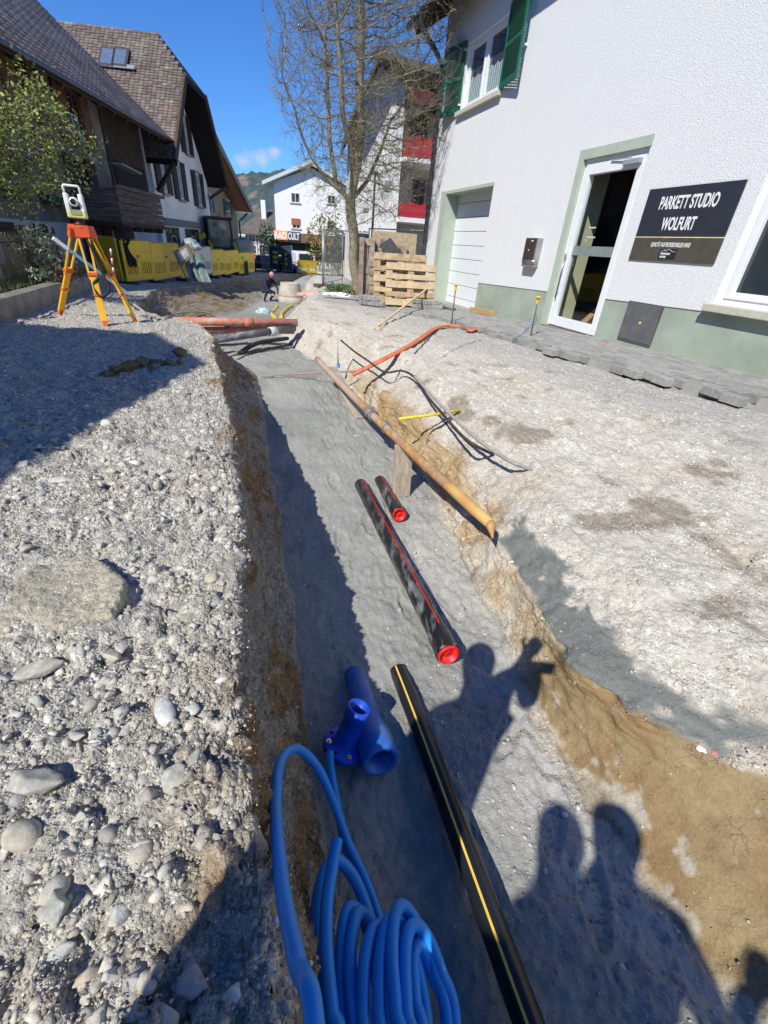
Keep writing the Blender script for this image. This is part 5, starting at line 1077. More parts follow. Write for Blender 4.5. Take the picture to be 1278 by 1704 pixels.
# leaning notice board with tarp
n0_ = aty(316, 474, 15.2); nt_ = aty(288, 418, 15.2); nt2 = aty(318, 404, 15.5)
r_ = thing('notice_board', 'leaning wooden frame with white papers in front of the yellow barriers', 'board', n0_)
mb = MB(); mb.beam(n0_, nt_, .04, .03); mb.beam(aty(330, 462, 15.6), aty(318, 404, 15.6), .04, .03); mb.build('frame', mat('board_frame', (.25, .2, .14), .8), r_)
pl = [aty(287, 419, 15.1), aty(302, 443, 15.1), aty(321, 425, 15.4), aty(313, 405, 15.4)]
mb = MB(); mb.prism(pl, nrm(V(.3, 1, 0))*.03); pn = mb.build('panel', mat('board_panel', (.22, .17, .11), .8, var=.2, scale=6), r_)
cc_ = sum(pl)/4; mb = MB(); mb.prism([cc_+(p-cc_)*.62-nrm(V(.3, 1, 0))*.006 for p in pl], nrm(V(.3, 1, 0))*.004); mb.build('paper', mat('paper_grey', (.45, .45, .46), .8, var=.2, scale=9), pn)
tarp = mat('tarp_green', (.10, .14, .13), .4, col2=(.20, .25, .23), scale=5, bump=.4, bscale=8)
mb = MB(); vs = []; L0, L1 = aty(308, 418, 15.75), aty(334, 422, 16.3); G0, G1 = aty(318, 468, 15.2), aty(352, 470, 15.4)
for i in range(15):
    for j in range(13):
        u1, v1_ = i/14, j/12; a_ = L0*(1-u1)+L1*u1; b_ = G0*(1-u1)+G1*u1; q = a_*(1-v1_)+b_*v1_; vs.append(q+V(0, -1, 0)*(.07*math.sin(u1*17+v1_*2)+.05*math.sin(u1*31)+.12*math.sin(math.pi*v1_)))
n0 = len(vs); fs = [(i*13+j, i*13+j+1, (i+1)*13+j+1, (i+1)*13+j) for i in range(14) for j in range(12)]; mb.add(vs+[q+V(0, .02, 0) for q in vs], fs+[tuple(n0+k for k in f[::-1]) for f in fs], smooth=True); tag(mb.build('tarpaulin', tarp, loc=vs[90]), 'dark green tarpaulin draped over the barriers beside the notice board', 'tarpaulin')
c_ = aty(318, 412, 16.4); v, f = crumple(c_, .27, .2, .20, 12, 4); v[:, 2] = v[:, 2]; tag(mesh_np('film_bundle', v, f, mat('film_grey', (.22, .27, .27), .25, col2=(.45, .5, .5), scale=3, bump=.5, bscale=6), loc=c_, smooth=True), 'shiny bundle of grey wrapping film on top of the barriers', 'film bundle')
# ------------------------------------------------------------------ loader
LD = thing('wheel_loader', 'compact dark grey wheel loader with glass cab and yellow arm behind the barriers', 'loader', aty(380, 430, 29.)*[1, 1, 0]+V(-.4, 0, -1.97))
lo = LD.location; lo = V(*lo); fx = nrm(V(.45, -.9, 0)); sx = nrm(V(.9, .45, 0))
ld_dark = mat('loader_dark', (.035, .04, .04), .4, var=.2); ld_grey = mat('loader_grey', (.28, .32, .29), .4, var=.1); ld_y = mat('loader_yellow', (.50, .48, .05), .45)
def lb_(nm, m, cx, cy, cz, a, b_, c_, par=LD, bev=.04, X_=None, Z_=(0, 0, 1)):
    mb = MB(); XX = sx if X_ is None else X_; mb.cbox(lo+sx*cx+fx*cy+V(0, 0, cz), a, b_, c_, XX, np.cross(Z_, XX), Z_); return mb.build(nm, m, par, bevel=bev)
lb_('chassis', ld_dark, 0, 0, .62, 1.1, 2.7, .42)
lb_('hood', ld_grey, .98, -.2, 1.05, .85, 1.5, .62, bev=.16); lb_('rear_hood', ld_grey, .0, -1.0, 1.02, 1.15, 1.2, .55, bev=.14)
mb = MB(); mb.beam(lo-sx*1.5+V(0, 0, .95)+fx*.5, lo-sx*.62+V(0, 0, 1.42)+fx*.5, .12, .2, up=(0, 0, 1)); mb.build('boom', ld_y, LD, bevel=.02)
cabf = MB()
for sxx in (-.5, .5):
    for fy in (-.45, .55): cabf.beam(lo+sx*sxx+fx*fy+V(0, 0, .8), lo+sx*sxx*.92+fx*fy*.92+V(0, 0, 2.02), .07, .07)
cabf.cbox(lo+fx*.05+V(0, 0, 2.06), 1.1, 1.25, .09, sx, fx); cabf.cbox(lo+fx*.05+V(0, 0, .9), 1.05, 1.1, .22, sx, fx); cab_o = cabf.build('cab', ld_dark, LD, bevel=.02)
mb = MB()
for sxx in (-.49, .49): mb.cbox(lo+sx*sxx*.96+fx*.05+V(0, 0, 1.5), .01, .88, .98, sx, fx)
for fy in (-.43, .53): mb.cbox(lo+fx*fy*.97+V(0, 0, 1.5), .86, .01, .98, sx, fx)
mb.build('cab_glass', mat('cab_glass', (.16, .20, .185), .06, var=.7, scale=3, spec=1.0), cab_o)
mb = MB(); mb.lathe(lo+V(.1, 0, 2.1), (0, 0, 1), [(0, 0), (0, .05), (.10, .045), (.12, 0)], 10); mb.build('beacon', mat('beacon_orange', (.85, .3, .03), .3), cab_o)
for sxx in (-.62, .62):
    for fy in (-.95, .95):
        c_ = lo+sx*sxx+fx*fy+V(0, 0, .42); mb = MB(); mb.lathe(c_, sx, [(-.16, .0), (-.16, .30), (-.15, .40), (-.11, .44), (.11, .44), (.15, .40), (.16, .30), (.16, 0)], 24); wh = mb.build('wheel', mat('tyre_black', (.02, .02, .02), .85), LD)
        mb = MB(); mb.lathe(c_, sx*(1 if sxx > 0 else -1), [(.16, .22), (.15, .24), (.175, .20), (.165, .06), (.18, .05), (.18, 0)], 16); mb.build('rim', ld_grey, wh)
mb = MB(); P_ = [lo+sx*.5+fx*.5+V(0, 0, 1.15), lo+sx*.5+fx*1.3+V(0, 0, .95), lo+sx*.5+fx*1.9+V(0, 0, .45)]
for k in range(2): mb.beam(P_[k], P_[k+1], .10, .20); mb.beam(P_[k]-sx*1.0, P_[k+1]-sx*1.0, .10, .20)
mb.build('lift_arm', ld_y, LD)
lb_('bucket', ld_dark, 0, 2.15, .35, 1.5, .6, .5)
LD.scale = (1.3, 1.3, 1.3)
# hi-vis jacket on the barrier
c_ = aty(398, 430, 26.2); v, f = crumple(c_, .24, .1, .17, 14); tag(mesh_np('safety_vest', v, f, mat('hi_vis', (.45, .85, .10), .7), loc=c_), 'bright green safety vest hanging on the barrier before the loader', 'vest')
# red white pole, red marker lump
p0 = aty(190, 460, 9.9); p1 = aty(184, 414, 9.9); r_ = thing('warning_pole', 'thin red and white striped pole leaning at the corner of the dark house', 'pole', p0)
for k in range(6): mb = MB(); mb.tube([p0+(p1-p0)*k/6, p0+(p1-p0)*(k+1)/6], .018, 8); mb.build('stripe', (redl, tx)[k % 2], r_)
# ------------------------------------------------------------------ garden wall, iron fence, grass, tripod
gw = [V(-4.55, 2.6, 0), V(-4.58, 5.1, 0), V(-5.82, 8.4, 0), V(-6.9, 11.0, 0), V(-7.3, 12.0, 0)]
mb = MB(); cw_ = mat('garden_concrete', (.27, .255, .22), .9, var=.25, scale=5, bump=.5, bscale=30)
for k in range(4):
    a_, c_ = gw[k].copy(), gw[k+1].copy(); T = nrm(c_-a_); nn2 = V(-T[1], T[0], 0); a_[2] = ground_z(a_[0], a_[1])-.2; c_[2] = ground_z(c_[0], c_[1])-.2
    hh_ = .44; mb.add([a_, c_, c_+nn2*.2, a_+nn2*.2, a_+V(0, 0, hh_), c_+V(0, 0, hh_), c_+nn2*.2+V(0, 0, hh_), a_+nn2*.2+V(0, 0, hh_)], [(0, 1, 5, 4), (4, 5, 6, 7), (2, 3, 7, 6), (1, 2, 6, 5), (3, 0, 4, 7)])
tag(mb.build('garden_wall', cw_, loc=gw[1]), 'low concrete garden wall edging the grass on the left', 'wall')
lawn = mat('lawn', (.045, .085, .02), .95, var=.4, scale=6, bump=.6, bscale=60)
mb = MB(); vs = []; 
for k in range(4): T = nrm(gw[k+1]-gw[k]); nn2 = V(-T[1], T[0], 0); vs += [gw[k]+nn2*.19+V(0, 0, -.94), gw[k]+nn2*5+V(0, 0, -1.05)]
vs += [gw[4]+V(-.2, 0, -.98), gw[4]+V(-5, -1, -1.05)]; mb.add(vs, [(2*k, 2*k+2, 2*k+3, 2*k+1) for k in range(4)]); mb.build('garden_soil', lawn)['kind'] = 'structure'
def blades(name, n, area, hgt_, m, seed, wdt=.006, z=-.95, cat='grass'):
    g2 = np.random.default_rng(seed); a_, T, N_, L_, D_ = area
    u1 = g2.random(n)*L_; u2 = g2.random(n)**.8*D_; P_ = a_+T*u1[:, None]+N_*u2[:, None]; P_[:, 2] = z-.015*u2
    h = hgt_*g2.uniform(.5, 1.3, n)*(1+.6*fbm(P_, 2, 2, 3)); an = g2.uniform(0, 6.28, n); dx = np.stack([np.cos(an), np.sin(an), 0*an], 1)*wdt; ln = g2.normal(0, .35, (n, 3))*h[:, None]; ln[:, 2] = h
    Vv = np.stack([P_-dx, P_+dx, P_+ln*.6+dx*.7, P_+ln*.6-dx*.7, P_+ln+np.stack([ln[:, 0]*.3, ln[:, 1]*.3, 0*h], 1)], 1).reshape(-1, 3)
    i0 = np.arange(n)[:, None]*5; Fv = np.concatenate([i0+[0, 1, 2], i0+[0, 2, 3], i0+[3, 2, 4]]); o = mesh_np(name, Vv, Fv, m); tag(o, kind='stuff'); return o
T = nrm(gw[2]-gw[1]); N_ = V(-T[1], T[0], 0)
blades('grass', 26000, (gw[1]+N_*.25-T*.8, T, N_, 7.2, 2.6), .13, mat('grass_blade', (.07, .15, .02), .6, col2=(.16, .26, .05), scale=3), 4)
blades('dandelions', 260, (gw[1]+N_*.3-T*.5, T, N_, 6.5, 2.0), .16, mat('flower_pale', (.75, .75, .55), .7), 5, .012, -.93)
iron = mat('fence_iron', (.13, .115, .095), .55, metal=.3, var=.3)
fa = gw[1]+N_*.35-T*1.2; fb = gw[2]+N_*.35+T*1.2
FN = thing('iron_fence', 'old iron garden fence with hooped bars standing on the grass', 'fence', fa+V(0, 0, -.95))
Lf = np.linalg.norm(fb-fa); npan = 4
for k in range(npan+1):
    p = fa+(fb-fa)*k/npan; mb = MB(); mb.tube([p+V(0, 0, -1.0), p+V(0, 0, -.18)], .024, 8); mb.lathe(p+V(0, 0, -.18), (0, 0, 1), [(0, .03), (.02, .035), (.05, .02), (.07, 0)], 8); mb.build('post', iron, FN)
for k in range(npan):
    p, q = fa+(fb-fa)*k/npan, fa+(fb-fa)*(k+1)/npan; mb = MB(); mb.beam(p+V(0, 0, -.30), q+V(0, 0, -.30), .03, .012); mb.beam(p+V(0, 0, -.88), q+V(0, 0, -.88), .03, .012); mb.build('rail', iron, FN)
nb_ = int(Lf/.062); bar = None
for k in range(0, min(nb_, 100), 2):
    p, q = fa+(fb-fa)*(k+.5)/nb_, fa+(fb-fa)*(k+1.5)/nb_
    r = np.linalg.norm(q-p)/2; m_ = (p+q)/2; arc = [p+V(0, 0, -.93)]+[m_+(p-m_)*math.cos(t_)+V(0, 0, -.24+r*1.4*math.sin(t_)) for t_ in np.linspace(0, math.pi, 7)]+[q+V(0, 0, -.93)]
    mb = MB(); mb.tube(arc, .006, 5); mb.build('hooped_bar', iron, FN)
# tripod with total station
ty_ = mat('tripod_yellow', (.80, .42, .02), .45, var=.08, scale=4); tor = mat('tripod_orange', (.70, .10, .025), .45, var=.1); tblk = mat('strap_black', (.012, .012, .012), .7)
feet = [hit(100, 523), hit(176, 543), hit(227, 538)]; mid = sum(feet)/3; hd_ = up(mid, 133, 377); headc = V(mid[0], mid[1], hd_[2]); headc[0] = aty(134, 377, mid[1])[0]
TR = thing('survey_tripod', 'yellow and orange surveying tripod standing on the gravel plateau', 'tripod', V(mid[0], mid[1], -1.1))
for k, f_ in enumerate(feet):
    dr_ = nrm((f_-headc)*[1, 1, 0]); h0 = headc+dr_*.09-V(0, 0, .03); midp = h0+(f_-h0)*.50; sd = nrm(np.cross(f_-h0, dr_+V(0, 0, .3)))
    r_ = MB(); 
    for s_ in (-1, 1): r_.beam(h0+sd*.055*s_, midp+sd*.035*s_, .024, .022, up=sd)
    leg = r_.build('leg', ty_, TR, bevel=.003)
    mb = MB(); mb.beam(h0+(f_-h0)*.42, f_-(f_-h0)*.05, .075, .03, up=np.cross(sd, f_-h0)); mb.build('lower_leg', ty_, leg, bevel=.004)
    mb = MB(); mb.beam(h0+(f_-h0)*.435, h0+(f_-h0)*.47, .105, .055, up=np.cross(sd, f_-h0)); mb.build('clamp', tor, leg, bevel=.004)
    mb = MB(); mb.beam(h0+(f_-h0)*.66, h0+(f_-h0)*.68, .09, .045, up=np.cross(sd, f_-h0)); mb.build('collar', tor, leg)
    mb = MB(); mb.beam(f_-(f_-h0)*.06, f_, .05, .035, up=np.cross(sd, f_-h0)); mb.build('foot', tor, leg, bevel=.004)
    mb = MB(); mb.beam(h0+V(0, 0, .04), h0+(f_-h0)*.08, .15, .05, up=np.cross(sd, f_-h0)); mb.build('hinge', tor, leg, bevel=.004)
mb = MB(); mb.lathe(headc, (0, 0, 1), [(-.045, 0), (-.045, .08), (-.04, .12), (0, .125), (.008, .12), (.008, 0)], 24); mb.build('tripod_head', tor, TR)
f_ = feet[1]; P_ = [headc+V(.06, -.06, -.04), headc+(f_-headc)*.25+V(.09, -.02, 0), headc+(f_-headc)*.5+V(.14, 0, 0), headc+(f_-headc)*.6+V(.16, 0, -.02), headc+(f_-headc)*.66+V(.05, -.03, -.03), headc+(f_-headc)*.58+V(.0, -.04, 0), headc+(f_-headc)*.5+V(.08, -.03, 0)]
mb = MB(); mb.tube(catmull(P_, 6), .018, 7, squash=1); mb.build('carry_strap', tblk, TR)
TS = thing('total_station', 'white and yellow survey instrument with carrying handle mounted on the tripod', 'survey instrument', headc+V(0, 0, .01))
h0 = headc+V(0, 0, .01); fdir = nrm(V(.45, -1, 0)); rdir = nrm(V(1, .45, 0)); tsw = mat('instrument_white', (.75, .76, .72), .4); tsy = mat('instrument_yellow', (.75, .72, .25), .5)
mb = MB(); mb.lathe(h0, (0, 0, 1), [(0, .0), (0, .06), (.02, .065), (.025, .05), (.05, .05), (.055, .065), (.07, .065), (.07, 0)], 20); mb.build('tribrach', mat('instrument_dark', (.03, .03, .03), .5), TS)
mb = MB(); mb.cbox(h0+V(0, 0, .11), .19, .15, .08, rdir, fdir); bd = mb.build('body', tsy, TS, bevel=.015)
for s_ in (-1, 1): mb = MB(); mb.prism([h0+rdir*s_*.095+fdir*.07+V(0, 0, .14), h0+rdir*s_*.095-fdir*.07+V(0, 0, .14), h0+rdir*s_*.095-fdir*.05+V(0, 0, .31), h0+rdir*s_*.095+fdir*.05+V(0, 0, .31)], -rdir*s_*.045); mb.build('standard', tsw, TS, bevel=.01)
mb = MB(); mb.lathe(h0+V(0, 0, .23), fdir, [(-.08, 0), (-.08, .035), (-.04, .045), (.05, .048), (.09, .042), (.09, .03), (.085, 0)], 20); tl = mb.build('telescope', tsw, TS)
mb = MB(); mb.lathe(h0+V(0, 0, .23)+fdir*.088, fdir, [(0, .032), (.004, .028), (.004, 0)], 16); mb.build('lens', mat('lens_dark', (.01, .01, .012), .1, spec=.8), tl)
mb = MB(); mb.cbox(h0+V(0, 0, .13)+fdir*.078, .11, .006, .05, rdir, fdir); mb.build('display', mat('screen_grey', (.35, .36, .2), .3), bd)
mb = MB(); mb.tube([h0+rdir*.08+V(0, 0, .30), h0+rdir*.08+V(0, 0, .375), h0+rdir*.07+V(0, 0, .385), h0-rdir*.07+V(0, 0, .385), h0-rdir*.08+V(0, 0, .375), h0-rdir*.08+V(0, 0, .30)], .012, 8); mb.build('handle', tsw, TS)
# levelling rod lying through the tripod
p0 = aty(88, 396, 5.9); p1 = aty(215, 490, 6.4); r_ = thing('levelling_rod', 'pale blue and white levelling rod leaning diagonally behind the tripod', 'rod', p1)
mb = MB(); mb.beam(p0, p0+(p1-p0)*.18, .055, .04); mb.build('white_end', tx, r_); mb = MB(); mb.beam(p0+(p1-p0)*.18, p0+(p1-p0)*.62, .05, .035); mb.build('blue_section', mat('rod_blue', (.20, .42, .60), .5), r_)
mb = MB(); mb.beam(p0+(p1-p0)*.62, p1, .045, .03); mb.build('grey_section', mat('rod_grey', (.42, .42, .40), .6), r_)
c_ = hit(262, 517, .03); mb = MB(); mb.beam(c_+V(-.12, -.1, 0), c_+V(.12, .12, .08), .16, .05); tag(mb.build('concrete_offcut', cobm, loc=c_, bevel=.008), 'small slanted grey concrete offcut at the back edge of the plateau', 'stone')
P_ = [hit(a, b_, .02) for a, b_ in ((272, 533), (282, 527), (300, 522), (330, 520), (352, 524))]; mb = MB(); mb.tube(catmull(P_, 6), .03, 8, squash=.5); tag(mb.build('flat_hose', mat('grey_hose', (.36, .34, .31), .9), loc=P_[0]), 'flat grey dusty hose lying along the far edge of the plateau', 'hose')
P_ = [hit(a, b_, .02) for a, b_ in ((205, 500), (225, 510), (250, 530), (262, 538))]; mb = MB(); mb.tube(catmull(P_, 6), .02, 8); tag(mb.build('grey_tube', mat('grey_hose', (.36, .34, .31), .9), loc=P_[0]), 'grey tube lying on the gravel right of the tripod', 'tube')
# ------------------------------------------------------------------ LEFT HOUSES (street facades)
class Fac:
    def __init__(s, d, n, off): s.d, s.n, s.off = nrm(d), nrm(n), off
    def P(s, a, z, o=0): p = s.d*a+s.n*(s.off+o); return V(p[0], p[1], z)
    def px(s, x, y, o=0): r = rayd(x, y); q = r*((s.off+o)/(r@s.n)); return float(q@s.d), float(q[2])
    def box(s, mb, a0, a1, z0, z1, o0, o1, mi=0): return mb.box(s.P(a0, z0, o0), s.d*(a1-a0), s.n*(o1-o0), V(0, 0, z1-z0), mi)
    def rect(s, x0, y0, x1, y1, o=0):
        a, b_ = s.px(x0, y0, o), s.px(x1, y1, o); return min(a[0], b_[0]), max(a[0], b_[0]), min(a[1], b_[1]), max(a[1], b_[1])
def house_window(F_, root, a0, a1, z0, z1, fm, gm, nx=2, nz=3, shut=None, sw=None, trim=None, arch=False, sill=None):
    mb = MB(); w_ = .07
    for q in ((a0, a0+w_, z0, z1), (a1-w_, a1, z0, z1), (a0+w_, a1-w_, z1-w_, z1), (a0+w_, a1-w_, z0, z0+w_)): F_.box(mb, *q, -.02, .05)
    for k in range(1, nx): x_ = a0+(a1-a0)*k/nx; F_.box(mb, x_-.03, x_+.03, z0+w_, z1-w_, -.01, .045)
    for k in range(1, nz): z_ = z0+(z1-z0)*k/nz; F_.box(mb, a0+w_, a1-w_, z_-.012, z_+.012, 0, .035)
    wo = mb.build('window', fm, root); mb = MB(); F_.box(mb, a0+.02, a1-.02, z0+.02, z1-.02, .002, .012); mb.build('pane', gm, wo)
    if trim: 
        mb = MB(); F_.box(mb, a0-.12, a0-.002, z0-.1, z1+.12, -.01, .03); F_.box(mb, a1+.002, a1+.12, z0-.1, z1+.12, -.01, .03); F_.box(mb, a0-.002, a1+.002, z1+.002, z1+.12, -.01, .032); mb.build('window_surround', trim, wo)
    if sill: mb = MB(); F_.box(mb, a0-.15, a1+.15, z0-.12, z0-.01, -.01, .10); mb.build('sill', sill, wo)
    if shut:
        sw = sw or (a1-a0)*.5
        for b0 in (a0-sw-.06, a1+.06):
            mb = MB(); F_.box(mb, b0, b0+sw, z0-.05, z1+.05, .04, .08)
            for k in range(14): z_ = z0+(z1-z0)*(k+.3)/14; F_.box(mb, b0+.06, b0+sw-.06, z_, z_+.03, .08, .095)
            mb.build('shutter', shut, wo)
    return wo
d1, n1 = V(-.108, .994, 0), V(.994, .108, 0)
F1 = Fac(d1, n1, -8.25)
wood_dark = mat('old_dark_wood', (.075, .046, .032), .85, var=.45, scale=3, bump=.5, bscale=20, stretch=(6, 6, 1)); plaster_d = mat('dirty_plaster', (.22, .195, .175), .95, var=.35, scale=1.5, bump=.5, bscale=12)
base_w = mat('base_white', (.50, .50, .52), .9, var=.12, scale=2, bump=.3, bscale=20)
tile = bpy.data.materials.new('brown_roof_tiles'); 
def tile_mat(m, c1, c2, sx_=1.):
    m.use_nodes = True; t = m.node_tree; b = t.nodes['Principled BSDF']; b.inputs['Roughness'].default_value = .85; L = t.links.new
    uv = t.nodes.new('ShaderNodeAttribute'); uv.attribute_name = 'Col'; at = t.nodes.new('ShaderNodeTexNoise'); at.inputs['Scale'].default_value = 1.2; at.inputs['Detail'].default_value = 8
    tc_ = t.nodes.new('ShaderNodeTexCoord'); L(tc_.outputs['Object'], at.inputs['Vector'])
    mm = t.nodes.new('ShaderNodeMix'); mm.data_type = 'RGBA'; mm.blend_type = 'MULTIPLY'; mm.inputs[0].default_value = 1; L(uv.outputs['Color'], mm.inputs[6])
    r = t.nodes.new('ShaderNodeValToRGB'); r.color_ramp.elements[0].position = .35; r.color_ramp.elements[0].color = (*c1, 1); r.color_ramp.elements[1].position = .65; r.color_ramp.elements[1].color = (*c2, 1); L(at.outputs[0], r.inputs[0]); L(r.outputs[0], mm.inputs[7]); L(mm.outputs[2], b.inputs['Base Color'])
tile_mat(tile, (.38, .255, .185), (.52, .385, .295))
def tiled(name, root, O, U_, V_, nu, nv, m, thick=.03, gap=.006, mid=.6, jt=.004, clip=None, seed=1, red=.006):
    """rows of overlapping tiles filling the parallelogram O + U + V (V runs up the slope)"""
    g2 = np.random.default_rng(seed); Un, Vn = nrm(U_), nrm(V_); Nn = nrm(np.cross(Un, Vn)); 
    if Nn[2] < 0: Nn = -Nn
    Lu, Lv = np.linalg.norm(U_), np.linalg.norm(V_); tu, tv = Lu/nu, Lv/nv; Vs = []; Fs = []; Cs = []
    for j in range(nv):
        for i in range(nu):
            u0, v0 = i*tu, j*tv
            if clip and not clip((u0+tu/2)/Lu, (v0+tv/2)/Lv): continue
            j0 = g2.normal(0, jt); a_ = O+Un*(u0+gap)+Vn*(v0-tv*.25)+Nn*(thick+.02+j0); b_ = a_+Un*(tu-2*gap); c_ = b_+Vn*(tv*1.25)-Nn*(thick+.004); d_ = a_+Vn*(tv*1.25)-Nn*(thick+.004)
            mid_ = (a_+b_)/2+Nn*thick*mid; mid2 = (d_+c_)/2+Nn*thick*mid; dn_ = Nn*(thick*.9); k0 = len(Vs); Vs += [a_, mid_, b_, c_, mid2, d_, a_-dn_, mid_-dn_, b_-dn_]
            Fs += [(k0, k0+1, k0+4, k0+5), (k0+1, k0+2, k0+3, k0+4), (k0+6, k0+7, k0+1, k0), (k0+7, k0+8, k0+2, k0+1)]
            t_ = g2.uniform(.7, 1.3); cc = (t_, t_*g2.uniform(.93, 1.02), t_*g2.uniform(.88, 1.02))
            if g2.random() < red: cc = (2.2*t_, 1.25*t_, 1.0*t_)
            elif g2.random() < red: cc = (1.9, 1.9, 1.8)
            Cs += [cc]*9
    return mesh_np(name, np.array(Vs), np.array(Fs), m, parent=root, cols=np.array(Cs))
# --- house A: dark farmhouse, eaves to the street
sA, sB = 2.0, 22.6; eoff = .85
eav = [F1.px(0, 65, eoff), F1.px(285, 235, eoff)]; ez = (eav[0][1]+eav[1][1])/2; sEnd = eav[1][0]; pit_ = math.radians(41)
for _ in range(60):   # pitch such that the verge climbs where it does in the photo
    up_v = -n1*math.cos(pit_)+V(0, 0, math.sin(pit_)); q = F1.P(sEnd, ez, eoff)+up_v*7.; 
    def pr(p): c = p@_f; return 639+FPX*(p@XR)/c, 852-FPX*(p@UR)/c
    q2 = pr(q); p2_ = pr(F1.P(sEnd, ez, eoff)); tgt = math.atan2(235-55, 285-110); cur = math.atan2(p2_[1]-q2[1], p2_[0]-q2[0])
    pit_ += .3*(tgt-cur); pit_ = min(max(pit_, .4), 1.1)
HA = thing('old_farmhouse', 'dark weathered farmhouse with a wide tiled roof and a wooden balcony', 'house', F1.P(14, -1.3))
zt = ez+math.tan(pit_)*eoff-.1
mb = MB(); wz = F1.px(100, 370)[1]
F1.box(mb, sA, sB, wz, zt, -8.5, 0); mb.build('upper_wall', plaster_d, HA)
mb = MB(); F1.box(mb, sA, sB, -2, wz, -8.4, .04); mb.build('base_wall', base_w, HA)
gz = zt+math.tan(pit_)*4.25; mb = MB()
for s_ in (sB-.02,): mb.prism([F1.P(s_, zt, 0), F1.P(s_, zt, -8.5), F1.P(s_, gz, -4.25)], d1*-.2)
mb.build('gable', wood_dark, HA)
up_v = -n1*math.cos(pit_)+V(0, 0, math.sin(pit_)); LS = (4.25+eoff)/math.cos(pit_)
O_ = F1.P(sEnd, ez, eoff); tiled('roof', HA, O_, d1*(sA-2-sEnd), up_v*LS, 92, 26, tile, thick=.014, gap=0, mid=2.2, jt=.0008, red=.004)
mb = MB(); mb.prism([O_, O_+d1*(sA-2-sEnd), O_+d1*(sA-2-sEnd)+up_v*LS, O_+up_v*LS], V(0, 0, -.14)); O2 = F1.P(sEnd, ez, -8.5-eoff); up2_ = n1*math.cos(pit_)+V(0, 0, math.sin(pit_)); mb.prism([O2, O2+d1*(sA-2-sEnd), O2+d1*(sA-2-sEnd)+up2_*LS, O2+up2_*LS], V(0, 0, -.14)); mb.build('roof_boards', wood_dark, HA)
mb = MB(); mb.tube([F1.P(sEnd, ez-.03, eoff+.06), F1.P(sA-2, ez-.03, eoff+.06)], .065, 8); mb.build('gutter', zinc_brown, HA)
for k in range(24): s_ = sEnd-.3-k*.95; mb = MB(); mb.beam(F1.P(s_, ez-.16, eoff-.05), F1.P(s_, zt-.05, -.1), .10, .12); mb.build('rafter', wood_dark, HA)
a0, a1, z0, z1 = F1.rect(165, 195, 240, 300); mb = MB(); x_ = a0
bz = F1.px(200, 330)[1]
while x_ < sB: F1.box(mb, x_, min(x_+.17, sB), bz, zt, .01, .045); F1.box(mb, x_+.16, min(x_+.19, sB), bz, zt, .045, .06); x_ += .18
mb.build('board_cladding', wood_dark, HA)
brown_sh = mat('brown_shutter', (.17, .08, .045), .7, var=.3, scale=5); redbr = mat('redbrown_frame', (.13, .045, .03), .7)
for (x0, y0, x1, y1) in ((22, 125, 52, 165), (108, 172, 138, 222)):
    a0, a1, z0, z1 = F1.rect(x0, y0, x1, y1); zc = (z0+z1)/2; house_window(F1, HA, a0, a1, zc-.62, zc+.62, redbr, glass(), 2, 1, brown_sh, .55, brown_sh)
for (x0, y0, x1, y1) in ((128, 288, 148, 322),):
    a0, a1, z0, z1 = F1.rect(x0, y0, x1, y1); zc = (z0+z1)/2; house_window(F1, HA, a0, a1, zc-.6, zc+.6, redbr, glass(), 2, 1, wood_dark, .6)
fb_ = mat('green_flowerbox', (.02, .08, .055), .6)
for (x0, y0, x1, y1) in ((0, 312, 35, 328), (62, 322, 98, 338)):
    a0, a1, z0, z1 = F1.rect(x0, y0, x1, y1); zc = (z0+z1)/2; mb = MB(); F1.box(mb, a0, a1, zc-.13, zc+.1, .05, .28); mb.build('flower_box', fb_, HA)
for (x0, y0, x1, y1) in ((22, 378, 58, 412), (150, 380, 160, 410)):
    a0, a1, z0, z1 = F1.rect(x0, y0, x1, y1, .04); a1 = max(a1, a0+.6); 
    Fq = Fac(d1, n1, -8.20); house_window(Fq, HA, a0, a1, wz-.95, wz-.12, redbr, mat('pane_pale', (.30, .31, .30), .3), 3, 1, wood_dark, .6)
Fq = Fac(d1, n1, -8.20)
for (x0, x1) in ((195, 205), (212, 226)): 
    a0 = Fq.px(x0, 410)[0]; a1 = Fq.px(x1, 410)[0]; mb = MB(); Fq.box(mb, a0, a1, -1.5, wz-.05, -.02, .03); mb.build('door', wood_dark, HA)
# corner post & pale edge board
mb = MB(); F1.box(mb, sB-.12, sB+.04, bz-.3, zt, -.1, .10); mb.build('corner_board', mat('grey_board', (.36, .36, .38), .8), HA)
# balcony
ba0 = F1.px(192, 330)[0]; ba1 = sB+.6; bo = 1.5; FB = Fac(d1, n1, -8.25+bo); zb0 = FB.px(215, 372)[1]-.0; zb1 = FB.px(215, 318)[1]; b0s = FB.px(198, 340)[0]; b1s = FB.px(268, 340)[0]
mb = MB(); FB.box(mb, b0s, b1s, zb0-.1, zb0+.02, -bo, .0); bal = mb.build('balcony', wood_dark, HA)
bw = mat('balcony_boards', (.14, .105, .085), .85, var=.5, scale=3, stretch=(1, 1, 10), bump=.5, bscale=20)
mb = MB()
for k in range(5): zz = zb0+(zb1-zb0)*k/5; FB.box(mb, b0s, b1s, zz+.01, zz+(zb1-zb0)/5-.01, -.03, .015*(k % 2)); mb.box(FB.P(b0s, zz+.01, -bo), n1*bo, d1*-.03, V(0, 0, (zb1-zb0)/5-.02))
FB.box(mb, b0s-.1, b1s+.25, zb1, zb1+.09, -.05, .08)
mb.build('balcony_parapet', bw, bal)
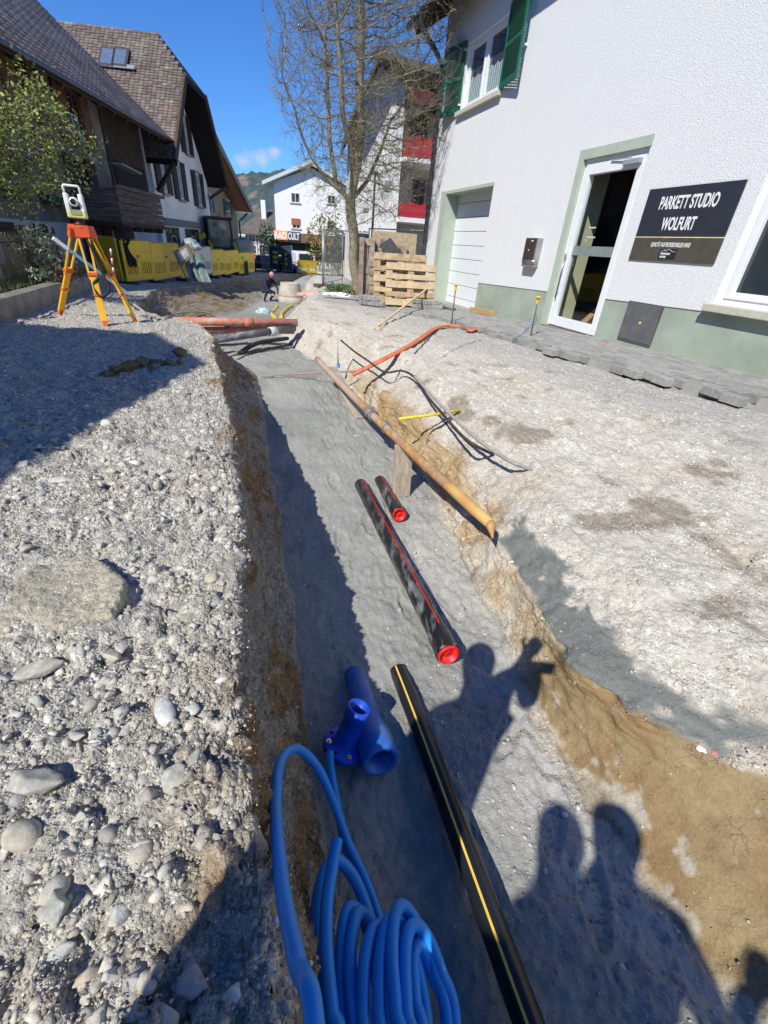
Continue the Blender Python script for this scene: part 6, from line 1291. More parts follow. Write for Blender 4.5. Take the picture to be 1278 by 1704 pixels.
for k in range(4): s_ = b0s+(b1s-b0s)*(k+.2)/4; mb = MB(); mb.beam(FB.P(s_, zb0-.14, -bo), FB.P(s_, zb0-.14, .15), .12, .14); mb.build('balcony_joist', wood_dark, bal)
mb = MB(); FB.box(mb, b0s, b0s+.18, -1.5, zb0-.1, -.2, 0); mb.build('balcony_post', wood_dark, HA)
# near-black panel painting the shade of the opening above the balcony with pale green edge
mb = MB(); F1.box(mb, F1.px(190, 290)[0], sB-.25, zb1-.6, F1.px(205, 272)[1], .05, .07); mb.build('balcony_shade', shade_blk, HA)
r_ = MB(); c0 = F1.px(195, 272, .9); c1_ = F1.px(228, 283, .9); r_.beam(F1.P(c0[0], c0[1], .9), F1.P(c1_[0], c1_[1]-.1, .9), .3, .05); tag(r_.build('awning', mat('awning_green', (.25, .33, .22), .8), loc=F1.P(c0[0], c0[1], .9)), 'small faded green canvas awning over the wooden balcony', 'awning')
# --- house B: white gable house with hipped end
sM = 27.55; sC0, sC1 = 23.35, 31.75; zE = 2.85
white_p = mat('offwhite_render', (.90, .88, .82), .92, var=.10, scale=1.2, bump=.3, bscale=25); dk_sh = mat('dark_brown_shutter', (.035, .022, .02), .7, var=.25); wframe = mat('window_white', (.72, .72, .70), .6); surr = mat('stone_surround', (.33, .32, .28), .9)
HBw = thing('gable_house', 'white rendered house with dark shutters under a steep half hipped tiled roof', 'house', F1.P(28, -1.3))
half = sM-sC0; pB = math.radians(47); zR = 6.85; hipd = 1.0
zE = zR-half*math.tan(pB)
zH = zR-1.6; hh = (zR-zH)/math.tan(pB)
mb = MB(); mb.prism([F1.P(sC0, -2), F1.P(sC1, -2), F1.P(sC1, zE), F1.P(sM+hh, zH), F1.P(sM-hh, zH), F1.P(sC0, zE)], -n1*10); mb.build('wall', white_p, HBw)
og = 1.15; oe = .25; q_ = rayd(265, 65); q_ = q_*(sM/(q_@d1)); hipd = float(np.clip(-(q_@n1+8.25), .2, 4)); print('ridge', q_, hipd)
def rp(s_, z_, o_): return F1.P(s_, z_, o_)
zEe = zE-oe*math.tan(pB)+.35; zRr = zR+.35; zHr = zH+.35
tileB = bpy.data.materials.new('grey_brown_tiles'); tile_mat(tileB, (.145, .115, .098), (.22, .185, .155))
Ue = -n1*(10+og); O_ = rp(sC0-oe, zEe, og); Vv_ = rp(sM, zRr, og)-O_
Lslope = np.linalg.norm(Vv_); fH = (zHr-zEe)/(zRr-zEe); hipback = og+hipd
def clipB(u, v): return v < fH or u*(10+og) > (v-fH)/(1-fH)*hipback
tiled('roof', HBw, O_, Ue, Vv_, 60, 44, tileB, clip=clipB, seed=3, red=.004)
mb = MB(); back_ = -10
A0, A1, Hh0, R0, R1 = rp(sC0-oe, zEe, og), rp(sC0-oe, zEe, back_), rp(sM-hh, zHr, og), rp(sM, zRr, -hipd), rp(sM, zRr, back_)
B0, B1_, Hh1 = rp(sC1+oe, zEe, og), rp(sC1+oe, zEe, back_), rp(sM+hh, zHr, og)
th = V(0, 0, -.20); mb.prism([A0, Hh0, R0, R1, A1], th); mb.prism([B0, B1_, R1, R0, Hh1], th); mb.prism([Hh0, Hh1, R0], th); mb.build('roof_boards', mat('soffit_black', (.012, .010, .010), .9), HBw)
mb = MB(); mb.beam(A0-n1*.05, Hh0-n1*.05, .1, .28); mb.build('bargeboard', wood_dark, HBw); mb = MB(); mb.beam(B0-n1*.05, Hh1-n1*.05, .1, .28); mb.build('bargeboard', wood_dark, HBw); mb = MB(); mb.beam(rp(sC1+oe, zEe-.1, og-.1), rp(sC1-.3, zE-.7, .1), .14, .14); mb.build('brace', wood_dark, HBw); mb = MB(); mb.beam(rp(sC0-oe, zEe-.1, og-.1), rp(sC0+.1, zE-1., .1), .14, .14); mb.build('brace', wood_dark, HBw)
for (x0, y0, x1, y1) in ((263, 266, 275, 305), (292, 281, 303, 318), (324, 298, 334, 331), (303, 205, 312, 241)):
    a0, a1, z0, z1 = F1.rect(x0, y0, x1, y1); zm = (F1.px((x0+x1)/2, y0+5)[1]+F1.px((x0+x1)/2, y1-2)[1])/2
    house_window(F1, HBw, a0, a1, zm-.72, zm+.72, wframe, mat('pane_grey', (.16, .17, .18), .15), 2, 3, dk_sh, .62 if x0 != 324 else .6, surr, sill=surr)
mb = MB(); a0, z1 = F1.px(272, 362); a1, _z = F1.px(331, 378); F1.box(mb, a0, a1, F1.px(300, 373)[1]-.12, F1.px(300, 373)[1]+.18, -.01, .06); mb.build('fascia_band', mat('band_grey', (.22, .21, .23), .8), HBw)
for k, (x0, x1, yy_) in enumerate(((275, 297, 384), (308, 330, 388))):
    a0 = F1.px(x0, yy_)[0]; a1 = F1.px(x1, yy_)[0]; zt_ = F1.px(300, 374)[1]-.14; mb = MB(); F1.box(mb, a0, a1, -1.0, zt_, -.01, .03); wo_ = mb.build('shop_window', glass(), HBw)
    mb = MB(); cc_ = (a0+a1)/2
    for t_ in np.linspace(0, math.pi, 9): mb.add([F1.P(cc_+.5*math.cos(t_), zt_-.9+.55*math.sin(t_), .035), F1.P(cc_+.58*math.cos(t_), zt_-.9+.63*math.sin(t_), .035)], [])
    mb.f += [(2*i, 2*i+1, 2*i+3, 2*i+2) for i in range(8)]; mb.m += [0]*8; mb.s += [False]*8; mb.build('window_decal', mat('decal_pale', (.30, .33, .30), .6), wo_)
# roof windows
vn = nrm(Vv_); un = nrm(Ue); nn3 = nrm(np.cross(un, vn)); nn3 = nn3 if nn3[2] > 0 else -nn3
def on_roof(x_, y_): r = rayd(x_, y_); q = r*((O_@nn3)/(r@nn3)); return q
zinc = mat('zinc_pale', (.45, .46, .46), .4, metal=.6)
for k, (x0, y0) in enumerate(((181, 101), (203, 102))):
    c_ = on_roof(x0, y0)+nn3*.10; mb = MB(); mb.cbox(c_, .62, 1.0, .12, un, vn, nn3); wo_ = mb.build('roof_window', mat('roofwin_frame', (.06, .05, .05), .5), HBw); mb = MB(); mb.cbox(c_+nn3*.065, .44, .8, .01, un, vn, nn3); mb.build('pane', mat('roof_pane', (.12, .16, .24), .06, spec=.9), wo_)
c_ = on_roof(191, 115)+nn3*.14; mb = MB(); mb.cbox(c_, 1.7, .2, .03, un, vn, nn3); mb.build('flashing', zinc, HBw)
# --- house C: brown gabled house
Fc = Fac(d1, n1, -10.3); apx = Fc.px(352, 217, 1.3); etip = Fc.px(414, 342, 1.3); sMc, zRc = apx; pC = math.atan2(zRc-etip[1], etip[0]-sMc); sD1 = Fc.px(394, 360)[0]; print('houseC', apx, etip, sD1, math.degrees(pC))
oe2 = etip[0]-sD1; oe2 = min(max(oe2, .6), 3.); halfc = sD1-sMc; zEc = zRc-halfc*math.tan(pC)-.4
brown_p = mat('brown_render', (.66, .38, .21), .92, var=.1, scale=2); HC_ = thing('brown_house', 'brown rendered house with green shutters and a broad wooden gable roof', 'house', Fc.P(40, -1.3))
mb = MB(); mb.prism([Fc.P(sMc-halfc, -2), Fc.P(sD1, -2), Fc.P(sD1, zEc), Fc.P(sMc, zRc-.4), Fc.P(sMc-halfc, zEc)], -n1*10); mb.build('wall', brown_p, HC_)
honey = mat('honey_wood', (.60, .32, .14), .7, var=.2, scale=4)
e1 = Fc.P(sD1+oe2, zRc-(halfc+oe2)*math.tan(pC), 1.3); e0 = Fc.P(sMc-halfc-oe2, zRc-(halfc+oe2)*math.tan(pC), 1.3); ap_ = Fc.P(sMc, zRc, 1.3); bk = -n1*12
mb = MB(); mb.prism([e1, ap_, ap_+bk, e1+bk], V(0, 0, .22)); mb.prism([e0, e0+bk, ap_+bk, ap_], V(0, 0, .22)); mb.build('roof', honey, HC_)
mb = MB(); mb.prism([e1+V(0, 0, .225), ap_+V(0, 0, .225), ap_+bk+V(0, 0, .225), e1+bk+V(0, 0, .225)], V(0, 0, .08)); mb.prism([e0+V(0, 0, .225), e0+bk+V(0, 0, .225), ap_+bk+V(0, 0, .225), ap_+V(0, 0, .225)], V(0, 0, .08)); mb.build('roof_covering', roof_dark, HC_)
mb = MB(); mb.beam(ap_+n1*.05+V(0, 0, .03), e1+n1*.05+V(0, 0, .03), .06, .42); mb.build('bargeboard', mat('carved_board', (.50, .36, .22), .8), HC_); mb = MB(); mb.beam(ap_+n1*.05+V(0, 0, .03), e0+n1*.05+V(0, 0, .03), .06, .42); mb.build('bargeboard', mat('carved_board', (.50, .36, .22), .8), HC_)
gsh = mat('pale_green_shutter', (.11, .16, .075), .7)
for (x0, y0, x1, y1) in ((347, 322, 354, 354), (374, 331, 384, 361)):
    a0, a1, z0, z1 = Fc.rect(x0, y0, x1, y1); zm = Fc.px((x0+x1)/2, (y0+y1)/2)[1]; cm2 = (a0+a1)/2; hw = min((a1-a0)/2, .75); hz = min(.5*abs(Fc.px((x0+x1)/2, y0+3)[1]-Fc.px((x0+x1)/2, y1-3)[1]), 1.3); house_window(Fc, HC_, cm2-hw, cm2+hw, zm-hz, zm+hz, wframe, glass(), 2, 2, gsh, hw*.9, wframe)
mb = MB(); mb.tube([Fc.P(sD1+oe2-.2, e1[2]-.1, .9), Fc.P(sD1+.1, e1[2]-.8, .15), Fc.P(sD1+.1, -1.3, .15)], .07, 8); mb.build('drainpipe', zinc_brown, HC_)
# ------------------------------------------------------------------ centre background
def front(D): return Fac(V(1, 0, 0), V(0, -1, 0), -D)
Fw = front(62.); W1 = thing('white_gabled_house', 'white gabled house above a brown clad shop front with an illuminated style sign', 'house', V(-8, 62, -1.3)); W1['label'] = 'white gabled house above a brown clad bicycle shop front in the distance'
lx, lz = Fw.px(455, 302); ax_, az_ = Fw.px(518, 276); rx = 2*ax_-lx; zb_ = Fw.px(458, 386)[1]
whitew = mat('plain_white_wall', (.74, .73, .70), .9, var=.04)
mb = MB(); mb.prism([Fw.P(lx, zb_), Fw.P(rx+2, zb_), Fw.P(rx+2, lz-.9), Fw.P(ax_, az_-.2), Fw.P(lx, lz)], V(0, 14, 0)); mb.build('wall', whitew, W1)
mb = MB(); lg_ = Fw.P(lx-1.1, lz-.45, .9); apw = Fw.P(ax_, az_+.05, .9); rg_ = Fw.P(rx+3.0, lz-1.3, .9); bkw = V(0, 16, 0)
mb.prism([lg_, apw, apw+bkw, lg_+bkw], V(0, 0, .35)); mb.prism([rg_, rg_+bkw, apw+bkw, apw], V(0, 0, .35)); mb.build('roof', mat('pale_roof_edge', (.50, .56, .54), .6), W1)
for (x0, y0, x1, y1, nx_) in ((484, 320, 499, 338, 2), (545, 324, 558, 340, 2), (486, 364, 500, 381, 2), (544, 367, 558, 382, 2)):
    a0, a1, z0, z1 = Fw.rect(x0, y0, x1, y1); house_window(Fw, W1, a0, a1, z0, z1, wframe, glass(), 2, 1, sill=surr)
a0, a1, z0, z1 = Fw.rect(485, 363, 500, 375); mb = MB(); Fw.box(mb, a0, a1, z0, z1, .06, .10); mb.build('roller_blind', mat('blind_red', (.34, .10, .06), .7), W1)
Ff = front(60.); a0, z1 = Ff.px(447, 384); a1, _q = Ff.px(640, 400); z0 = Ff.px(500, 404)[1]
brn = mat('brown_cladding', (.16, .085, .05), .8, var=.35, scale=.8, stretch=(6, 6, .2)); mb = MB(); Ff.box(mb, a0, a1, z0, z1, -2.2, 0); mb.build('shop_fascia', brn, W1)
mb = MB(); Ff.box(mb, a0+.5, a1, -3.35, z0, -2.1, -1.0); mb.build('shop_front', mat('shop_glass_far', (.012, .016, .016), .12, col2=(.04, .06, .05), scale=.5, spec=.7), W1)
for x_ in (474, 500, 530, 560): a_, _ = Ff.px(x_, 420); mb = MB(); Ff.box(mb, a_, a_+.18, -3.3, z0, -1.0, -.9); mb.build('shop_mullion', mat('mullion_dark', (.03, .03, .03), .5), W1)
SGn = thing('shop_sign', 'orange and white bicycle shop sign on the brown fascia', 'sign', Ff.P(Ff.px(472, 392)[0], 0, .2))
a0, a1, z0, z1 = Ff.rect(459, 387, 480, 400); _, _, z0, z1 = Ff.rect(455, 385.5, 500, 401); zmid = (z0+z1)/2
sg_l = Ff.px(455, 392)[0]; sg_m = Ff.px(479, 392)[0]; sg_r = Ff.px(500, 392)[0]; sg_z1 = Ff.px(478, 384.5)[1]; sg_z0 = Ff.px(478, 399.5)[1]
mb = MB(); Ff.box(mb, sg_l, sg_m, sg_z0, sg_z1, .02, .12); mb.build('orange_panel', mat('sign_orange', (.85, .30, .08), .5, col2=(.85, .42, .22), scale=1), SGn)
mb = MB(); Ff.box(mb, sg_m, sg_r, sg_z0, sg_z1, .02, .12); mb.build('dark_panel', mat('sign_dark', (.06, .06, .07), .5), SGn)
th_ = (sg_z1-sg_z0); text_mesh('lettering', 'RAD', th_*1.05, Ff.P(sg_l+.12, sg_z0+.12*th_, .13), (1, 0, 0), (0, 0, 1), tx, SGn, (sg_m-sg_l-.2)/(th_*1.05*2.05), .02, .01)
text_mesh('lettering', 'CULT', th_*1.05, Ff.P(sg_m+.05, sg_z0+.12*th_, .13), (1, 0, 0), (0, 0, 1), tx, SGn, (sg_r-sg_m-.1)/(th_*1.05*2.65), .02, .01)
mb = MB(); cx_ = Ff.px(451, 391)
for t_ in (-.35, .35):
    ring = [Ff.P(cx_[0]+t_+.3*math.cos(a), cx_[1]-.15+.3*math.sin(a), .14) for a in np.linspace(0, 6.28, 15)[:-1]]; mb.tube(ring, .05, 5, closed=True)
mb.beam(Ff.P(cx_[0]-.35, cx_[1]-.15, .14), Ff.P(cx_[0], cx_[1]+.3, .14), .07, .07); mb.beam(Ff.P(cx_[0]+.35, cx_[1]-.15, .14), Ff.P(cx_[0]+.15, cx_[1]+.35, .14), .07, .07); mb.build('bicycle_mark', tx, SGn)
# white van
vp = aty(507, 446, 45.); vx, vy = vp[0], 45.; VN = thing('white_van', 'white delivery van seen from behind beyond the yellow barrier', 'van', V(vx, vy, -2.85))
vw = mat('van_white', (.72, .73, .74), .3); w2_ = .92
prof_ = [(0, .35), (0, 1.15), (.18, 1.85), (2.6, 1.95), (3.3, 1.35), (4.2, 1.1), (4.3, .35)]
vd = nrm(V(-.5, 1, 0)); vs_ = nrm(V(1, .5, 0)); bp0 = V(vx-.7, vy, -2.85)
mb = MB(); mb.prism([bp0+vd*a+V(0, 0, z) for a, z in prof_], vs_*1.75); mb.build('body', vw, VN, bevel=.06)
mb = MB(); mb.prism([bp0+vs_*.2+vd*.03+V(0, 0, 1.2), bp0+vs_*1.55+vd*.03+V(0, 0, 1.2), bp0+vs_*1.48+vd*.16+V(0, 0, 1.78), bp0+vs_*.27+vd*.16+V(0, 0, 1.78)], -vd*.05); mb.build('rear_window', glass(), VN)
mb = MB(); mb.prism([bp0+vs_*1.76+vd*.4+V(0, 0, 1.15), bp0+vs_*1.76+vd*3.0+V(0, 0, 1.15), bp0+vs_*1.76+vd*2.6+V(0, 0, 1.75), bp0+vs_*1.76+vd*.45+V(0, 0, 1.75)], vs_*.01); mb.build('side_window', glass(), VN)
for fy in (.8, 3.5):
    for sd_ in (.0, 1.75): mb = MB(); mb.lathe(bp0+vd*fy+vs_*sd_+V(0, 0, .33), vs_, [(-.1, 0), (-.1, .32), (.1, .32), (.1, 0)], 16); mb.build('wheel', MATS['tyre_black'], VN)
for sd_ in (.03, 1.6): mb = MB(); mb.cbox(bp0+vs_*(sd_+.06)-vd*.01+V(0, 0, 1.0), .12, .03, .35, vs_, vd); mb.build('tail_light', redl, VN)
# dark parked car left of it
def small_car(label, px_, D, col_, yaw):
    p = aty(px_, 440, D); b0 = V(p[0], D, float(np.interp(D, [31, 38, 48, 66], [-1.95, -2.35, -2.95, -3.25]))); fd = nrm(V(math.sin(yaw), math.cos(yaw), 0)); sd_ = V(fd[1], -fd[0], 0); r_ = thing('parked_car', label, 'car', b0)
    mb = MB(); mb.prism([b0+fd*a+V(0, 0, z) for a, z in ((-2, .3), (-2.05, .8), (-1.2, .92), (-.7, 1.4), (.8, 1.42), (1.5, .95), (2.1, .8), (2.15, .3))], sd_*1.7); mb.build('body', mat('car_'+str(int(px_)), col_, .3), r_, bevel=.08)
    mb = MB(); mb.prism([b0+fd*a+V(0, 0, z)-sd_*.012 for a, z in ((-1.05, .95), (-.66, 1.34), (.76, 1.36), (1.3, .97))], sd_*1.724); mb.build('windows', glass(), r_)
    for a in (-1.35, 1.35):
        for q in (0, 1.7): mb = MB(); mb.lathe(b0+fd*a+sd_*q+V(0, 0, .31), sd_, [(-.09, 0), (-.09, .3), (.09, .3), (.09, 0)], 14); mb.build('wheel', MATS['tyre_black'], r_)
small_car('dark parked car partly hidden left of the white van', 478, 52., (.02, .022, .025), .5)
small_car('dark green parked car behind the end of the left barrier row', 433, 50., (.02, .03, .028), .2)
small_car('white parked car behind the wire fence in front of the brick house', 447, 58., (.6, .6, .62), .3)
# brick red house
Fr = front(78.); HR = thing('red_house', 'small brick red house with a grey brown roof at the end of the street', 'house', V(-17, 78, -1.3)); a0, z1 = Fr.px(408, 388); a1 = Fr.px(462, 395)[0]; z1 = Fr.px(430, 389)[1]
mb = MB(); Fr.box(mb, a0, a1, -3.4, z1, -9, 0); mb.build('wall', mat('brick_red', (.36, .075, .055), .9, var=.15, scale=3), HR)
rz_ = Fr.px(440, 352)[1]*1.06; mb = MB(); mb.prism([Fr.P(a0-1.4, z1-.2, .8), Fr.P(a1+1, z1-.2, .8), Fr.P(a1+1, rz_, -4.5), Fr.P(a0+1.8, rz_, -4.5)], V(0, 0, .2)); mb.prism([Fr.P(a0-1.4, z1-.2, .8), Fr.P(a0+1.8, rz_, -4.5), Fr.P(a0-1.4, z1-.2, -9.8)], V(0, 0, .2)); mb.build('roof', mat('roof_greybrown', (.12, .10, .085), .9, var=.2, scale=1), HR)
for (x_, y0, y1) in ((419, 391, 400), (436, 391, 400), (421, 410, 420), (437, 410, 420)):
    a_, z_ = Fr.px(x_, (y0+y1)/2); house_window(Fr, HR, a_-.55, a_+.55, z_-.6, z_+.6, wframe, glass(), 2, 2, trim=wframe)
mb = MB(); a_, z_ = Fr.px(431, 352); Fr.box(mb, a_-.35, a_+.35, rz_-2, z_+1.6, -3, -2.4); mb.build('chimney', whitew, HR)
# big white apartment building behind the tree
Fbg = Fac(V(.985, .174, 0), V(.174, -.985, 0), -24.5)
AP = thing('apartment_building', 'tall white apartment building with red balconies behind the bare tree', 'building', V(2, 25, -1.4))
l0_, _ = Fbg.px(590, 420); mid_, _ = Fbg.px(668, 260); r0_ = Fbg.px(760, 260)[0]; zt0 = Fbg.px(607, 170)[1]; zta = Fbg.px(630, 112)[1]; aa_ = Fbg.px(632, 112)[0]; ztr = Fbg.px(730, 140)[1]
mb = MB(); mb.prism([Fbg.P(l0_, -2), Fbg.P(mid_, -2), Fbg.P(mid_, zta-.35-(zta-ztr)*.35), Fbg.P(aa_, zta), Fbg.P(l0_+.1, zt0)], -Fbg.n*9); mb.build('wall', whitew, AP)
mb = MB(); mb.prism([Fbg.P(mid_, -2, -1.6), Fbg.P(r0_+3, -2, -1.6), Fbg.P(r0_+3, ztr-.6, -1.6), Fbg.P(mid_, zta-.9, -1.6)], -Fbg.n*7.4); mb.build('recessed_wall', mat('loggia_wall', (.50, .46, .40), .9, var=.15), AP)
mb = MB(); e_ = .9; mb.prism([Fbg.P(aa_-.1, zta+.05, e_), Fbg.P(r0_+3, ztr-.35, e_), Fbg.P(r0_+3, ztr-.35, -9), Fbg.P(aa_-.1, zta+.05, -9)], V(0, 0, .22)); mb.prism([Fbg.P(l0_-.4, zt0-.9, e_), Fbg.P(aa_-.1, zta+.05, e_), Fbg.P(aa_-.1, zta+.05, -9), Fbg.P(l0_-.4, zt0-.9, -9)], V(0, 0, .22)); mb.build('roof', mat('roof_olive', (.12, .11, .085), .8), AP)
mb = MB(); mb.prism([Fbg.P(mid_, zta-1.05, .5), Fbg.P(r0_+3, ztr-.75, .5), Fbg.P(r0_+3, ztr-.3, .5), Fbg.P(mid_, zta-.55, .5)], -Fbg.n*.1); mb.build('eave_cladding', mat('eave_red', (.10, .02, .022), .8), AP)
bred = mat('balcony_red', (.45, .022, .035), .6, var=.12, scale=2)
for (yt, yb, ys_) in ((222, 262, 270), (333, 362, 371)):
    z1_, z0_, zs_ = Fbg.px(690, yt+6, .3)[1], Fbg.px(690, yb, .3)[1], Fbg.px(690, ys_, .3)[1]
    mb = MB(); Fbg.box(mb, mid_+.0, r0_+3, zs_, z0_-.02, -1.6, .35); sl = mb.build('balcony', whitew, AP)
    mb = MB(); x_ = mid_+.02
    while x_ < r0_+3: Fbg.box(mb, x_, x_+.10, z0_, z1_+.04*math.sin(x_*9), .30, .33); x_ += .125
    Fbg.box(mb, mid_, r0_+3, z1_-.14, z1_-.06, .27, .30); Fbg.box(mb, mid_, r0_+3, z0_+.1, z0_+.18, .27, .30); mb.build('balcony_railing', bred, sl)
for (x0, y0, x1, y1) in ((684, 182, 712, 238), (688, 300, 705, 345), (712, 300, 722, 350)):
    Fr2 = Fac(Fbg.d, Fbg.n, Fbg.off-1.6); a0, a1, z0, z1 = Fr2.rect(x0, y0, x1, y1); zc_ = Fr2.px((x0+x1)/2, (y0+y1)/2)[1]; hz = (y1-y0)/2/1000*25; house_window(Fr2, AP, a0, a1, zc_-hz, zc_+hz, mat('frame_brown', (.18, .10, .05), .6), glass(), 2, 1)
for (x0, y0, x1, y1) in ((604, 345, 612, 352), (640, 300, 648, 318)):
    a0, a1, z0, z1 = Fbg.rect(x0, y0, x1, y1); mb = MB(); Fbg.box(mb, a0, a1, z0, z1, .0, .05); mb.build('vent', surr, AP)
mb = MB(); a0, z_ = Fbg.px(592, 400); a1 = Fbg.px(612, 400)[0]; Fbg.box(mb, a0, a1, -1.5, Fbg.px(600, 388)[1], -.6, .02); mb.build('dark_entrance', glass(), AP)
# aerials
al = mat('aerial_metal', (.55, .56, .58), .4, metal=.6); b0 = Fbg.P(Fbg.px(697, 115)[0], Fbg.px(697, 118)[1], -1); t0 = up(b0, 709, 36); AE = thing('roof_aerial', 'tall television aerial with crossbars on the apartment roof', 'aerial', b0)
t0[0] = b0[0]+.15; mb = MB(); mb.tube([b0, t0], .022, 6); mb.build('mast', al, AE); mb = MB()
for k, (fr_, w_) in enumerate(((.97, .9), (.90, .35), (.80, .4), (.70, .35), (.55, .8), (.35, .6))):
    c_ = b0+(t0-b0)*fr_; mb.beam(c_-V(w_*.7, .3, 0), c_+V(w_*.4, -.2, .05), .02, .02)
    for q in range(5): e_ = c_-V(w_*.7, .3, 0)+V(w_*1.1, .1, .05)*q/4; mb.beam(e_-V(0, 0, .10), e_+V(0, 0, .10), .012, .012)
mb.build('crossbars', al, AE)
# lamp post
b0 = aty(617, 430, 19.); b0[2] = -1.35; t0 = up(b0, 622, 292); t0[0] = b0[0]+.02; LP_ = thing('street_lamp', 'slim dark street lamp post right of the tree trunk', 'street lamp', b0); mb = MB(); mb.tube([b0, t0], [.055, .035], 10); mb.build('pole', mat('lamp_black', (.03, .03, .03), .5), LP_); mb = MB(); mb.lathe(t0, (0, 0, 1), [(0, .04), (.04, .13), (.10, .11), (.14, 0)], 14); mb.build('lamp_head', MATS['lamp_black'], LP_)
# ------------------------------------------------------------------ hill
xs = np.linspace(-420, 160, 260); yv = np.linspace(420, 760, 120); XX, YY = np.meshgrid(xs, yv); PX = np.stack([XX.ravel(), YY.ravel(), 0*XX.ravel()], 1)
hx = np.interp(XX, [-420, -190, -150, -128, -112, -95, -60, 0, 160], [46, 56, 62, 66, 63, 56, 48, 30, 16]); hz = hx*np.exp(-((YY-600)/110)**2)
PX[:, 2] = hz.ravel()*(1+.05*fbm(PX, .02, 3, 5))+6*np.abs(fbm(PX, .12, 3, 7))+2.5*fbm(PX, .4, 2, 9)-2
cliff = ss(.14, .24, fbm(PX*[1, .4, 2.2], .028, 4, 15)+.0)*ss(12, 25, PX[:, 2])*(1-ss(58, 66, PX[:, 2])); cc = np.tile(np.array([.035, .055, .035]), (len(PX), 1))*(1+.6*fbm(PX, .1, 3, 11))[:, None]; cc = mixc3(cc, (.36, .22, .14), cliff*.6); cc = mixc3(cc, (.12, .17, .25), np.full(len(PX), .2))  # last mix puts bluish distance haze into the hill colour
id_ = np.arange(260*120).reshape(120, 260); Fh = np.stack([id_[:-1, :-1], id_[:-1, 1:], id_[1:, 1:], id_[1:, :-1]], 2).reshape(-1, 4)
mesh_np('hill', PX, Fh, mat('hill_cover_haze', (.1, .1, .1), .95, var=.2, scale=.08, attr='Col'), cols=cc)['kind'] = 'structure'
# ------------------------------------------------------------------ trees
def leaves_np(name, Pc, nrm_dirs, size, m, parent, g2, aspect=.5, cols=None):
    n = len(Pc); a = g2.normal(size=(n, 3)); a /= np.linalg.norm(a, axis=1, keepdims=True); b_ = g2.normal(size=(n, 3)); b_ = b_-a*(a*b_).sum(1, keepdims=True); b_ /= np.linalg.norm(b_, axis=1, keepdims=True)
    s_ = size*g2.uniform(.6, 1.4, (n, 1)); vv = np.stack([Pc-a*s_, Pc+b_*s_*aspect, Pc+a*s_, Pc-b_*s_*aspect], 1).reshape(-1, 3); F_ = np.arange(n*4).reshape(n, 4)
    cc = np.repeat(cols, 4, 0) if cols is not None else None; return mesh_np(name, vv, F_, m, parent=parent, cols=cc)
def grow(start_pts, attract, step_=.16, infl=1.6, kill=.25, iters=90, grav=0.05, seed=1):
    g2 = np.random.default_rng(seed); N_ = [np.array(p, float) for p in start_pts]; par = [-1]+list(range(len(start_pts)-1)); A_ = attract.copy(); pos = np.array(N_); 
    for it in range(iters):
        if len(A_) == 0: break
        D = np.linalg.norm(A_[:, None, :]-pos[None], axis=2) if len(A_)*len(pos) < 4e7 else None
        if D is None: break
        ni = D.argmin(1); dm = D[np.arange(len(A_)), ni]; ok = dm < infl
        if not ok.any(): infl *= 1.5; continue
        acc = np.zeros_like(pos); dv = (A_-pos[ni]); dv /= np.maximum(np.linalg.norm(dv, axis=1, keepdims=True), 1e-6); np.add.at(acc, ni[ok], dv[ok]); idx_ = np.unique(ni[ok]); new = []
        for i in idx_:
            d_ = acc[i]/max(np.linalg.norm(acc[i]), 1e-6)+V(0, 0, grav)+g2.normal(0, .12, 3); d_ = nrm(d_); q = pos[i]+d_*step_*g2.uniform(.8, 1.2); new.append(q); par.append(int(i))
        pos = np.concatenate([pos, np.array(new)]); D2 = np.linalg.norm(A_[:, None, :]-np.array(new)[None], axis=2).min(1); A_ = A_[D2 > kill]
    return pos, par
def branches_mesh(name, pos, par, r_tip, r_max, m, parent, expn=2.3, sides=(8, 3), twig=None):
    n = len(pos); ch = [[] for _ in range(n)]
    for i, p in enumerate(par):
        if p >= 0: ch[p].append(i)
    R = np.zeros(n)
    for i in range(n-1, -1, -1): R[i] = r_tip if not ch[i] else sum(R[c]**expn for c in ch[i])**(1/expn)
    k = min(1., r_max/R[0]); R = np.maximum(R*k, r_tip)
    mb = MB(); done = set()
    for i in range(n):
        for c in ch[i]:
            big = max(ch[i], key=lambda q: R[q])
            if par[i] >= 0 and c == big and i in done: continue
            path = [i, c]; done.add(c)
            while ch[path[-1]]: nx_ = max(ch[path[-1]], key=lambda q: R[q]); path.append(nx_); done.add(nx_)
            rr2 = [R[q] for q in path]; rr2[0] = min(rr2[0], rr2[1]*1.15)
            ns = 3 if rr2[1] < .012 else (5 if rr2[1] < .04 else 10); mb.tube([pos[q] for q in path], rr2, ns, cap=False)
    return mb.build(name, m, parent), R, ch
bark = mat('tree_bark', (.19, .16, .125), .95, col2=(.31, .28, .18), scale=9, bump=.8, bscale=30, bdist=.02); barkt = bark
TB = V(-1.32, 14.2, -1.28); fork = aty(584, 335, 14.2)
TREE = thing('bare_tree', 'tall spring tree with mostly bare branches and tiny first leaves by the pallets', 'tree', TB)
g3 = np.random.default_rng(17); trunk_pts = [TB+(fork-TB)*k/12+V(.03*math.sin(k), 0, 0) for k in range(13)]
nA = 6500; u = g3.normal(size=(nA, 3)); u /= np.linalg.norm(u, axis=1, keepdims=True); rad_ = g3.random(nA)**(1/2.4)
cen = V(-1.2, 14.2, 4.5); A_ = cen+u*rad_[:, None]*V(2.5, 2.4, 4.4); A_ = A_[A_[:, 2] > .55]; A_ = A_[~((A_[:, 2] < 1.6) & (np.hypot(A_[:, 0]+1.3, A_[:, 1]-14.2) > 2.0))]
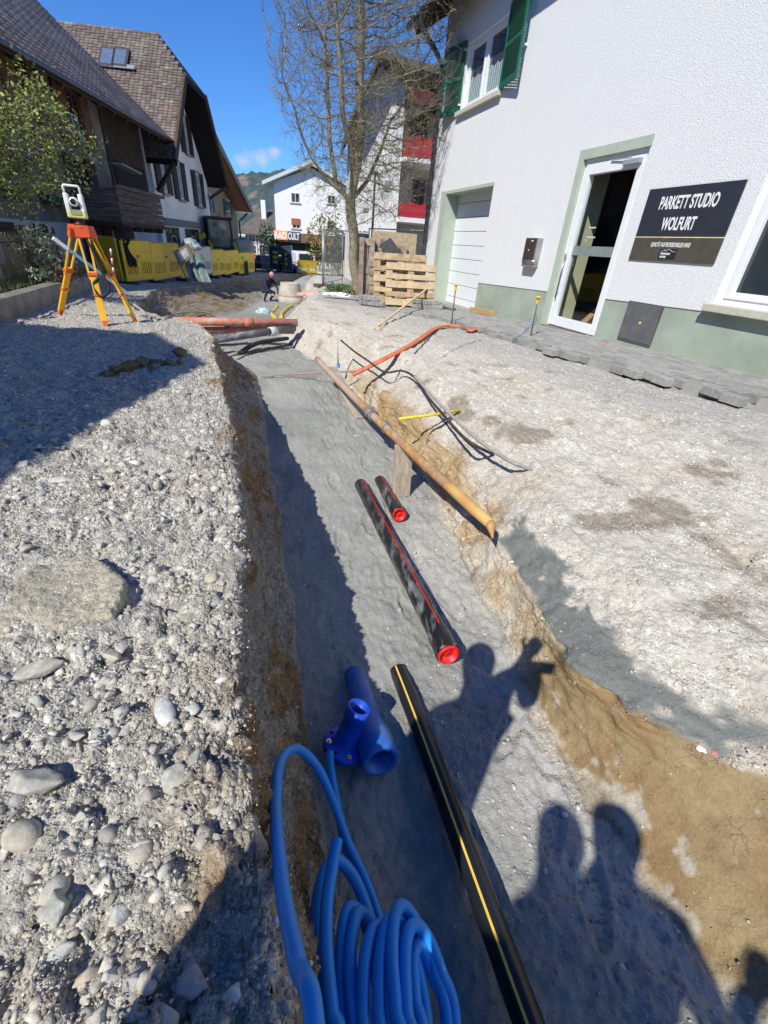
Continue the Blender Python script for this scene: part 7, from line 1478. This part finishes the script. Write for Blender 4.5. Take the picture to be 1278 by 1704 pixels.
def seg(pl_, n_):
    o_ = []
    for a, b_ in zip(pl_[:-1], pl_[1:]): o_ += [a+(b_-a)*k/n_ for k in range(1, n_+1)]
    return o_
pos0 = list(trunk_pts); par0 = [-1]+list(range(12))
for pl_ in ([(545, 300, 14.1), (518, 262, 13.9), (502, 225, 13.8), (490, 180, 13.7), (470, 130, 13.6)], [(596, 270, 14.3), (602, 215, 14.3), (598, 150, 14.2), (601, 80, 14.2), (600, 0, 14.1), (598, -80, 14.0)], [(612, 300, 14.6), (632, 255, 14.9), (650, 200, 15.1)], [(560, 310, 14.9), (548, 230, 15.4), (545, 150, 15.6), (540, 60, 15.7)], [(588, 260, 13.6), (570, 190, 13.2), (566, 110, 13.0), (560, 20, 13.0)]):
    Q_ = seg([fork]+[aty(a, b_, c_) for a, b_, c_ in pl_], 5); k0 = len(pos0); pos0 += Q_; par0 += [12]+list(range(k0, k0+len(Q_)-1))
def grow2(pos, par, A_, **k):
    st = pos; p_, pr_2 = grow([pos[0]], A_[:0], iters=0); return None
def grow_from(pos, par, attract, step_, infl, kill, iters, grav, seed):
    g2 = np.random.default_rng(seed); pos = np.array(pos); par = list(par); A_ = attract.copy(); near_i = None
    D = np.linalg.norm(A_[:, None, :]-pos[None], axis=2); ni = D.argmin(1); dm = D.min(1)
    for it in range(iters):
        ok = dm < infl
        if not len(A_) or not ok.any(): break
        dv = A_-pos[ni]; dv /= np.maximum(np.linalg.norm(dv, axis=1, keepdims=True), 1e-6); acc = np.zeros_like(pos); np.add.at(acc, ni[ok], dv[ok]); idx_ = np.unique(ni[ok])
        d_ = acc[idx_]; d_ /= np.maximum(np.linalg.norm(d_, axis=1, keepdims=True), 1e-6); d_ = d_+np.array([0, 0, grav])+g2.normal(0, .13, d_.shape); d_ /= np.linalg.norm(d_, axis=1, keepdims=True)
        new = pos[idx_]+d_*step_*g2.uniform(.8, 1.2, (len(idx_), 1)); k0 = len(pos); pos = np.concatenate([pos, new]); par += [int(i) for i in idx_]
        D = np.linalg.norm(A_[:, None, :]-new[None], axis=2); nn_ = D.argmin(1); dd_ = D.min(1); bt = dd_ < dm; ni = np.where(bt, nn_+k0, ni); dm = np.where(bt, dd_, dm); kp = dm > kill; A_ = A_[kp]; ni = ni[kp]; dm = dm[kp]
    return pos, par
pos, par = grow_from(pos0, par0, A_, .13, 2.2, .165, 75, .12, 5)
tr_o, R, ch = branches_mesh('trunk', pos, par, .0048, .165, bark, TREE, 2.25)
# fine twigs
tips = [i for i in range(len(pos)) if R[i] < .02]; mb = MB(); LPs = []
for i in tips:
    base_d = nrm(pos[i]-pos[par[i]]) if par[i] >= 0 else V(0, 0, 1)
    for _ in range(g3.integers(1, 5) if ch[i] else 4):
        d_ = nrm(base_d*.8+g3.normal(0, .55, 3)+V(0, 0, .25)); L_ = g3.uniform(.12, .38); q1_ = pos[i]+d_*L_*.5; q2_ = q1_+nrm(d_+V(0, 0, .3)+g3.normal(0, .2, 3))*L_*.5
        mb.tube([pos[i], q1_, q2_], [.0036, .0028, .0018], 3, cap=False); LPs += [q2_, q1_, (q1_+q2_)/2]
mb.build('twigs', bark, TREE)
LPs = np.array(LPs); LPs = LPs[g3.random(len(LPs)) < .30]; LPs += g3.normal(0, .02, LPs.shape)
lw = .35+1.0*(LPs[:, 2] < 2.8); LPs = LPs[g3.random(len(LPs)) < lw]
lfm = mat('young_leaf', (.20, .20, .05), .6, col2=(.34, .27, .10), scale=3)
lo_ = leaves_np('young_leaves', LPs, None, .017, lfm, TREE, g3, .55)
# ivy/herbs at the foot
def bush(name, label, cat, c, rx, ry, rz_, n, size, colr, seed, stems=8, root=None):
    g2 = np.random.default_rng(seed); r_ = thing(name, label, cat, V(c[0], c[1], c[2]-rz_)); u = g2.normal(size=(n, 3)); u /= np.linalg.norm(u, axis=1, keepdims=True); rr3 = g2.random(n)**.45; P_ = u*rr3[:, None]
    k_ = fbm(P_*2.2+seed, 1.3, 3, seed)+.35*fbm(P_*6, 1.5, 2, seed+1); P_ = P_[k_ > -.12]; P_ = P_*(1+.3*fbm(P_, 2.0, 2, seed+3))[:, None]; P_ = P_*V(rx, ry, rz_)+np.asarray(c)
    cc = np.array(colr)*(g2.uniform(.6, 1.45, (len(P_), 1)))*g2.uniform(.9, 1.1, (len(P_), 3)); leaves_np('leaves', P_, None, size, mat('leaf_attr', (.1, .1, .1), .55, attr='Col', var=.1), r_, g2, .5, cc)
    mb = MB(); 
    for k in range(stems): e_ = P_[g2.integers(0, len(P_))]; b0 = root if root is not None else V(c[0], c[1], c[2]-rz_); m_ = (b0+e_)/2+g2.normal(0, .12, 3)*rx; mb.tube(catmull([b0, m_, e_], 4), [max(.004, .022*rx*(1-k2/9)) for k2 in range(9)], 5)
    mb.build('branches', bark, r_); return r_
bush('herb_clump', 'green weeds growing at the foot of the bare tree', 'weeds', hit(565, 490, .12), .45, .35, .18, 1500, .03, (.07, .14, .03), 3, 10)
bush('low_shrub', 'small yellow green shrub in front of the brown shop fascia', 'shrub', aty(548, 410, 45)+V(0, 0, .2), 2.2, 1.4, 2.2, 2600, .13, (.20, .17, .04), 5, 14)
bush('conifer_shrub', 'pale green shrub against the brick red house', 'shrub', aty(445, 405, 60), 1.2, 1.2, 2.2, 1500, .16, (.05, .09, .03), 6, 4)
bush('white_blossom_shrub', 'white flowering shrub behind the iron garden fence', 'shrub', aty(70, 432, 7.9), .42, .4, .55, 1700, .03, (.30, .36, .24), 7, 10)
bush('red_flower_plant', 'small plant with dull red flowers beside the white shrub', 'plant', aty(103, 448, 8.1), .28, .3, .30, 700, .025, (.30, .10, .06), 8, 6)
# leafy tree in the front yard, upper left
tc_ = aty(48, 232, 7.4); fr = thing('leafy_tree', 'small yellow green tree in fresh leaf at the left edge', 'tree', V(-7.9, 6.2, -1.05)); g4 = np.random.default_rng(31)
n = 700; u = g4.normal(size=(n, 3)); u /= np.linalg.norm(u, axis=1, keepdims=True); At = tc_+V(-.6, 0, .0)+u*(g4.random(n)**.5)[:, None]*V(1.35, 1.0, .85)
st = [V(-7.9, 6.2, -1.05)+(tc_+V(-.8, -.1, -.4)-V(-7.9, 6.2, -1.05))*k/12 for k in range(13)]; p_, q_ = grow_from(st, [-1]+list(range(12)), At, .12, 1.8, .16, 45, .05, 9)
_, R2, ch2 = branches_mesh('trunk', p_, q_, .006, .09, bark, fr, 2.3)
tp2 = p_[13:]; LP2 = np.repeat(tp2, 34, 0)+g4.normal(0, .10, (len(tp2)*34, 3)); kk = fbm(LP2, 2.6, 3, 4); LP2 = LP2[kk > -.18]
cl_ = np.array([.17, .20, .045])*g4.uniform(.5, 1.5, (len(LP2), 1))*(1+.4*fbm(LP2, 3, 2, 8))[:, None]; leaves_np('leaves', LP2, None, .024, MATS['leaf_attr'], fr, g4, .55, cl_)
# neighbouring house behind the camera on the left: its gable throws the shadow over the plateau
NB = thing('neighbour_house', 'plain rendered house with a tiled roof outside the left edge of the photo', 'house', V(-9, -5, -1.2))
Sg = SUN/abs(SUN[2])
def cast(x_, y_, h): return V(x_, y_, -1.07)-Sg*h      # point whose shadow falls at (x,y)
mb = MB(); pa, pb_, pc, pd = cast(-1.80, -1.0, 6.3), cast(-1.80, 4.05, 6.3), cast(-3.15, 6.05, 7.6), cast(-5.9, 6.1, 6.3)
X0, X1, Yn = pb_[0], pd[0]-1.0, pb_[1]; rzz = 7.9
mb.prism([V(X0, Yn, -2), V(X0, Yn, pb_[2]), V(pc[0], Yn, pb_[2]+1.55), V(X1-2, Yn, pb_[2]+1.2), V(X1-2, Yn, -2)], V(0, -9, 0)); mb.build('wall', white_p, NB)
mb = MB(); mb.prism([V(X0+.0, Yn-9, pb_[2]), V(X0, Yn, pb_[2]), V(pc[0], Yn, pb_[2]+1.55), V(pc[0], Yn-9, pb_[2]+1.55)], V(0, 0, .12)); mb.build('roof', roof_dark, NB)
# ------------------------------------------------------------------ people
skin = mat('skin', (.50, .30, .21), .55); jk = mat('dark_jacket', (.02, .025, .05), .8); tr_m = mat('work_trousers', (.05, .055, .07), .85)
def person(label, J, loc, cloth=jk, trous=tr_m, sc=1., helmet=None, hair=(.06, .04, .03), kind_extra=None):
    """J: joint name -> world point; one skinned body, clothing colours by height of the joint chain"""
    r_ = thing('person', label, 'person', loc)
    names = ['pelvis', 'chest', 'neck', 'head', 'top', 'sl', 'el', 'wl', 'hl', 'sr', 'er', 'wr', 'hr', 'hipl', 'kl', 'al', 'tl', 'hipr', 'kr', 'ar', 'tr']
    rad = dict(pelvis=.15, chest=.165, neck=.06, head=.095, top=.075, sl=.075, el=.048, wl=.034, hl=.035, sr=.075, er=.048, wr=.034, hr=.035, hipl=.095, kl=.062, al=.045, tl=.04, hipr=.095, kr=.062, ar=.045, tr=.04)
    ed = [('pelvis', 'chest'), ('chest', 'neck'), ('neck', 'head'), ('head', 'top'), ('chest', 'sl'), ('sl', 'el'), ('el', 'wl'), ('wl', 'hl'), ('chest', 'sr'), ('sr', 'er'), ('er', 'wr'), ('wr', 'hr'), ('pelvis', 'hipl'), ('hipl', 'kl'), ('kl', 'al'), ('al', 'tl'), ('pelvis', 'hipr'), ('hipr', 'kr'), ('kr', 'ar'), ('ar', 'tr')]
    me = bpy.data.meshes.new('body'); base = org(r_); me.from_pydata([tuple(np.asarray(J[n_])-base) for n_ in names], [(names.index(a), names.index(b_)) for a, b_ in ed], []); o = bpy.data.objects.new('body', me); C.objects.link(o); o.parent = r_
    sk = o.modifiers.new('skin', 'SKIN'); me.skin_vertices[0].data[0].use_root = True
    for i, n_ in enumerate(names): me.skin_vertices[0].data[i].radius = (rad[n_]*sc*.92,)*2
    su = o.modifiers.new('sub', 'SUBSURF'); su.levels = 2; su.render_levels = 2; me.materials.append(cloth)
    # hands: palm and five fingers each
    for h, w_ in (('hl', 'wl'), ('hr', 'wr')):
        d_ = nrm(np.asarray(J[h])-np.asarray(J[w_])); s_ = nrm(np.cross(d_, (0.3, .2, 1))); n_ = np.cross(d_, s_); mb = MB(); p0 = np.asarray(J[h]); mb.tube([p0-d_*.03, p0+d_*.03, p0+d_*.06], [.03, .038, .034], 8, squash=1)
        for k, (L_, of) in enumerate(((.062, -.027), (.075, -.009), (.07, .009), (.055, .026))): q = p0+d_*.055+s_*of; mb.tube([q, q+d_*L_*.5+n_*.008, q+d_*L_*.8+n_*.03], [.009, .0085, .007], 6)
        q = p0-s_*.03; mb.tube([q, q-s_*.025+d_*.03, q-s_*.03+d_*.06+n_*.01], [.011, .010, .008], 6); mb.build('hand', skin, r_)
    hp = np.asarray(J['head']); upv = nrm(np.asarray(J['top'])-hp); fwd_ = np.asarray(J.get('face', V(0, 1, 0)), float); v, f = ICO[3]; sdv = nrm(np.cross(fwd_, upv))
    R_ = np.stack([sdv, nrm(np.cross(upv, sdv)), upv], 1); hv = (v*V(.078, .098, .118)*sc)@R_.T+hp+upv*.03; mesh_np('head', hv, f, skin, parent=r_, smooth=True)
    fw_ = R_[:, 1]; mb = MB(); mb.lathe(hp+fw_*.09*sc+upv*.03, fw_, [(-.02, .016), (.012, .010), (.018, 0)], 8); mb.build('nose', skin, r_)
    for s_ in (-1, 1): mb = MB(); mb.lathe(hp+fw_*.088*sc+sdv*s_*.032+upv*.045, fw_, [(-.01, .012), (.002, .010), (.004, 0)], 8); mb.build('eye', mat('eye_dark', (.03, .02, .02), .3), r_)
    mb = MB(); mb.cbox(hp+fw_*.094*sc-upv*.03, .045, .01, .01, sdv, fw_, upv); mb.build('mouth', mat('mouth_red', (.35, .12, .10), .5), r_)
    hv = (v*V(.084, .102, .10)*sc); hv = hv[:, :]*1.0; hv[:, 2] = np.maximum(hv[:, 2], -.01); hv = hv@R_.T+hp+upv*.052; mesh_np('helmet' if helmet else 'hair', hv, f, helmet or mat('hair_brown', hair, .9), parent=r_, smooth=True)
    return r_
fl_z = -1.8
# the worker crouching in the far trench
wb = hit(448, 503); wf_ = nrm(V(.55, -.5, 0)); wsd = V(wf_[1], -wf_[0], 0)
def wj(f_, s_, z_): return wb+wf_*f_+wsd*s_+V(0, 0, z_)
person('worker in dark clothes and pale helmet crouching in the far trench', dict(pelvis=wj(-.25, 0, .42), chest=wj(.02, 0, .74), neck=wj(.16, 0, .88), head=wj(.26, 0, .96), top=wj(.34, 0, 1.06), sl=wj(.05, .19, .78), el=wj(.25, .25, .55), wl=wj(.45, .18, .38), hl=wj(.52, .15, .33), sr=wj(.05, -.19, .78), er=wj(.28, -.24, .52), wr=wj(.46, -.12, .34), hr=wj(.52, -.08, .3), hipl=wj(-.24, .11, .38), kl=wj(.18, .18, .42), al=wj(-.08, .17, .06), tl=wj(.1, .18, .04), hipr=wj(-.24, -.11, .38), kr=wj(.16, -.18, .36), ar=wj(-.2, -.17, .06), tr=wj(-.02, -.18, .04), face=wf_), wb, jk, tr_m, helmet=mat('helmet_pale', (.55, .25, .22), .5))
# photographer, standing in the trench behind the camera, phone held up in both hands
def sh(px_, py_, y_):
    """point at depth y_ whose sun shadow falls where the shadow lies in the photo"""
    X_ = hit(px_, py_); return X_-SUN*((X_[1]-y_)/SUN[1])
_nk = sh(790, 1150, -.34); _hd = sh(795, 1116, -.30); _ft = V(-.62, -.80, -1.06); _ch = sh(775, 1235, -.42); _pl = V(-.58, -.72, -.28)
PH = dict(pelvis=_pl, chest=_ch, neck=_nk, head=_hd, top=sh(797, 1088, -.27), sl=_ch+V(-.20, .0, .02), el=_ch+V(-.24, -.06, -.27), wl=_ch+V(-.20, -.02, -.50), hl=_ch+V(-.19, .0, -.57), sr=sh(835, 1140, -.34), er=sh(862, 1120, -.22), wr=sh(872, 1096, -.12), hr=sh(880, 1086, -.09), hipl=_pl+V(-.10, -.02, -.07), kl=V(-.70, -.66, -.62), al=_ft+V(-.12, 0, .08), tl=_ft+V(-.12, .13, .04), hipr=_pl+V(.10, -.02, -.07), kr=V(-.46, -.66, -.62), ar=_ft+V(.12, 0, .08), tr=_ft+V(.12, .13, .04), face=V(.8, .8, -.6))
person('photographer in a dark jacket holding up a phone behind the viewpoint', PH, V(.05, -.6, -1.78))
mb = MB(); mb.cbox(V(0, -.05, -.02), .15, .012, .075); tag(mb.build('phone', mat('phone_black', (.015, .015, .018), .3), loc=V(0, -.05, -.03), bevel=.003), 'black phone held sideways in the outstretched hand of the photographer', 'phone')
# unseen lump added at the forearm to fill out the cast shadow
_bg = sh(880, 1142, -.18); v, f = ICO[3]; v = v*(1+.12*fbm(v, 1.5, 2, 3)[:, None]); tag(mesh_np('shadow_filler', v*V(.055, .07, .12)+_bg, f, jk, loc=_bg, smooth=True), 'dark lump added at the raised wrist of the photographer to fill out the cast shadow', 'shadow caster')
def stand(cx, cy, gz_, h, lean=0, arm=None, yaw=0):
    c, s_ = math.cos(yaw), math.sin(yaw); k = h/1.75
    def q(x, y, z): return V(cx+c*x-s_*y, cy+s_*x+c*y, gz_+z*k)
    J = dict(pelvis=q(0, 0, .95), chest=q(0, .02, 1.33), neck=q(0, .03, 1.52), head=q(0, .05, 1.61), top=q(0, .06, 1.71), sl=q(-.20, 0, 1.42), el=q(-.26, .02, 1.12), wl=q(-.26, .1, .88), hl=q(-.26, .12, .82), sr=q(.20, 0, 1.42), er=q(.27, .02, 1.12), wr=q(.26, .1, .88), hr=q(.26, .12, .82), hipl=q(-.10, 0, .88), kl=q(-.11, .03, .48), al=q(-.12, 0, .08), tl=q(-.13, .13, .04), hipr=q(.10, 0, .88), kr=q(.11, .03, .48), ar=q(.12, 0, .08), tr=q(.13, .13, .04), face=V(-s_, c, 0))
    if arm: J.update({n_: q(*p) for n_, p in arm.items()})
    return J
_c1 = sh(942, 1425, -1.5); _c2 = sh(1022, 1412, -1.42)
person('companion in dark clothes standing behind the photographer on the left bank', stand(_c1[0], _c1[1], -1.07, (_c1[2]+1.07)/.955), V(_c1[0], _c1[1], -1.07))
person('second companion beside the first one with one open hand raised for its shadow', stand(_c2[0]+.03, _c2[1], -1.07, (_c2[2]+1.07)/.955, arm=dict(er=(.36, .0, 1.12), wr=(.40, .0, 1.30), hr=(.41, .0, 1.36))), V(_c2[0], _c2[1], -1.07))  # right arm and open hand posed to cast a twiggy, plant-like shadow
